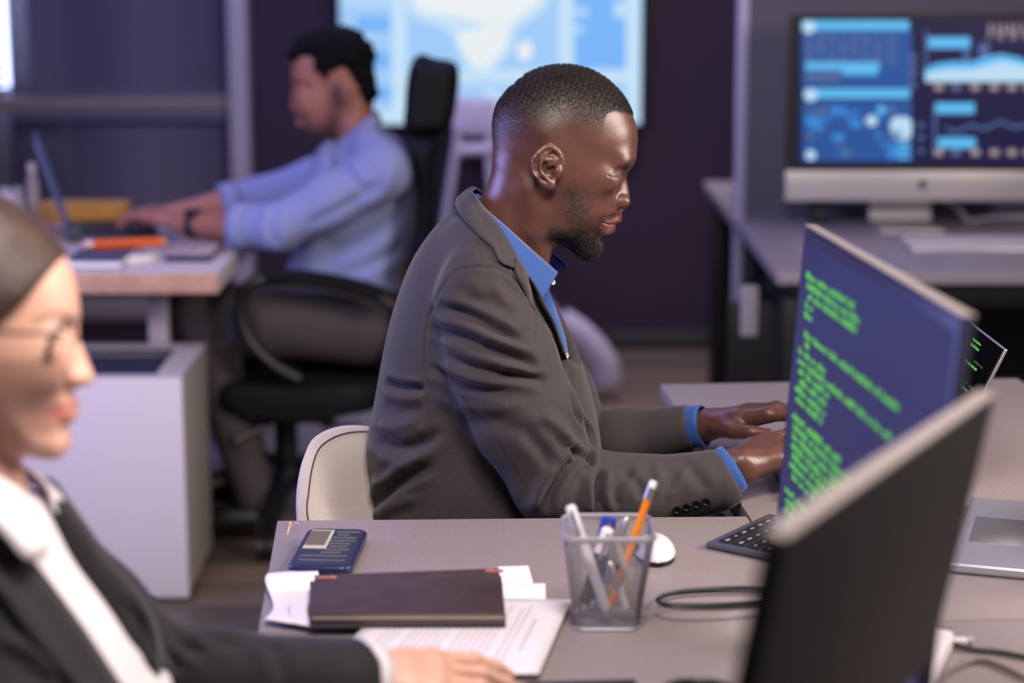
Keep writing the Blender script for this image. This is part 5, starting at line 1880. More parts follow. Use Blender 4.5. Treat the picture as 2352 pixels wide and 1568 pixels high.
Fh.slab(wq(WHH), YW, wctr([(-100, 600, .082, .089), (-220, 700, .076, .089), (60, 620, .070, .074), (140, 680, .062, .054), (150, 740, .058, .044), (100, 800, .068, .054), (0, 800, .074, .074), (0, 960, .062, .049), (-150, 850, .068, .064)]), 0.01, sig=0.025)
Fh.ell(wat(-395, 720, 0), (.045, .05, .045), 0.015)
# the face, ears and throat stay free
cutp = np.array(wq([(260, 640), (166, 646), (150, 612), (128, 592), (104, 632), (60, 690), (0, 742), (-40, 765), (-120, 730), (-150, 800), (-130, 900), (-190, 1000), (-160, 1100), (300, 1100)], -.05, 1), dtype=np.float32)
sl, (x, y, z) = Fh.sub((-.9, YW - .2, .9), (.2, YW + .2, 1.4))
gx, gz = np.meshgrid(x[:, 0, 0], z[0, 0, :], indexing='ij')
Fh.put(sl, (sdf_poly(cutp, gx, gz)[:, None, :] + 0 * y).astype(np.float32), .004, cut=True)
V, Q = Fh.mesh(smooth=2)
hair = cloth_obj('hair', V, Q, MATS['hair_brown'], woman)
obj('hair_band', tube(B(), [wat(-352 + 6 * math.cos(a), 720 + 70 * math.sin(a), .026 * math.cos(a * 1.0)) for a in np.linspace(0, 2 * math.pi, 24, endpoint=False)], 0.004, 8, closed=True), MATS['black_plastic'], hair)

# glasses
mat('glasses_frame', (58, 42, 40), 0.3)
mat('lens', (250, 250, 250), 0.02, trans=1.0)
tg = thing('glasses', 'dark thin-framed glasses on the face of the woman in the blazer', 'glasses', wat(165, 780, 0))
for s in (-1, 1):
    c = wat(166, 782, s * .0335)
    ring_ = []
    for a in np.linspace(0, 2 * math.pi, 28, endpoint=False):
        ry, rz = .0245 * math.cos(a), .0215 * math.sin(a)
        ring_.append(c + Vector((-0.004 - abs(ry) * 0.05 - (.010 if ry * s > 0 else 0) * abs(ry) / .0245 + rz * 0.12, ry, rz - .002)))
    rim = obj('rim', tube(B(), ring_, 0.0017, 8, closed=True), MATS['glasses_frame'], tg)
    bm = B()
    vs = [bm.verts.new(c + (p - c) * 0.95) for p in ring_]
    bm.faces.new(vs)
    ln_ = obj('lens', bm, MATS['lens'], rim)
    thick(ln_, 0.0012)
    obj('temple_arm', tube(B(), smooth_path([wat(150, 768, s * .062), wat(100, 766, s * .072), wat(0, 764, s * .0785), wat(-80, 768, s * .0825), wat(-120, 800, s * .083)], 6), 0.0018, 8), MATS['glasses_frame'], tg)
obj('bridge', tube(B(), smooth_path([wat(174, 778, -.010), wat(181, 772, 0), wat(174, 778, .010)], 6), 0.0016, 8), MATS['glasses_frame'], tg)

# blazer, blouse
cloth_mat('blazer_cloth', (44, 41, 46), (34, 32, 37), 0.8, 1300, 0.3, 0.2)
cloth_mat('blouse_white', (226, 218, 222), (214, 206, 212), 0.8, 1300, 0.2, 0.1)
Fz = Field(axis([(-0.70, 0.0, 0.005)]), axis([(YW - .28, YW + .34, 0.005)]), axis([(0.66, 1.12, 0.005)]))
WT = [(-250, 1130), (-60, 1120), (40, 1110), (120, 1160), (175, 1215), (230, 1300), (300, 1380), (350, 1470), (360, 1600), (330, 1900), (-420, 1900), (-470, 1600), (-440, 1350), (-350, 1200)]
Fz.slab(wq(WT), YW, wctr([(-80, 1150, .075, .06), (40, 1180, .085, .055), (100, 1260, .115, .07), (-80, 1280, .150, .10), (-300, 1300, .15, .10), (150, 1400, .145, .09), (-50, 1500, .160, .11), (250, 1500, .14, .08), (100, 1700, .15, .10)]), 0.02, sig=0.04)
Fz.chain([wat(-60, 1190, .09), WSF + Vector((0, 0, .012)), WSF.lerp(WEF, .5), WEF], [.045, .058, .056, .050], 0.03, kin=0.03)
Fz.chain([wat(-170, 1190, -.08), WSN + Vector((0, 0, .012)), WEN], [.045, .058, .054], 0.03, kin=0.03)
WCU = P(800, 1560, z=.798)
Fz.chain([WEF, WEF.lerp(WCU, .35), WCU], [.046, .041, .041], 0.02, kin=0.03)
Fz.chain([WEN, WWN], [.052, .036], 0.02)
dW = (WWF - WCU).normalized()
Fz.ell(WCU + dW * .072, (.062, .07, .07), .002, cut=True)
# V of the front, open on the near side of the middle, and the neck hole
vc = np.array(wq([(-90, 1080), (-60, 1120), (0, 1205), (75, 1292), (170, 1420), (268, 1568), (330, 1660), (520, 1600), (330, 1300), (180, 1080)], -.09, 1), dtype=np.float32)
sl, (x, y, z) = Fz.sub((-0.7, YW - .32, 0.6), (0.1, YW + .2, 1.2))
# the opening slopes inwards and down, as the two fronts fall apart
Fz.put(sl, np.maximum(np.maximum(sdf_poly(vc, x + 0 * y + 0 * z, z + 0 * x + (y - YW + .09) * .55), y - YW - .015), YW - .200 - y).astype(np.float32), .006, cut=True)
Fz.chain([wat(-70, 1000, 0), wat(-55, 1180, .022)], [.075, .068], .006, cut=True)
V, Q = Fz.mesh(smooth=2)
N = normals(V, Q)
V = folds(V, N, [([(330, 1400), (360, 1480), (420, 1540)], -.010, 18), ([(380, 1400), (410, 1470), (480, 1500)], -.010, 16), ([(440, 1415), (480, 1460), (560, 1480)], -.006, 16), ([(300, 1380), (320, 1440), (330, 1520)], -.008, 14),
                 ([(0, 1300), (100, 1400), (200, 1540)], -.006, 14), ([(20, 1230), (120, 1330), (240, 1480)], .006, 12), ([(0, 1460), (80, 1500), (140, 1560)], .006, 20), ([(600, 1450), (640, 1500), (640, 1560)], -.005, 18)])
blz = cloth_obj('blazer', V, Q, MATS['blazer_cloth'], woman)
bvw = BVHTree.FromPolygons([tuple(v) for v in V], [tuple(int(i) for i in f) for f in Q])
# near lapel lying on the chest, its mate on the far side
LI = [(-60, 1122), (0, 1207), (75, 1294), (170, 1422), (268, 1572), (320, 1650)]
LO = [(-120, 1180), (-60, 1280), (0, 1370), (60, 1450), (180, 1580), (300, 1670)]
g = strip_between(LI, LO, 30, 6)
rows = [[on_cloth(p.x, p.y, .006, YW - .13, bvw, YW) for p in r] for r in g]
for _ in range(8):
    for i in range(1, len(rows) - 1):
        for j in range(6):
            rows[i][j] = P(g[i][j].x, g[i][j].y, Y=(rows[i - 1][j].y + rows[i + 1][j].y + 2 * rows[i][j].y) / 4)
thick(obj('lapel', sheet(B(), rows), MATS['blazer_cloth'], blz, 180), .004)
A = smooth_path([wat(95, 1105, .075), wat(128, 1180, .075), wat(168, 1300, .062), wat(250, 1420, .050), wat(345, 1556, .040)], 6)
B2 = smooth_path([wat(118, 1118, .110), wat(180, 1205, .112), wat(240, 1290, .105), wat(312, 1385, .090), wat(380, 1540, .060)], 6)
rows = [[p.lerp(q_, j / 4) + Vector((.004, 0, .004)) for j in range(5)] for p, q_ in zip(A, B2)]
thick(obj('lapel', sheet(B(), rows), MATS['blazer_cloth'], blz, 180), .004)
Fb = Field(axis([(-0.52, -0.22, 0.004)]), axis([(YW - .14, YW + .14, 0.004)]), axis([(0.70, 1.08, 0.004)]))
WB = [(-180, 1120), (20, 1140), (84, 1165), (118, 1215), (162, 1300), (240, 1405), (335, 1545), (380, 1640), (100, 1700), (-180, 1400)]
Fb.slab(wq(WB), YW, wctr([(0, 1200, .085, .05), (60, 1280, .11, .05), (200, 1420, .115, .045), (100, 1500, .12, .06), (260, 1500, .11, .045)]), .01, sig=.04)
V, Q = Fb.mesh(smooth=2)
blo = cloth_obj('blouse', V, Q, MATS['blouse_white'], woman)
# collar leaves
CU = [wat(-160, 1030, 0), wat(-150, 1040, -.045), wat(-60, 1075, -.066), wat(20, 1110, -.070), wat(78, 1150, -.060), wat(112, 1185, -.040)]
CL = [wat(-185, 1060, 0), wat(-175, 1090, -.066), wat(-90, 1160, -.100), wat(0, 1220, -.112), wat(60, 1285, -.108), wat(105, 1272, -.080)]
FU = [wat(-160, 1030, 0), wat(-140, 1030, .045), wat(-40, 1040, .062), wat(40, 1062, .056), wat(100, 1110, .040), wat(122, 1165, .012)]
FL2 = [wat(-185, 1060, 0), wat(-160, 1060, .066), wat(-50, 1075, .085), wat(60, 1105, .080), wat(156, 1185, .056), wat(146, 1256, .026)]
bm = B()
for U_, L_, sg in ((CU, CL, -1), (FU, FL2, 1)):
    A, B2 = smooth_path(U_, 6), smooth_path(L_, 6)
    rows = [[p.lerp(q_, j / 4) + Vector((.004 * math.sin(j / 4 * math.pi), sg * .006 * math.sin(j / 4 * math.pi), 0)) for j in range(5)] for p, q_ in zip(A, B2)]
    sheet(bm, rows if sg < 0 else [r[::-1] for r in rows])
bmesh.ops.remove_doubles(bm, verts=bm.verts, dist=.001)
thick(obj('blouse_collar', bm, MATS['blouse_white'], blo, 180), .0028)
u_ = dW.cross(Vector((0, 0, 1))).normalized(); v_ = u_.cross(dW).normalized()
rows = []
for k in range(6):
    t_ = -.012 + .040 * k / 5
    rr_ = .0330 + .0035 * k / 5
    rows.append([WCU + dW * t_ + u_ * (rr_ * math.cos(2 * math.pi * j / 32)) + v_ * (rr_ * .95 * math.sin(2 * math.pi * j / 32)) for j in range(33)])
bm = sheet(B(), rows)
bmesh.ops.remove_doubles(bm, verts=bm.verts, dist=.0006)
thick(obj('blouse_cuff', bm, MATS['blouse_white'], blo, 180), .003)
# trousers, shoes and her chair, below the picture
Fp = Field(axis([(-0.72, 0.05, 0.012)]), axis([(YW - .25, YW + .25, 0.012)]), axis([(0.0, 0.72, 0.012)]))
for s in (-1, 1):
    Fp.chain([(-0.52, YW + s * .085, .575), (-0.12, YW + s * .09, .57), (-0.10, YW + s * .10, .10)], [.095, .072, .048], .03, kin=.02)
Fp.ell((-0.54, YW, .62), (.13, .17, .12), .04)
V, Q = Fp.mesh(smooth=2)
cloth_obj('trousers', V, Q, MATS['trouser_cloth'], woman)
for s in (-1, 1):
    bm = tube(B(), smooth_path([(-0.135, YW + s * .10, .045), (-0.06, YW + s * .10, .045), (0.04, YW + s * .10, .03)], 4), [.042] * 5 + [.036, .03, .026, .022], 14)
    obj('shoe', bm, MATS['shoe_leather'], woman, 60)
tcw = thing('chair', 'dark office chair under the woman in the blazer', 'chair', (-0.55, YW, 0))
obj('seat', prism(B(), [(-0.52 + p[0], YW + p[1]) for p in round_rect(.46, .46, .09, 6)], .42, .475, None, .015, 3), MATS['navy_cloth'], tcw)
bm = prism(B(), round_rect(.42, .36, .08, 6), 0, .04, frame((-0.77, YW, .74), (0, 1, 0), (-0.12, 0, 1)), .012, 3)
obj('backrest', bm, MATS['navy_cloth'], tcw)
obj('back_post', tube(B(), smooth_path([(-0.60, YW, .40), (-0.77, YW, .42), (-0.79, YW, .60)], 6), .018, 10), MATS['black_metal'], tcw)
obj('column', tube(B(), [(-0.55, YW, .10), (-0.55, YW, .42)], .028, 14), MATS['black_metal'], tcw)
for k in range(5):
    a = k * 2 * math.pi / 5
    tip = Vector((-0.55 + .28 * math.cos(a), YW + .28 * math.sin(a), .07))
    lg_ = obj('base_arm', tube(B(), [(-0.55, YW, .11), tip], [.024, .016], 10), MATS['black_metal'], tcw)
    obj('caster', tube(B(), [tip + Vector((-.012 * math.sin(a), .012 * math.cos(a), -.041)), tip + Vector((.012 * math.sin(a), -.012 * math.cos(a), -.041))], .027, 16), MATS['black_plastic'], lg_)

# ------------------------------------------------------------------ the man in the white shirt, far left, with his chair
YG = 5.0


def gq(pts, dy=0.0, n=4, closed=True):
    return XZ(pts, YG + dy, n, closed)


def gat(px_, py_, dy):
    return P(px_, py_, Y=YG + dy)


def gctr(lst):
    out = []
    for a, b, t, r in lst:
        p = P(a, b, Y=YG)
        out.append((p.x, p.z, t, r))
    return out


g0 = P(270, 500, Y=YG).x
Fg = Field(axis([(g0, -0.58, 0.005), (-0.58, -0.32, 0.004), (-0.32, -0.08, 0.008)]), axis([(YG - .32, YG - .10, .006), (YG - .10, YG + .10, .004), (YG + .10, YG + .32, .006)]), axis([(0.46, .74, .012), (.74, .90, .004), (.90, 1.02, .006), (1.02, 1.36, .004)]))
GH = [(678, 110), (671, 140), (669, 165), (672, 190), (672, 205), (673, 235), (680, 255), (688, 270), (695, 284), (705, 300), (716, 310), (745, 316), (775, 300), (800, 285), (835, 275), (855, 230), (858, 170), (848, 110), (820, 80), (770, 70), (710, 80)]
Fg.slab(gq(GH), YG, gctr([(770, 120, .070, .08), (820, 180, .066, .08), (700, 150, .056, .055), (690, 210, .050, .04), (720, 240, .058, .05), (710, 290, .034, .034), (760, 280, .054, .05)]), .01, sig=.025)
Fg.slab(gq([(850, 200), (858, 260), (885, 330), (860, 380), (780, 370), (775, 310), (760, 260)]), YG, gctr([(820, 260, .055, .055), (830, 340, .06, .06)]), .014, sig=.03)
Fg.slab(gq([(672, 205), (668, 230), (667, 248), (674, 258), (690, 260), (700, 235), (690, 205)]), YG, gctr([(673, 215, .008, .011), (670, 245, .012, .012), (688, 250, .016, .014)]), .008, sig=.008)
for s in (-1, 1):
    Fg.ell(gat(681, 206, s * .034), (.012, .012, .008), .012, cut=True)
    Fg.ell(gat(690, 207, s * .032), (.011, .013, .010), .008)
    Fg.ell(gat(792, 208, s * .074), (.016, .007, .030), .006)
    Fg.chain([gat(683, 276, 0), gat(702, 282, s * .022)], [.006, .003], .004)
    Fg.chain([gat(688, 287, 0), gat(702, 284, s * .021)], [.007, .003], .004)
GSN, GSF = gat(880, 395, -.18), gat(850, 380, .18)
GEN, GEF = gat(640, 522, -.20), gat(600, 456, .20)
GWN, GWF = P(432, 522, Y=YG - .10), P(400, 500, Y=YG + .10)
GKN, GKF = P(330, 492, Y=YG - .03), P(310, 492, Y=YG + .06)
for w_ in (GWN, GWF, GKN, GKF):
    w_.z = max(w_.z, .795)
Fg.chain([gat(840, 390, 0), gat(850, 500, 0), gat(850, 620, 0), gat(845, 740, 0)], [.06, .085, .09, .10], .03, kin=.05)
for S_, E_, W_, K_, fl in ((GSN, GEN, GWN, GKN, 1), (GSF, GEF, GWF, GKF, -1)):
    Fg.chain([gat(840, 380, (S_.y - YG) * .3), S_, E_], [.04, .035, .036], .02)
    Fg.chain([E_, E_.lerp(W_, .35), W_], [.040, .042, .027], .02, kin=.02)
    hand(Fg, W_, K_, (-0.0, 0, 1.0), curl=.8, flip=fl, scale=1.0)
V, Q = Fg.mesh(smooth=2, lam=.4)
px, py = proj(V)
st = np.zeros(len(V))
for pts, wd, s_ in (([(776, 215), (768, 265), (748, 298), (718, 304)], 24, .85), ([(690, 270), (705, 268)], 6, .7), ([(676, 192), (695, 190), (712, 196)], 5, .85)):
    q = np.array([(p.x, p.y) for p in smooth_path([(a, b, 0) for a, b in pts], 4)])
    d, t = poly_dist(q, px, py)
    st = np.maximum(st, s_ * np.exp(-(d / wd) ** 2))
st[py > 340] = 0
skin_mat('skin_tan', (160, 104, 88), (142, 90, 76), (176, 100, 92), (30, 22, 20), rough=.5, sss=.08, speck=500)
groot = tuple(gat(840, 700, 0)[:2]) + (0.0,)
gman = body_obj('person', V, Q, MATS['skin_tan'], 'bearded man in a white shirt typing at the far desk, behind on the left', groot, {'stubble': st, 'lips': np.zeros(len(V))})
mat('hair_dark_curly', (9, 8, 9), .75, spec=.15, bump=(140, 1.0, .01))
Fk = Field(axis([(-0.60, -0.30, .004)]), axis([(YG - .12, YG + .12, .004)]), axis([(1.08, 1.38, .004)]))
GHH = [(664, 128), (672, 108), (690, 86), (730, 66), (780, 60), (828, 76), (856, 112), (866, 160), (866, 215), (854, 250), (838, 246), (828, 226), (816, 196), (790, 176), (762, 190), (744, 192), (728, 172), (712, 148), (690, 140), (676, 142)]
Fk.slab(gq(GHH), YG, gctr([(770, 110, .084, .07), (830, 160, .082, .05), (700, 110, .070, .05), (690, 130, .064, .03), (840, 230, .070, .03), (750, 170, .080, .035)]), .008, sig=.02)
V, Q = Fk.mesh(smooth=1)
N = normals(V, Q)
r_ = np.random.RandomState(4)
cc = r_.uniform(V.min(0), V.max(0), (260, 3))
dd = np.sqrt(((V[:, None, :] - cc[None]) ** 2).sum(2)).min(1)
V = V + N * (0.006 * np.cos(np.clip(dd / .02, 0, 1.5) * math.pi * .66))[:, None]
cloth_obj('hair', V, Q, MATS['hair_dark_curly'], gman)
# shirt with rolled sleeves
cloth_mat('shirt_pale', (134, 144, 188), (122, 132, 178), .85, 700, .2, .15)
Fy = Field(axis([(-0.78, -0.12, .006)]), axis([(YG - .30, YG + .30, .006)]), axis([(.54, 1.14, .006)]))
GT = [(845, 272), (880, 292), (915, 318), (942, 355), (958, 400), (962, 450), (956, 510), (945, 560), (928, 620), (910, 680), (650, 680), (652, 630), (672, 580), (688, 500), (700, 430), (720, 360), (752, 322), (790, 318)]
Fy.slab(gq(GT), YG, gctr([(830, 330, .085, .06), (860, 400, .145, .08), (760, 400, .13, .06), (830, 520, .145, .09), (730, 560, .13, .07), (820, 640, .15, .09)]), .02, sig=.04)
for S_, E_, W_ in ((GSN, GEN, GWN), (GSF, GEF, GWF)):
    s_ = -1 if S_.y < YG else 1
    Fy.chain([gat(845, 330, s_ * .09), S_, S_.lerp(E_, .5), E_], [.045, .064, .060, .056], .03, kin=.03)
    Cq = E_.lerp(W_, .40)
    Fy.chain([E_, Cq], [.056, .050], .02)
    d_ = (W_ - E_).normalized()
    Fy.ell(Cq + d_ * .085, (.075, .08, .08), .002, cut=True)
Fy.chain([gat(815, 250, 0), gat(825, 330, 0)], [.062, .058], .006, cut=True)
V, Q = Fy.mesh(smooth=2)
N = normals(V, Q)
V = folds(V, N, [([(880, 420), (800, 470), (700, 520)], -.008, 12), ([(940, 470), (850, 540), (740, 580)], -.010, 14), ([(760, 340), (800, 400), (830, 440)], -.008, 12), ([(640, 470), (620, 520), (640, 570)], -.008, 10), ([(930, 560), (850, 610), (760, 640)], -.008, 12), ([(900, 380), (880, 440), (820, 470)], .006, 14)])
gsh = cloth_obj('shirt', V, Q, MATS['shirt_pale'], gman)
bm = B()
U = smooth_path([gat(866, 258, 0), gat(856, 262, -.05), gat(820, 290, -.064), gat(782, 322, -.052), gat(764, 330, -.02)], 6)
L_ = smooth_path([gat(876, 282, 0), gat(866, 290, -.066), gat(826, 320, -.085), gat(790, 352, -.075), gat(752, 356, -.04)], 6)
rows = [[p.lerp(q_, j / 4) for j in range(5)] for p, q_ in zip(U, L_)]
sheet(bm, rows)
sheet(bm, [[Vector((p.x, 2 * YG - p.y, p.z)) for p in r[::-1]] for r in rows])
bmesh.ops.remove_doubles(bm, verts=bm.verts, dist=.001)
thick(obj('shirt_collar', bm, MATS['shirt_pale'], gsh, 180), .003)
for E_, W_ in ((GEN, GWN), (GEF, GWF)):
    d_ = (W_ - E_).normalized()
    Cq = E_.lerp(W_, .40)
    u_ = d_.cross(Vector((0, 1, 0))).normalized(); v_ = u_.cross(d_).normalized()
    rows = [[Cq + d_ * t_ + u_ * (rr * math.cos(2 * math.pi * j / 24)) + v_ * (rr * math.sin(2 * math.pi * j / 24)) for j in range(25)] for t_, rr in ((-.03, .0535), (.0, .0545), (.016, .054))]
    bm = sheet(B(), rows)
    bmesh.ops.remove_doubles(bm, verts=bm.verts, dist=.0006)
    thick(obj('rolled_cuff', bm, MATS['shirt_pale'], gsh, 180), .005)
# watch
wc = GEN.lerp(GWN, .93)
d_ = (GWN - GEN).normalized()
tw_ = thing('wristwatch', 'dark wristwatch on the near wrist of the man in the white shirt', 'watch', wc)
mat('watch_face', (70, 78, 128), .15)
u_ = d_.cross(Vector((0, 1, 0))).normalized(); v_ = u_.cross(d_).normalized()
if u_.z < 0:
    u_, v_ = -u_, -v_
bm = B()
tube(bm, [wc + u_ * (.031 * math.cos(a)) + v_ * (.032 * math.sin(a)) for a in np.linspace(0, 2 * math.pi, 28, endpoint=False)], .003, 8, closed=True, flat=(.011, .0025))
obj('strap', bm, MATS['black_plastic'], tw_, 60)
Mw = frame(wc + u_ * .036 - Vector((0, .012, 0)), d_, v_)
case = obj('case', box(B(), (0, 0, 0), (.036, .034, .009), Mw, .004, 3), MATS['black_metal'], tw_)
obj('watch_face', box(B(), (0, 0, .0048 if Mw.col[2].z > 0 else -.0048), (.029, .027, .001), Mw), MATS['watch_face'], case)
# trousers and shoes
mat('trouser_grey', (64, 58, 60), .85, bump=(300, .3, .002))
Fp = Field(axis([(-0.90, -0.10, .010)]), axis([(YG - .28, YG + .28, .010)]), axis([(0, .74, .010)]))
for s in (-1, 1):
    Fp.chain([gat(845, 745, s * .09), gat(600, 735, s * .13), gat(455, 720, s * .15)], [.105, .092, .072], .03, kin=.03)
    k_ = gat(455, 720, s * .15)
    f_ = (k_.x + .13, YG + s * .15, .11)
    Fp.chain([k_, f_], [.070, .050], .03)
Fp.ell(gat(850, 725, 0), (.13, .18, .11), .04)
V, Q = Fp.mesh(smooth=2)
N = normals(V, Q)
V = folds(V, N, [([(500, 690), (520, 740), (500, 790)], -.008, 12), ([(560, 700), (580, 750), (570, 800)], -.006, 12)])
cloth_obj('trousers', V, Q, MATS['trouser_grey'], gman)
kx = gat(455, 720, 0).x
for s in (-1, 1):
    bm = tube(B(), smooth_path([(kx + .16, YG + s * .15, .05), (kx + .06, YG + s * .15, .05), (kx - .06, YG + s * .155, .032)], 4), [.046] * 5 + [.04, .034, .03, .024], 14)
    obj('shoe', bm, MATS['shoe_leather'], gman, 60)

# ---- black high-backed chair
mat('chair_black', (11, 11, 14), .7, spec=.25, bump=(500, .4, .001))
cxg = gat(800, 700, 0)
tcb = thing('office_chair', 'black high-backed office chair with loop arms under the man in the white shirt', 'chair', (cxg.x, YG, 0))


def upright(pts, hw, r, name, m, parent=tcb, ctrl=None):
    Fx = Field(axis([(P(min(p[0] for p in pts), 400, Y=YG).x - .05, P(max(p[0] for p in pts), 400, Y=YG).x + .05, .006)]), axis([(YG - hw - .03, YG + hw + .03, .008)]), axis([(P(800, max(p[1] for p in pts), Y=YG).z - .04, P(800, min(p[1] for p in pts), Y=YG).z + .04, .006)]))
    Fx.slab(gq(pts, 0, 5), YG, ctrl or gctr([(pts[0][0], pts[0][1], hw, r)]), .004, sig=.06)
    V_, Q_ = Fx.mesh(smooth=2)
    return cloth_obj(name, V_, Q_, m, parent)


upright([(935, 300), (931, 240), (936, 180), (948, 138), (968, 124), (995, 134), (1040, 142), (1054, 164), (1052, 215), (1040, 280), (1020, 300)], .135, .03, 'headrest', MATS['chair_black'])
upright([(934, 304), (1018, 304), (1008, 360), (1004, 440), (1000, 520), (985, 600), (962, 690), (935, 780), (900, 830), (868, 815), (900, 740), (925, 660), (945, 580), (960, 500), (964, 430), (955, 370), (940, 330)], .23, .03, 'backrest', MATS['chair_black'])
sx0, sx1 = gat(500, 850, 0).x, gat(890, 850, 0).x
zs = gat(700, 868, 0).z
bm = prism(B(), [((sx0 + sx1) / 2 + p[0], YG + p[1]) for p in round_rect(sx1 - sx0, .48, .10, 6)], zs - .045, zs + .035, None, .028, 4)
obj('seat', bm, MATS['chair_black'], tcb)
for s in (-1, 1):
    bm = tube(B(), trace([(905, 700), (860, 676), (760, 650), (640, 640), (580, 648), (556, 680), (556, 730), (580, 785), (630, 835), (690, 868)], YG + s * .27), .02, 10, flat=(.026, .016))
    arm_ = obj('armrest', bm, MATS['black_plastic'], tcb)
    obj('arm_pad', tube(B(), trace([(880, 672), (800, 648), (700, 632), (610, 632)], YG + s * .27), .02, 12, flat=(.036, .012)), MATS['chair_black'], arm_)
ccx = gat(655, 900, 0).x
obj('mechanism', box2(B(), (ccx - .12, YG - .10, zs - .10), (ccx + .14, YG + .10, zs - .046), .015), MATS['black_metal'], tcb)
col_ = obj('gas_column', tube(B(), [(ccx, YG, .13), (ccx, YG, zs - .09)], .030, 16), MATS['black_metal'], tcb)
obj('lever', tube(B(), [(ccx + .0, YG - .10, zs - .07), (ccx - .03, YG - .22, zs - .075), (ccx - .10, YG - .26, zs - .10)], [.006, .006, .014], 8), MATS['black_plastic'], tcb)
for k in range(5):
    a = math.radians(196 + 72 * k)
    tip = Vector((ccx + .33 * math.cos(a), YG + .33 * math.sin(a), .075))
    ba = obj('base_arm', tube(B(), smooth_path([(ccx, YG, .135), (ccx + .16 * math.cos(a), YG + .16 * math.sin(a), .125), tip], 6), [.034] * 6 + [.03, .028, .026, .024, .022, .02, .02], 10), MATS['black_plastic'], tcb)
    for o_ in (-.016, .016):
        t1 = Vector((-math.sin(a), math.cos(a), 0))
        obj('caster', tube(B(), [tip + t1 * (o_ - .010) + Vector((0, 0, -.044)), tip + t1 * (o_ + .010) + Vector((0, 0, -.044))], .031, 18), MATS['black_plastic'], ba)

# ------------------------------------------------------------------ the monitors and laptops on the front desks
ZD = 0.7403
mat('screen_navy', (20, 22, 52), 0.28, emit=(56, 58, 108), estr=0.62)
mat('code_green', (10, 40, 10), 0.4, emit=(98, 196, 78), estr=0.95)
mat('code_dim', (10, 30, 10), 0.4, emit=(54, 110, 40), estr=0.55)
mat('bezel_navy', (40, 42, 78), 0.35)
mat('monitor_pale', (134, 124, 124), 0.5)
mat('monitor_shell', (44, 44, 62), 0.4)
mat('monitor_black', (15, 14, 15), 0.7, spec=.2, bump=(700, 0.2, 0.0006))


def code_lines(bm, M, rows, mi=0, seed=1, ch=0.0042, row=0.0095, wd=0.0042):
    """Rows of letter-like strokes: rows = [(line index, start column, number of characters)]; x runs along the line, y down."""
    rd = random.Random(seed)
    for li, c0_, n in rows:
        c = 0
        while c < n:
            wl = min(rd.randint(2, 9), n - c)
            for k in range(wl):
                x = (c0_ + c + k) * wd
                y = -li * row
                h = ch * rd.choice((.62, .66, 1.0, .64, .95))
                t = wd * .30
                q = rd.random()
                box(bm, (x + t / 2, y + h / 2, 0), (t, h, .0004), M, mi=mi)
                if q < .75:
                    box(bm, (x + wd * .40, y + h - t / 2, 0), (wd * .5, t, .0004), M, mi=mi)
                if q < .5 or q > .8:
                    box(bm, (x + wd * .40, y + t / 2, 0), (wd * .5, t, .0004), M, mi=mi)
                if q > .35:
                    box(bm, (x + wd * .62, y + h / 2, 0), (t, h, .0004), M, mi=mi)
            c += wl + 1


def monitor(label, FT, NT, height, tilt, facing, shell, face, name='monitor', chin=0.0):
    """A flat monitor hung from its top corners FT (far) and NT (near); facing=+1 shows its screen to the left, -1 its back."""
    ax_ = (NT - FT)
    L = ax_.length
    ax_.normalize()
    nrm = ax_.cross(Vector((0, 0, 1))).normalized()
    if nrm.x > 0:
        nrm = -nrm                                           # horizontal direction the screen faces (left)
    dn = (Vector((0, 0, -1)) * math.cos(tilt) + nrm * math.sin(tilt)).normalized()
    return ax_, L, dn, nrm


# green-on-navy monitor
FT, NT = P(1850, 519, Y=2.18), None
NT = P(2212, 728, z=FT.z)
gx_, gL, gd, gn = monitor('', FT, NT, .40, 0, 1, None, None)
# tilt so that the lower far corner falls where the photograph has it
best = None
for ti in range(0, 30):
    tl_ = math.radians(ti * .8)
    d_ = (Vector((0, 0, -1)) * math.cos(tl_) + gn * math.sin(tl_)).normalized()
    for hh in (.36, .37, .38, .39, .40, .41):
        p_ = FT + d_ * hh
        if p_.z < .765:
            continue
        a, b_ = proj([tuple(p_)])
        e_ = abs(a[0] - 1772) + .5 * abs(b_[0] - 1295)
        if best is None or e_ < best[0]:
            best = (e_, tl_, hh)
_, tl_, hh = best
gd = (Vector((0, 0, -1)) * math.cos(tl_) + gn * math.sin(tl_)).normalized()
gm = thing('monitor', 'monitor showing green code on a dark blue screen, facing the woman and the man', 'monitor', ((FT.x + NT.x) / 2 + .05, (FT.y + NT.y) / 2, .74))
Mg = frame(FT, gx_, -gd)            # x along the top edge (away -> near), y up, z towards the viewer's side
if Mg.col[2].x > 0:
    Mg = Mg @ Matrix.Diagonal((1, 1, -1, 1))
zf = 1
obj('housing', box(B(), (gL / 2, -hh / 2, -.0065), (gL, hh, .010), Mg, .003, 2), MATS['monitor_shell'], gm)
obj('top_edge', box(B(), (gL / 2, .0010, -.0055), (gL, .0022, .013), Mg, .0006), MATS['monitor_pale'], gm)
obj('bezel', box(B(), (gL / 2, -hh / 2, .0), (gL - .006, hh - .008, .003), Mg, .001), MATS['bezel_navy'], gm)
obj('screen', box(B(), (gL / 2, -hh / 2 + .006, .0016), (gL - .022, hh - .040, .0012), Mg), MATS['screen_navy'], gm)
bm = B()
Mt = Mg @ Matrix.Translation((.034, -.052, .0026))
blk = []
ln = 0
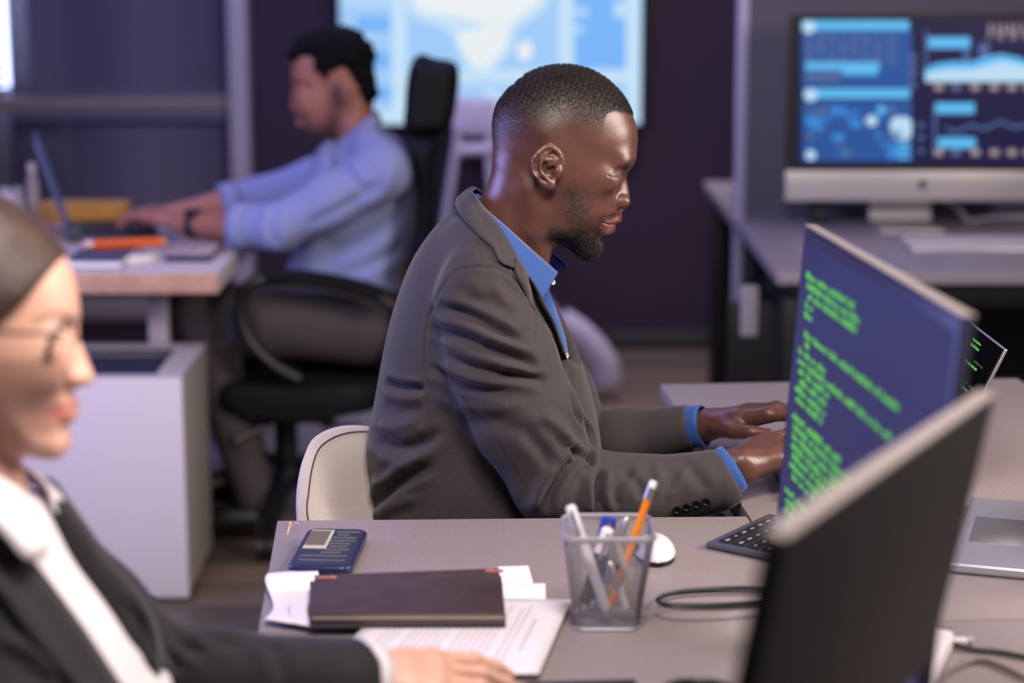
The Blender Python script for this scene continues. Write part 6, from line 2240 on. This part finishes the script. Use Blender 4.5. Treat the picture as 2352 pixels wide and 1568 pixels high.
for n_, c_, cnt in ((0, 0, 24), (1, 1, 26), (2, 2, 25), (3, 1, 4), (4, 1, 4), (6, 2, 44), (7, 3, 2), (8, 0, 14), (9, 0, 44), (10, 1, 16), (11, 2, 14), (12, 0, 16), (13, 1, 14), (15, 0, 26), (16, 1, 46), (17, 1, 26), (18, 1, 24), (19, 2, 22), (20, 1, 20), (21, 3, 12), (23, 0, 16), (24, 1, 30), (25, 1, 36), (26, 2, 34), (27, 1, 32), (28, 2, 30), (29, 1, 24), (30, 0, 20), (31, 1, 26)):
    if n_ * .0105 < hh - .09:
        blk.append((n_, c_, cnt))
code_lines(bm, Mt, blk, 0, 3, ch=.0072, row=.0105, wd=.0080)
obj('code_text', bm, MATS['code_green'], gm)
mid = FT + gx_ * (gL * .24) + gd * (hh * .62)
back = -gn
foot = Vector((mid.x + back.x * .055, mid.y + back.y * .055, ZD))
obj('stand_neck', tube(B(), smooth_path([mid + back * .022, mid + back * .050 + Vector((0, 0, -.05)), Vector((mid.x + back.x * .058, mid.y + back.y * .058, .80)), foot + Vector((0, 0, .008))], 6), .012, 10, flat=(.035, .010)), MATS['monitor_pale'], gm)
Mf = frame(foot, gx_, back)
obj('stand_foot', prism(B(), round_rect(.15, .10, .02, 4), 0, .008, Mf if Mf.col[2].z > 0 else Mf @ Matrix.Translation((0, 0, -.008)), .002), MATS['monitor_pale'], gm)

# the black back of the nearest monitor
T0_ = P(1786, 1236, z=1.13)
T1_ = P(2272, 908, z=1.13)
bx_ = (T1_ - T0_)
bL = bx_.length
bx_.normalize()
bn = Vector((-bx_.y, bx_.x, 0)).normalized()
if bn.x > 0:
    bn = -bn                           # faces left, towards the woman
best = None
for ti in range(0, 40):
    t_ = math.radians(ti * .75)
    d_ = (Vector((0, 0, -1)) * math.cos(t_) + bn * math.sin(t_)).normalized()
    for h_ in (.22, .23, .24, .25, .26, .27, .28, .29, .30, .31):
        a, b_ = proj([tuple(T1_ + d_ * h_)])
        e_ = abs(a[0] - 2126) + abs(b_[0] - 1505)
        if best is None or e_ < best[0]:
            best = (e_, t_, h_)
_, bt, bh = best
bd_ = (Vector((0, 0, -1)) * math.cos(bt) + bn * math.sin(bt)).normalized()
nm = thing('monitor', 'black monitor seen from behind with a pale top edge, nearest on the right', 'monitor', ((T0_.x + T1_.x) / 2, (T0_.y + T1_.y) / 2, .74))
Mb = frame(T0_, bx_, -bd_)
if Mb.col[2].xyz.dot(Vector((-bn.x, -bn.y, 0))) < 0:
    Mb = Mb @ Matrix.Diagonal((1, 1, -1, 1))     # z points to the back side
obj('back_shell', box(B(), (bL / 2, -bh / 2 - .0012, 0), (bL - .004, bh - .003, .012), Mb, .003, 2), MATS['monitor_black'], nm)
obj('edge_frame', box(box(box(B(), (bL / 2, -bh - .0015, -.002), (bL, .003, .012), Mb, .001), (-.0015, -bh / 2, -.002), (.003, bh, .012), Mb, .001), (bL + .0015, -bh / 2, -.002), (.003, bh, .012), Mb, .001), MATS['monitor_black'], nm)
obj('top_edge', box(B(), (bL / 2, .0015, -.002), (bL, .003, .014), Mb, .001), MATS['monitor_pale'], nm)
obj('screen', box(B(), (bL / 2, -bh / 2, -.0085), (bL - .02, bh - .02, .002), Mb), MATS['screen_navy'], nm)
bm_ = T0_ + bx_ * (bL * .42) + bd_ * (bh * .8)
bb = -bn
ft_ = Vector((bm_.x + bb.x * .06, bm_.y + bb.y * .06, ZD))
obj('stand_neck', tube(B(), smooth_path([bm_ + bb * .012, bm_ + bb * .05 + Vector((0, 0, -.08)), ft_ + Vector((0, 0, .01))], 6), .012, 10, flat=(.03, .010)), MATS['monitor_black'], nm)
Mf = frame(ft_, bx_, bb)
obj('stand_foot', prism(B(), round_rect(.18, .16, .02, 4), 0, .008, Mf if Mf.col[2].z > 0 else Mf @ Matrix.Translation((0, 0, -.008)), .002), MATS['monitor_black'], nm)

# the laptop the man types on
NTc, FTc = P(2308, 800, Y=2.62), P(2185, 708, Y=2.92)
FTc.z = NTc.z
lxv = (NTc - FTc)
lL = lxv.length
lxv.normalize()
pb = P(2235, 940, Y=2.62)
ld = (pb - NTc).normalized()
ld = (ld - lxv * ld.dot(lxv)).normalized()
lh_ = (NTc.z - .757) / -ld.z
ml = thing('laptop', 'open silver laptop with green code on black, under the hands of the man in grey', 'laptop', (FTc.x - .1, 2.77, .74), 'open laptops')
Ml = frame(FTc, lxv, -ld)
if Ml.col[2].x > 0:
    Ml = Ml @ Matrix.Diagonal((1, 1, -1, 1))
lid_ = obj('lid', box(B(), (lL / 2, -lh_ / 2, -.003), (lL, lh_, .005), Ml, .0022, 3), MATS['silver'], ml)
mat('screen_glass', (7, 6, 8), 0.08)
mat('kb_tray_dark', (70, 70, 78), 0.4, metal=0.5)
obj('screen', box(B(), (lL / 2, -lh_ / 2 + .001, .0003), (lL - .006, lh_ - .006, .0016), Ml), MATS['screen_glass'], lid_)
bm = B()
Mt = Ml @ Matrix.Translation((lL - .150, -.018, .0014))
code_lines(bm, Mt, [(0, 6, 18), (1, 6, 20), (4, 4, 34), (8, 5, 34), (13, 5, 32), (16, 6, 30), (18, 4, 20)], 0, 5, ch=.0036, row=.0078, wd=.0024)
code_lines(bm, Mt, [(3, 26, 20), (7, 38, 12), (7, 28, 6), (11, 40, 10), (15, 8, 22), (17, 10, 20), (19, 12, 16)], 1, 6, ch=.0034, row=.0078, wd=.0024)
obj('code_text', bm, [MATS['code_green'], MATS['code_dim']], lid_)
hx_ = FTc + ld * lh_
bx0 = hx_.x - .188
base = obj('base', box2(B(), (bx0, NTc.y, ZD), (hx_.x + .004, NTc.y + lL, ZD + .0135), .003, 3), MATS['kb_tray_dark'], ml)
bm = B()
for r in range(5):
    for c in range(14):
        box2(bm, (hx_.x - .115 + r * .0185, NTc.y + .018 + c * .0190, ZD + .0133), (hx_.x - .115 + r * .0185 + .0155, NTc.y + .018 + c * .0190 + .016, ZD + .0148))
obj('keys', bm, MATS['black_plastic'], base)
obj('trackpad', box2(B(), (bx0 + .008, NTc.y + lL / 2 - .055, ZD + .0132), (bx0 + .066, NTc.y + lL / 2 + .055, ZD + .0139), .0003), MATS['aluminium'], base)
# the silver laptop at the right edge
q0, q1 = P(2232, 1138, z=.753), P(2181, 1294, z=.753)
ev = (q1 - q0)
eL = ev.length - .006
q0 = q0 + (q1 - q0).normalized() * .006
ev.normalize()
fv = Vector((-ev.y, ev.x, 0))
if fv.x < 0:
    fv = -fv
mat('silver_cool', (188, 184, 196), 0.36, metal=0.6)
sl_ = thing('laptop', 'open silver laptop at the right edge, its palm rest turned left', 'laptop', (q0.x + .1, q0.y - .1, .74), 'open laptops')
Ms = frame((q0.x, q0.y, ZD), fv, -ev)
if Ms.col[2].z < 0:
    Ms = frame((q0.x, q0.y, ZD), fv, ev)
    sgn = 1
else:
    sgn = -1
sb_ = obj('base', box(B(), (.110, sgn * eL / 2, .0075), (.220, eL, .012), Ms, .003, 3), MATS['silver_cool'], sl_)
obj('trackpad', box(B(), (.048, sgn * eL / 2, .0135), (.068, .115, .0006), Ms, .0002), MATS['silver'], sb_)
bm = B()
for r in range(5):
    for c in range(14):
        box(bm, (.108 + r * .0188, sgn * (.022 + c * .0186 + .008), .0140), (.0158, .0160, .0014), Ms)
obj('keys', bm, MATS['black_plastic'], sb_)
Ml2 = Ms @ Matrix.Translation((.222, 0, .012)) @ Matrix.Rotation(math.radians(20), 4, 'Y')
ld2 = obj('lid', box(B(), (.0, sgn * eL / 2, .105), (.005, eL, .21), Ml2, .002, 2), MATS['silver_cool'], sl_)
obj('screen', box(B(), (-.003, sgn * eL / 2, .107), (.0012, eL - .012, .196), Ml2), MATS['screen_glass'], ld2)

# keyboards
mat('key_black', (22, 22, 25), 0.35)
mat('key_glint', (150, 152, 160), 0.25)
mat('kb_tray', (92, 92, 104), 0.4, metal=0.5)
k0, k1, k2 = P(1622, 1246, z=.748), P(1784, 1268, z=.748), P(1752, 1186, z=.748)
kx_ = (k1 - k0).normalized()
ky_ = (k2 - k0)
ky_ = (ky_ - kx_ * ky_.dot(kx_)).normalized()
tkb = thing('keyboard', 'slim black keyboard on the front desk beside the green-code monitor', 'keyboard', (k0.x + .1, k0.y + .05, .74), 'front keyboards')
ya = (k2 - k0).normalized()
Mk = frame((k0.x, k0.y, ZD), ya, (-ya.y, ya.x, 0))
# length runs away from the camera along ya, depth to its right
LK, DK = .160, .115
obj('tray', prism(B(), [(0, 0), (LK, 0), (LK, -DK), (0, -DK)], .001, .0085, Mk, .002), MATS['kb_tray'], tkb)
bm = B()
rd = random.Random(2)
for r in range(5):
    for c in range(7):
        a_ = .010 + c * .0206
        b__ = -.012 - r * .0200
        box(bm, (a_ + .0085, b__ - .0085, .0096), (.0172, .0172, .0024), Mk, .0012, 1)
obj('keys', bm, MATS['key_black'], tkb)
bm = B()
for r in range(5):
    for c in range(7):
        a_ = .010 + c * .0206
        b__ = -.012 - r * .0200
        box(bm, (a_ + .0085, b__ - .0085, .0109), (.005 + .004 * rd.random(), .0024 + .002 * rd.random(), .0002), Mk)
obj('key_legends', bm, MATS['key_glint'], tkb)  # a small pale mark on each key
# keyboard by the woman's hand, only its corner in view
kk0 = P(1205, 1562, z=.748)
tk2 = thing('keyboard', 'dark keyboard beside the hand of the woman at the bottom edge', 'keyboard', (kk0.x + .06, kk0.y - .1, .74), 'front keyboards')
aw = math.radians(-86)
Mk2 = frame((kk0.x + .03, kk0.y - .002, ZD), (math.cos(aw), math.sin(aw), 0), (-math.sin(aw), math.cos(aw), 0))
obj('tray', prism(B(), [(0, -.03), (.30, -.03), (.30, .085), (0, .085)], .001, .0085, Mk2, .002), MATS['dark_grey'], tk2)
bm = B()
for r in range(5):
    for c in range(14):
        box(bm, (.012 + c * .0202 + .0085, -.022 + r * .0205 + .0085, .0096), (.0172, .0172, .0024), Mk2, .0012, 1)
obj('keys', bm, MATS['key_black'], tk2)

# ------------------------------------------------------------------ phone, notebooks, papers
mat('phone_blue', (44, 52, 92), 0.28, metal=0.4)
emis('phone_screen', (24, 30, 62), 0.25)
emis('phone_image', (150, 126, 76), 0.5)
emis('phone_frame', (232, 222, 190), 0.75)
emis('phone_text', (150, 142, 110), 0.5)
zp = .753
pc = [P(a, b, z=zp) for a, b in ((708, 1214), (846, 1218), (806, 1306), (659, 1303))]      # far left, far right, near right, near left
cx_ = sum((p for p in pc), Vector()) / 4
uy = ((pc[0] + pc[1]) / 2 - (pc[2] + pc[3]) / 2)
hL = uy.length
uy.normalize()
ux = Vector((uy.y, -uy.x, 0))
wL = ((pc[1] - pc[0]).dot(ux) + (pc[2] - pc[3]).dot(ux)) / 2
tph = thing('smartphone', 'blue smartphone with a lit page on screen, far left on the front desk', 'phone', (cx_.x, cx_.y, .74))
Mp = frame((cx_.x, cx_.y, ZD), ux, uy)
obj('case', prism(B(), round_rect(wL, hL, .014, 6), .0005, .0115, Mp, .0038, 4), MATS['phone_blue'], tph)
scr = obj('screen', prism(B(), round_rect(wL - .008, hL - .008, .010, 6), .0112, .0120, Mp), MATS['phone_screen'], tph)
bm = B()
w2, h2 = wL - .014, hL - .014


def pr(x0, y0, x1, y1, z, mi):
    """a rectangle on the phone's screen, in fractions from its far left corner"""
    box(bm, ((-.5 + (x0 + x1) / 2) * w2, (.5 - (y0 + y1) / 2) * h2, z), ((x1 - x0) * w2, (y1 - y0) * h2, .0002), Mp, mi=mi)


pr(.0, .02, .46, .56, .0121, 1)
pr(.0, .05, .40, .47, .0123, 0)
rd = random.Random(9)
for k, (x0, x1) in enumerate(((.52, .98), (.56, .80), (.50, .96), (.46, .97), (.48, .90), (.50, .86), (.46, .94), (.40, .80))):
    y = .05 + k * .085
    x = x0
    while x < x1:
        wq_ = rd.uniform(.02, .07)
        pr(x, y, min(x + wq_, x1), y + .045, .0122, 2)
        x += wq_ + .012
for k in range(2):
    x = .05
    while x < .9:
        wq_ = rd.uniform(.02, .06)
        pr(x, .74 + k * .12, x + wq_, .78 + k * .12, .0122, 2)
        x += wq_ + .012
obj('page_graphics', bm, [MATS['phone_image'], MATS['phone_frame'], MATS['phone_text']], scr)
# the phone's shadow on the desk, laid as a flat grey sheet
mat('pad_grey', (112, 104, 112), .6)
tpd = thing('charging_pad', 'thin grey pad lying partly under the blue smartphone', 'pad', (cx_.x - .01, cx_.y, .74))
tph.location.z += .003
obj('pad', prism(B(), round_rect(wL * .98, hL * .80, .012, 5), .0002, .0030, Mp @ Matrix.Translation((-.014, -.016, 0)), .0008), MATS['pad_grey'], tpd)

mat('paper_print', (222, 214, 220), .85)
mat('print_grey', (178, 171, 178), .9)


def paper(label, pts, z, lines=None, mt='paper_print', wave=0.0, nm='paper_sheet', stack=1, txt_seed=1):
    """A sheet whose corners are seen at pts (far left, far right, near right, near left)."""
    c = [P(a, b, z=z) for a, b in pts]
    ctr_ = sum(c, Vector()) / 4
    t = thing(nm, label, 'paper', (ctr_.x, ctr_.y, .74), 'papers under the notebooks')
    bm = B()
    nU, nV = 14, 14
    rows = []
    for i in range(nV + 1):
        v_ = i / nV
        r = []
        for j in range(nU + 1):
            u_ = j / nU
            p = (c[0].lerp(c[1], u_)).lerp(c[3].lerp(c[2], u_), v_)
            r.append(p + Vector((wave * 1.1 * math.sin(v_ * 6.0 + .6) * (1 if u_ > .5 else -1), 0, wave * (math.sin(v_ * 7.5 + u_) * .5 + .5))))
        rows.append(r)
    o = obj('sheet', sheet(bm, rows), MATS[mt], t, 180)
    thick(o, .0003 * stack, 1 if stack > 1 else 0)
    if lines:
        bm = B()
        rd_ = random.Random(txt_seed)
        for (u0, v0, v1, wd) in lines:
            v_ = v0
            while v_ < v1:
                l_ = rd_.uniform(.012, .05)
                a = (c[0].lerp(c[1], u0)).lerp(c[3].lerp(c[2], u0), v_)
                b_ = (c[0].lerp(c[1], u0)).lerp(c[3].lerp(c[2], u0), min(v_ + l_, v1))
                d_ = (b_ - a).normalized()
                n_ = Vector((-d_.y, d_.x, 0)) * wd
                h_ = Vector((0, 0, .0004))
                vs = [bm.verts.new(a - n_ + h_), bm.verts.new(b_ - n_ + h_), bm.verts.new(b_ + n_ + h_), bm.verts.new(a + n_ + h_)]
                bm.faces.new(vs)
                v_ += l_ + .010
        bmesh.ops.recalc_face_normals(bm, faces=bm.faces)
        obj('printed_text', bm, MATS['print_grey'], o)
    return t


tl2 = [(.86, .30, .72, .0012)] + [(.80 - k * .035, .10 + .05 * (k % 3), .92, .0008) for k in range(20) if k % 7 != 2]
paper('printed white sheet on top of the paper pile, lying in front of the notebooks', [(905, 1372), (1312, 1376), (1238, 1545), (725, 1545)], .7490, tl2, txt_seed=2, stack=8)
paper('blank white sheet whose corner shows between the notebooks and the pen cup', [(880, 1341), (1252, 1339), (1256, 1420), (860, 1430)], .7465)
paper('white slip standing out beyond the far right corner of the notebooks', [(1142, 1300), (1213, 1298), (1228, 1352), (1146, 1362)], .7450)
paper('crumpled white receipt strip sticking out left of the notebooks', [(622, 1320), (722, 1316), (716, 1450), (612, 1432)], .7440, wave=.0055)

mat('leather_brown', (58, 42, 46), .6, noise=(50, (66, 50, 52), .4, .7), bump=(400, .3, .0008))
mat('leather_grey', (70, 62, 64), .6, bump=(400, .3, .0008))
mat('copper_tab', (176, 108, 88), .45, metal=.3)
mat('page_edge', (168, 148, 138), .8)
mat('page_edge_grey', (128, 120, 118), .8)


def notebook(label, pts, z0, h, cover, pages, tabs=False):
    c = [P(a, b, z=z0 + h) for a, b in pts]
    ctr_ = sum(c, Vector()) / 4
    t = thing('notebook', label, 'notebook', (ctr_.x, ctr_.y, z0), 'stacked notebooks')
    ex = (c[1] - c[0]).normalized()
    Mn = frame((c[3].x, c[3].y, z0), (c[2] - c[3]).normalized(), (c[0] - c[3]))
    inv = Mn.inverted()
    pl_ = [tuple((inv @ Vector((p.x, p.y, z0)))[:2]) for p in (c[3], c[2], c[1], c[0])]
    cx__ = sum(p[0] for p in pl_) / 4
    cy__ = sum(p[1] for p in pl_) / 4
    ins = [(cx__ + (p[0] - cx__) * .985, cy__ + (p[1] - cy__) * .975) for p in pl_]
    obj('front_cover', prism(B(), pl_, h - .0016, h, Mn, .0006), MATS[cover], t)
    obj('back_cover', prism(B(), pl_, 0, .0016, Mn, .0006), MATS[cover], t)
    obj('pages', prism(B(), ins, .00165, h - .00165, Mn), MATS[pages], t)
    if tabs:
        wN, dN = pl_[1][0], pl_[2][1]
        for x0_, x1_ in ((.003, wN * .125), (wN * .885, wN - .003)):
            yy = (pl_[3][1] if x0_ < .01 else pl_[2][1]) * .93
            x0_ += pl_[3][0] if x0_ < .01 else 0
            x1_ += pl_[3][0] if x1_ < wN * .5 else 0
            s_ = obj('corner_strap', box2(B(), (x0_, yy - .006, h), (x1_, yy + .003, h + .0012), .0004), MATS['copper_tab'], None)
            s_.data.transform(Mn)
            s_.data.transform(Matrix.Translation(-LOC[t.name]))
            s_.parent = t
            LOC[s_.name] = LOC[t.name]
            xr = x1_ - .006 if x1_ < wN * .5 else x0_ + .006
            p_ = Mn @ Vector((xr, yy - .0015, h + .0013))
            obj('rivet', lathe(B(), [(.0035, 0), (.003, .001), (0, .0014)], p_, 14), MATS['copper_tab'], s_)
    return t


notebook('charcoal notebook under the dark brown one', [(712, 1334), (1152, 1322), (1162, 1424), (711, 1425)], .7500, .0085, 'leather_grey', 'page_edge_grey')
notebook('dark brown notebook with copper straps, on top of the charcoal one', [(723, 1320), (1146, 1304), (1161, 1408), (713, 1408)], .7588, .0092, 'leather_brown', 'page_edge', True)

# ------------------------------------------------------------------ pen cup and pens
mat('wire_silver', (186, 182, 190), .4, metal=.5)
mat('wire_grey', (132, 128, 134), .4, metal=.6)
zr = .848
rim_c = [P(a, b, z=zr) for a, b in ((1300, 1189), (1502, 1188), (1492, 1243), (1292, 1241))]
bot = [P(a, b, z=ZD + .002) for a, b in ((1318, 1402), (1462, 1402), (1470, 1448), (1312, 1446))]
cc_ = sum(bot, Vector()) / 4
tcup = thing('pen_cup', 'square silver wire-mesh pen cup holding pencils and pens', 'pen cup', (cc_.x, cc_.y, .74))


def sq(M4, w, d, r):
    return [M4 + Vector((p[0], p[1], 0)) for p in round_rect(w, d, r, 4)]


rc = sum(rim_c, Vector()) / 4
wr_, dr_ = (rim_c[1] - rim_c[0]).length, abs(rim_c[0].y - rim_c[3].y)
dr_ = wr_ * .93
rc.y = rim_c[3].y + dr_ / 2
wb_ = (bot[1] - bot[0]).length
bc = Vector((cc_.x, bot[3].y + wb_ / 2, ZD + .002))
R_top, R_bot = sq(rc, wr_, dr_, .014), sq(bc, wb_, wb_ * .95, .010)
obj('rim', tube(B(), R_top, .0026, 8, closed=True, flat=(.0022, .0036)), MATS['wire_silver'], tcup)
bm = tube(B(), R_bot, .0016, 6, closed=True)
bm.faces.new([bm.verts.new(p + Vector((0, 0, -.001))) for p in R_bot])
obj('bottom', bm, MATS['wire_silver'], tcup)


def ring_at(f, n=112):
    pts = [a.lerp(b_, f) for a, b_ in zip(R_bot, R_top)]
    # even spacing
    L_ = [0]
    for i in range(len(pts)):
        L_.append(L_[-1] + (pts[(i + 1) % len(pts)] - pts[i]).length)
    out = []
    for k in range(n):
        s_ = L_[-1] * k / n
        i = max(j for j in range(len(pts)) if L_[j] <= s_ + 1e-12)
        out.append(pts[i].lerp(pts[(i + 1) % len(pts)], (s_ - L_[i]) / max(L_[i + 1] - L_[i], 1e-9)))
    return out


rings_ = [ring_at(k / 36) for k in range(37)]
bm = B()
for r in rings_[1:-1]:
    tube(bm, r[::2], .00030, 4, closed=True)
for k in range(112):
    tube(bm, [rings_[0][k], rings_[18][k], rings_[36][k]], .00030, 4)
obj('wire_mesh', bm, MATS['wire_grey'], tcup, 180)

mat('pencil_orange', (238, 134, 28), .35)
mat('rubber_white', (236, 228, 230), .6)
mat('pen_white', (230, 222, 228), .35)
mat('pen_blue', (36, 58, 150), .35)
mat('pen_beige', (180, 164, 150), .5)
Yc = rc.y


def inner(px_, py_, dy):
    return P(px_, py_, Y=Yc + dy)


GP = 'pens in the mesh cup'
a_, b_ = inner(1502, 1104, .018), inner(1392, 1434, -.012)
b_.z = max(b_.z, ZD + .006)
pencil('pencil', 'orange pencil with a white rubber leaning right in the pen cup', a_, b_, .0046, 'pencil_orange', 'bare_wood', 'rubber_white', GP)
pencil('pencil', 'beige pencil standing point down at the right in the pen cup', inner(1418, 1245, -.010), inner(1462, 1408, -.016), .0040, 'pen_beige', 'bare_wood', 'pen_beige', GP, ferrule=False)


def pen(label, a, b, r, body, capc, name='pen', cat='pen'):
    a, b = Vector(a), Vector(b)
    b.z = max(b.z, ZD + .008)
    t = thing(name, label, cat, b, GP)
    d = (b - a).normalized()
    L = (b - a).length
    obj('barrel', tube(B(), [a + d * .030, a + d * (L * .6), b - d * .012], [r, r, r * .94], 14), MATS[body], t)
    obj('cap', tube(B(), [a, a + d * .003, a + d * .030], [r * .72, r * 1.06, r * 1.08], 14), MATS[capc], t)
    obj('clip', tube(B(), [a + d * .004 + Vector((0, -r * 1.5, 0)), a + d * .034 + Vector((0, -r * 1.5, 0))], r * .28, 6), MATS['silver'], t)
    obj('tip', tube(B(), [b - d * .012, b - d * .003, b], [r * .9, r * .35, r * .12], 12), MATS['silver'], t)
    return t


pen('thick white pen leaning left in the pen cup', inner(1309, 1160, -.012), inner(1400, 1420, -.024), .0060, 'pen_white', 'pen_white')
pen('blue marker at the back of the pen cup', inner(1400, 1186, .034), inner(1356, 1415, .014), .0088, 'pen_blue', 'pen_blue', 'marker', 'marker')
pen('dark pen with a round white end in the middle of the pen cup', inner(1398, 1212, .010), inner(1334, 1424, .000), .0070, 'dark_grey', 'rubber_white')
pen('slim silver pen between the marker and the orange pencil', inner(1440, 1188, .026), inner(1372, 1420, .004), .0040, 'silver', 'silver')
pen('black pen crossing low in the pen cup', inner(1465, 1250, .020), inner(1345, 1418, .016), .0042, 'black_plastic', 'black_plastic')
pen('short white pen leaning to the right at the bottom of the pen cup', inner(1400, 1290, -.004), inner(1448, 1424, -.020), .0038, 'pen_white', 'silver')

# ------------------------------------------------------------------ mouse, cables, cup, plug
ms = P(1512, 1262, z=.75)
tm = thing('computer_mouse', 'white computer mouse on the desk behind the pen cup', 'mouse', (ms.x, ms.y, .74))
Fm2 = Field(axis([(ms.x - .05, ms.x + .05, .002)]), axis([(ms.y - .07, ms.y + .08, .002)]), axis([(.735, .79, .002)]))
Fm2.ell((ms.x - .004, ms.y + .002, .742), (.0265, .047, .026), .004)
Fm2.F = np.maximum(Fm2.F, -(Fm2.ax[2][None, None, :] - (ZD + .006)))
V, Q = Fm2.mesh(smooth=1)
cloth_obj('shell', V, Q, MATS['white_lacquer'], tm)
obj('sole', prism(B(), [(ms.x - .004 + .0245 * math.cos(a), ms.y + .002 + .044 * math.sin(a)) for a in np.linspace(0, 2 * math.pi, 28, endpoint=False)], ZD, ZD + .0059), MATS['black_plastic'], tm)

mat('cable_black', (26, 24, 30), .4)


def loop(pts, z0, n=8):
    return smooth_path([(p.x, p.y, q[2]) for p, q in ((P(a, b, z=c), (a, b, c)) for a, b, c in pts)], n)


cp = [(1860, 1352, .755), (1780, 1349, .765), (1680, 1350, .772), (1580, 1355, .770), (1525, 1366, .765), (1510, 1380, .760), (1540, 1392, .760), (1620, 1396, .758), (1720, 1392, .756), (1790, 1382, .756), (1850, 1372, .752),
      (1870, 1360, .750), (1790, 1358, .7455), (1650, 1357, .7455), (1545, 1364, .747), (1514, 1377, .750), (1530, 1386, .7455), (1640, 1388, .7445), (1760, 1380, .7445), (1860, 1368, .7445), (1960, 1400, .7445)]
tag(obj('cable', tube(B(), loop(cp, 0), .0023, 8), MATS['cable_black'], None, 180), 'black cable coiled in flat loops on the front desk beside the pen cup', 'cable')
cp2 = [(2160, 1470, .748), (2185, 1478, .746), (2230, 1490, .744), (2290, 1496, .744), (2352, 1508, .744), (2420, 1520, .744)]
tag(obj('cable', tube(B(), loop(cp2, 0), .0030, 8), MATS['cable_black'], None, 180), 'black cable running off to the right edge behind the nearest monitor', 'cable')
cp3 = [(2360, 1560, .744), (2300, 1530, .744), (2250, 1516, .744), (2200, 1530, .744), (2160, 1560, .744), (2130, 1600, .744)]
mat('cable_grey', (92, 84, 88), .5)  # grey of a cable's shadow, laid on the desk as a looped strand
tag(obj('cable', tube(B(), loop(cp3, 0), .0028, 8), MATS['cable_grey'], None, 180), 'grey cable arching in a loop at the bottom right corner', 'cable')
w0, w1 = P(2166, 1462, z=.752), P(2092, 1600, z=.752)
tpl = thing('power_adapter', 'long white power adapter lying beside the nearest monitor, bottom right', 'adapter', (w1.x, w1.y, .74))
ad = (w1 - w0)
Ma = frame((w0.x, w0.y, ZD), ad, (-ad.y, ad.x, 0))
if Ma.col[2].z < 0:
    Ma = frame((w0.x, w0.y, ZD), ad, (ad.y, -ad.x, 0))
aL = ad.length
obj('body', prism(B(), [(p[0] + aL / 2, p[1]) for p in round_rect(aL * .94, .026, .008, 5)], .0005, .024, Ma, .005, 3), MATS['white_lacquer'], tpl)
obj('plug_end', prism(B(), [(p[0] - .004, p[1]) for p in round_rect(.022, .016, .004, 4)], .004, .018, Ma, .002), MATS['dark_grey'], tpl)
s0_ = P(2172, 1476, z=.744)
tsl = thing('plug_cap', 'small white plug cap on the desk right of the adapter', 'cap', (s0_.x, s0_.y, .74))
obj('shell', box(B(), (.012, 0, .005), (.026, .011, .009), Matrix.Translation((s0_.x, s0_.y, ZD)), .003, 3), MATS['white_lacquer'], tsl)
obj('collar', box(B(), (.0275, 0, .005), (.0045, .012, .010), Matrix.Translation((s0_.x, s0_.y, ZD)), .001), MATS['light_laminate'], tsl)

# black mug at the bottom edge
mg = P(1602, 1580, z=.80)
mat('mug_black', (24, 22, 26), .3)
tmg = thing('mug', 'black mug whose rim shows at the bottom edge left of the nearest monitor', 'mug', (mg.x, mg.y - .03, .74))
cm = (mg.x, mg.y - .018, ZD)
obj('mug_body', lathe(B(), [(0, .0005), (.030, .0005), (.035, .004), (.037, .05), (.0375, .062), (.0365, .0635), (.0345, .062), (.034, .01), (0, .006)], cm, 40), MATS['mug_black'], tmg, 50)
obj('handle', tube(B(), smooth_path([(cm[0] + .036, cm[1], ZD + .052), (cm[0] + .056, cm[1], ZD + .046), (cm[0] + .058, cm[1], ZD + .028), (cm[0] + .036, cm[1], ZD + .016)], 6), .0045, 10), MATS['mug_black'], tmg)
obj('teabag_tag', box(B(), (0, -.0382, 0), (.010, .0006, .018), Matrix.Translation((cm[0], cm[1], ZD + .045))), MATS['light_laminate'], tmg)  # small pale upright strip on the mug
mat('coffee', (40, 24, 16), .15)
obj('coffee', lathe(B(), [(0, 0), (.0338, 0), (.0338, .001), (0, .001)], (cm[0], cm[1], ZD + .050), 32), MATS['coffee'], tmg)
# chipped laminate at the far left corner of the front desk
bm = B()
for i, (x0_, y0_, x1_, y1_, w_) in enumerate(((668, 1198, 660, 1228, .0016), (676, 1200, 690, 1203, .0012), (664, 1205, 676, 1208, .001))):
    a, b_ = P(x0_, y0_, z=.7402), P(x1_, y1_, z=.7402)
    d_ = (b_ - a).normalized()
    n_ = Vector((-d_.y, d_.x, 0)) * w_
    bm.faces.new([bm.verts.new(p) for p in (a - n_, b_ - n_ * .5, b_ + n_ * .5, a + n_)])
fd = [o for o in SC.objects if o.get('label', '').startswith('grey desk in front of the woman')][0]
bmesh.ops.recalc_face_normals(bm, faces=bm.faces)
obj('laminate_chips', bm, MATS['raw_board'], fd)
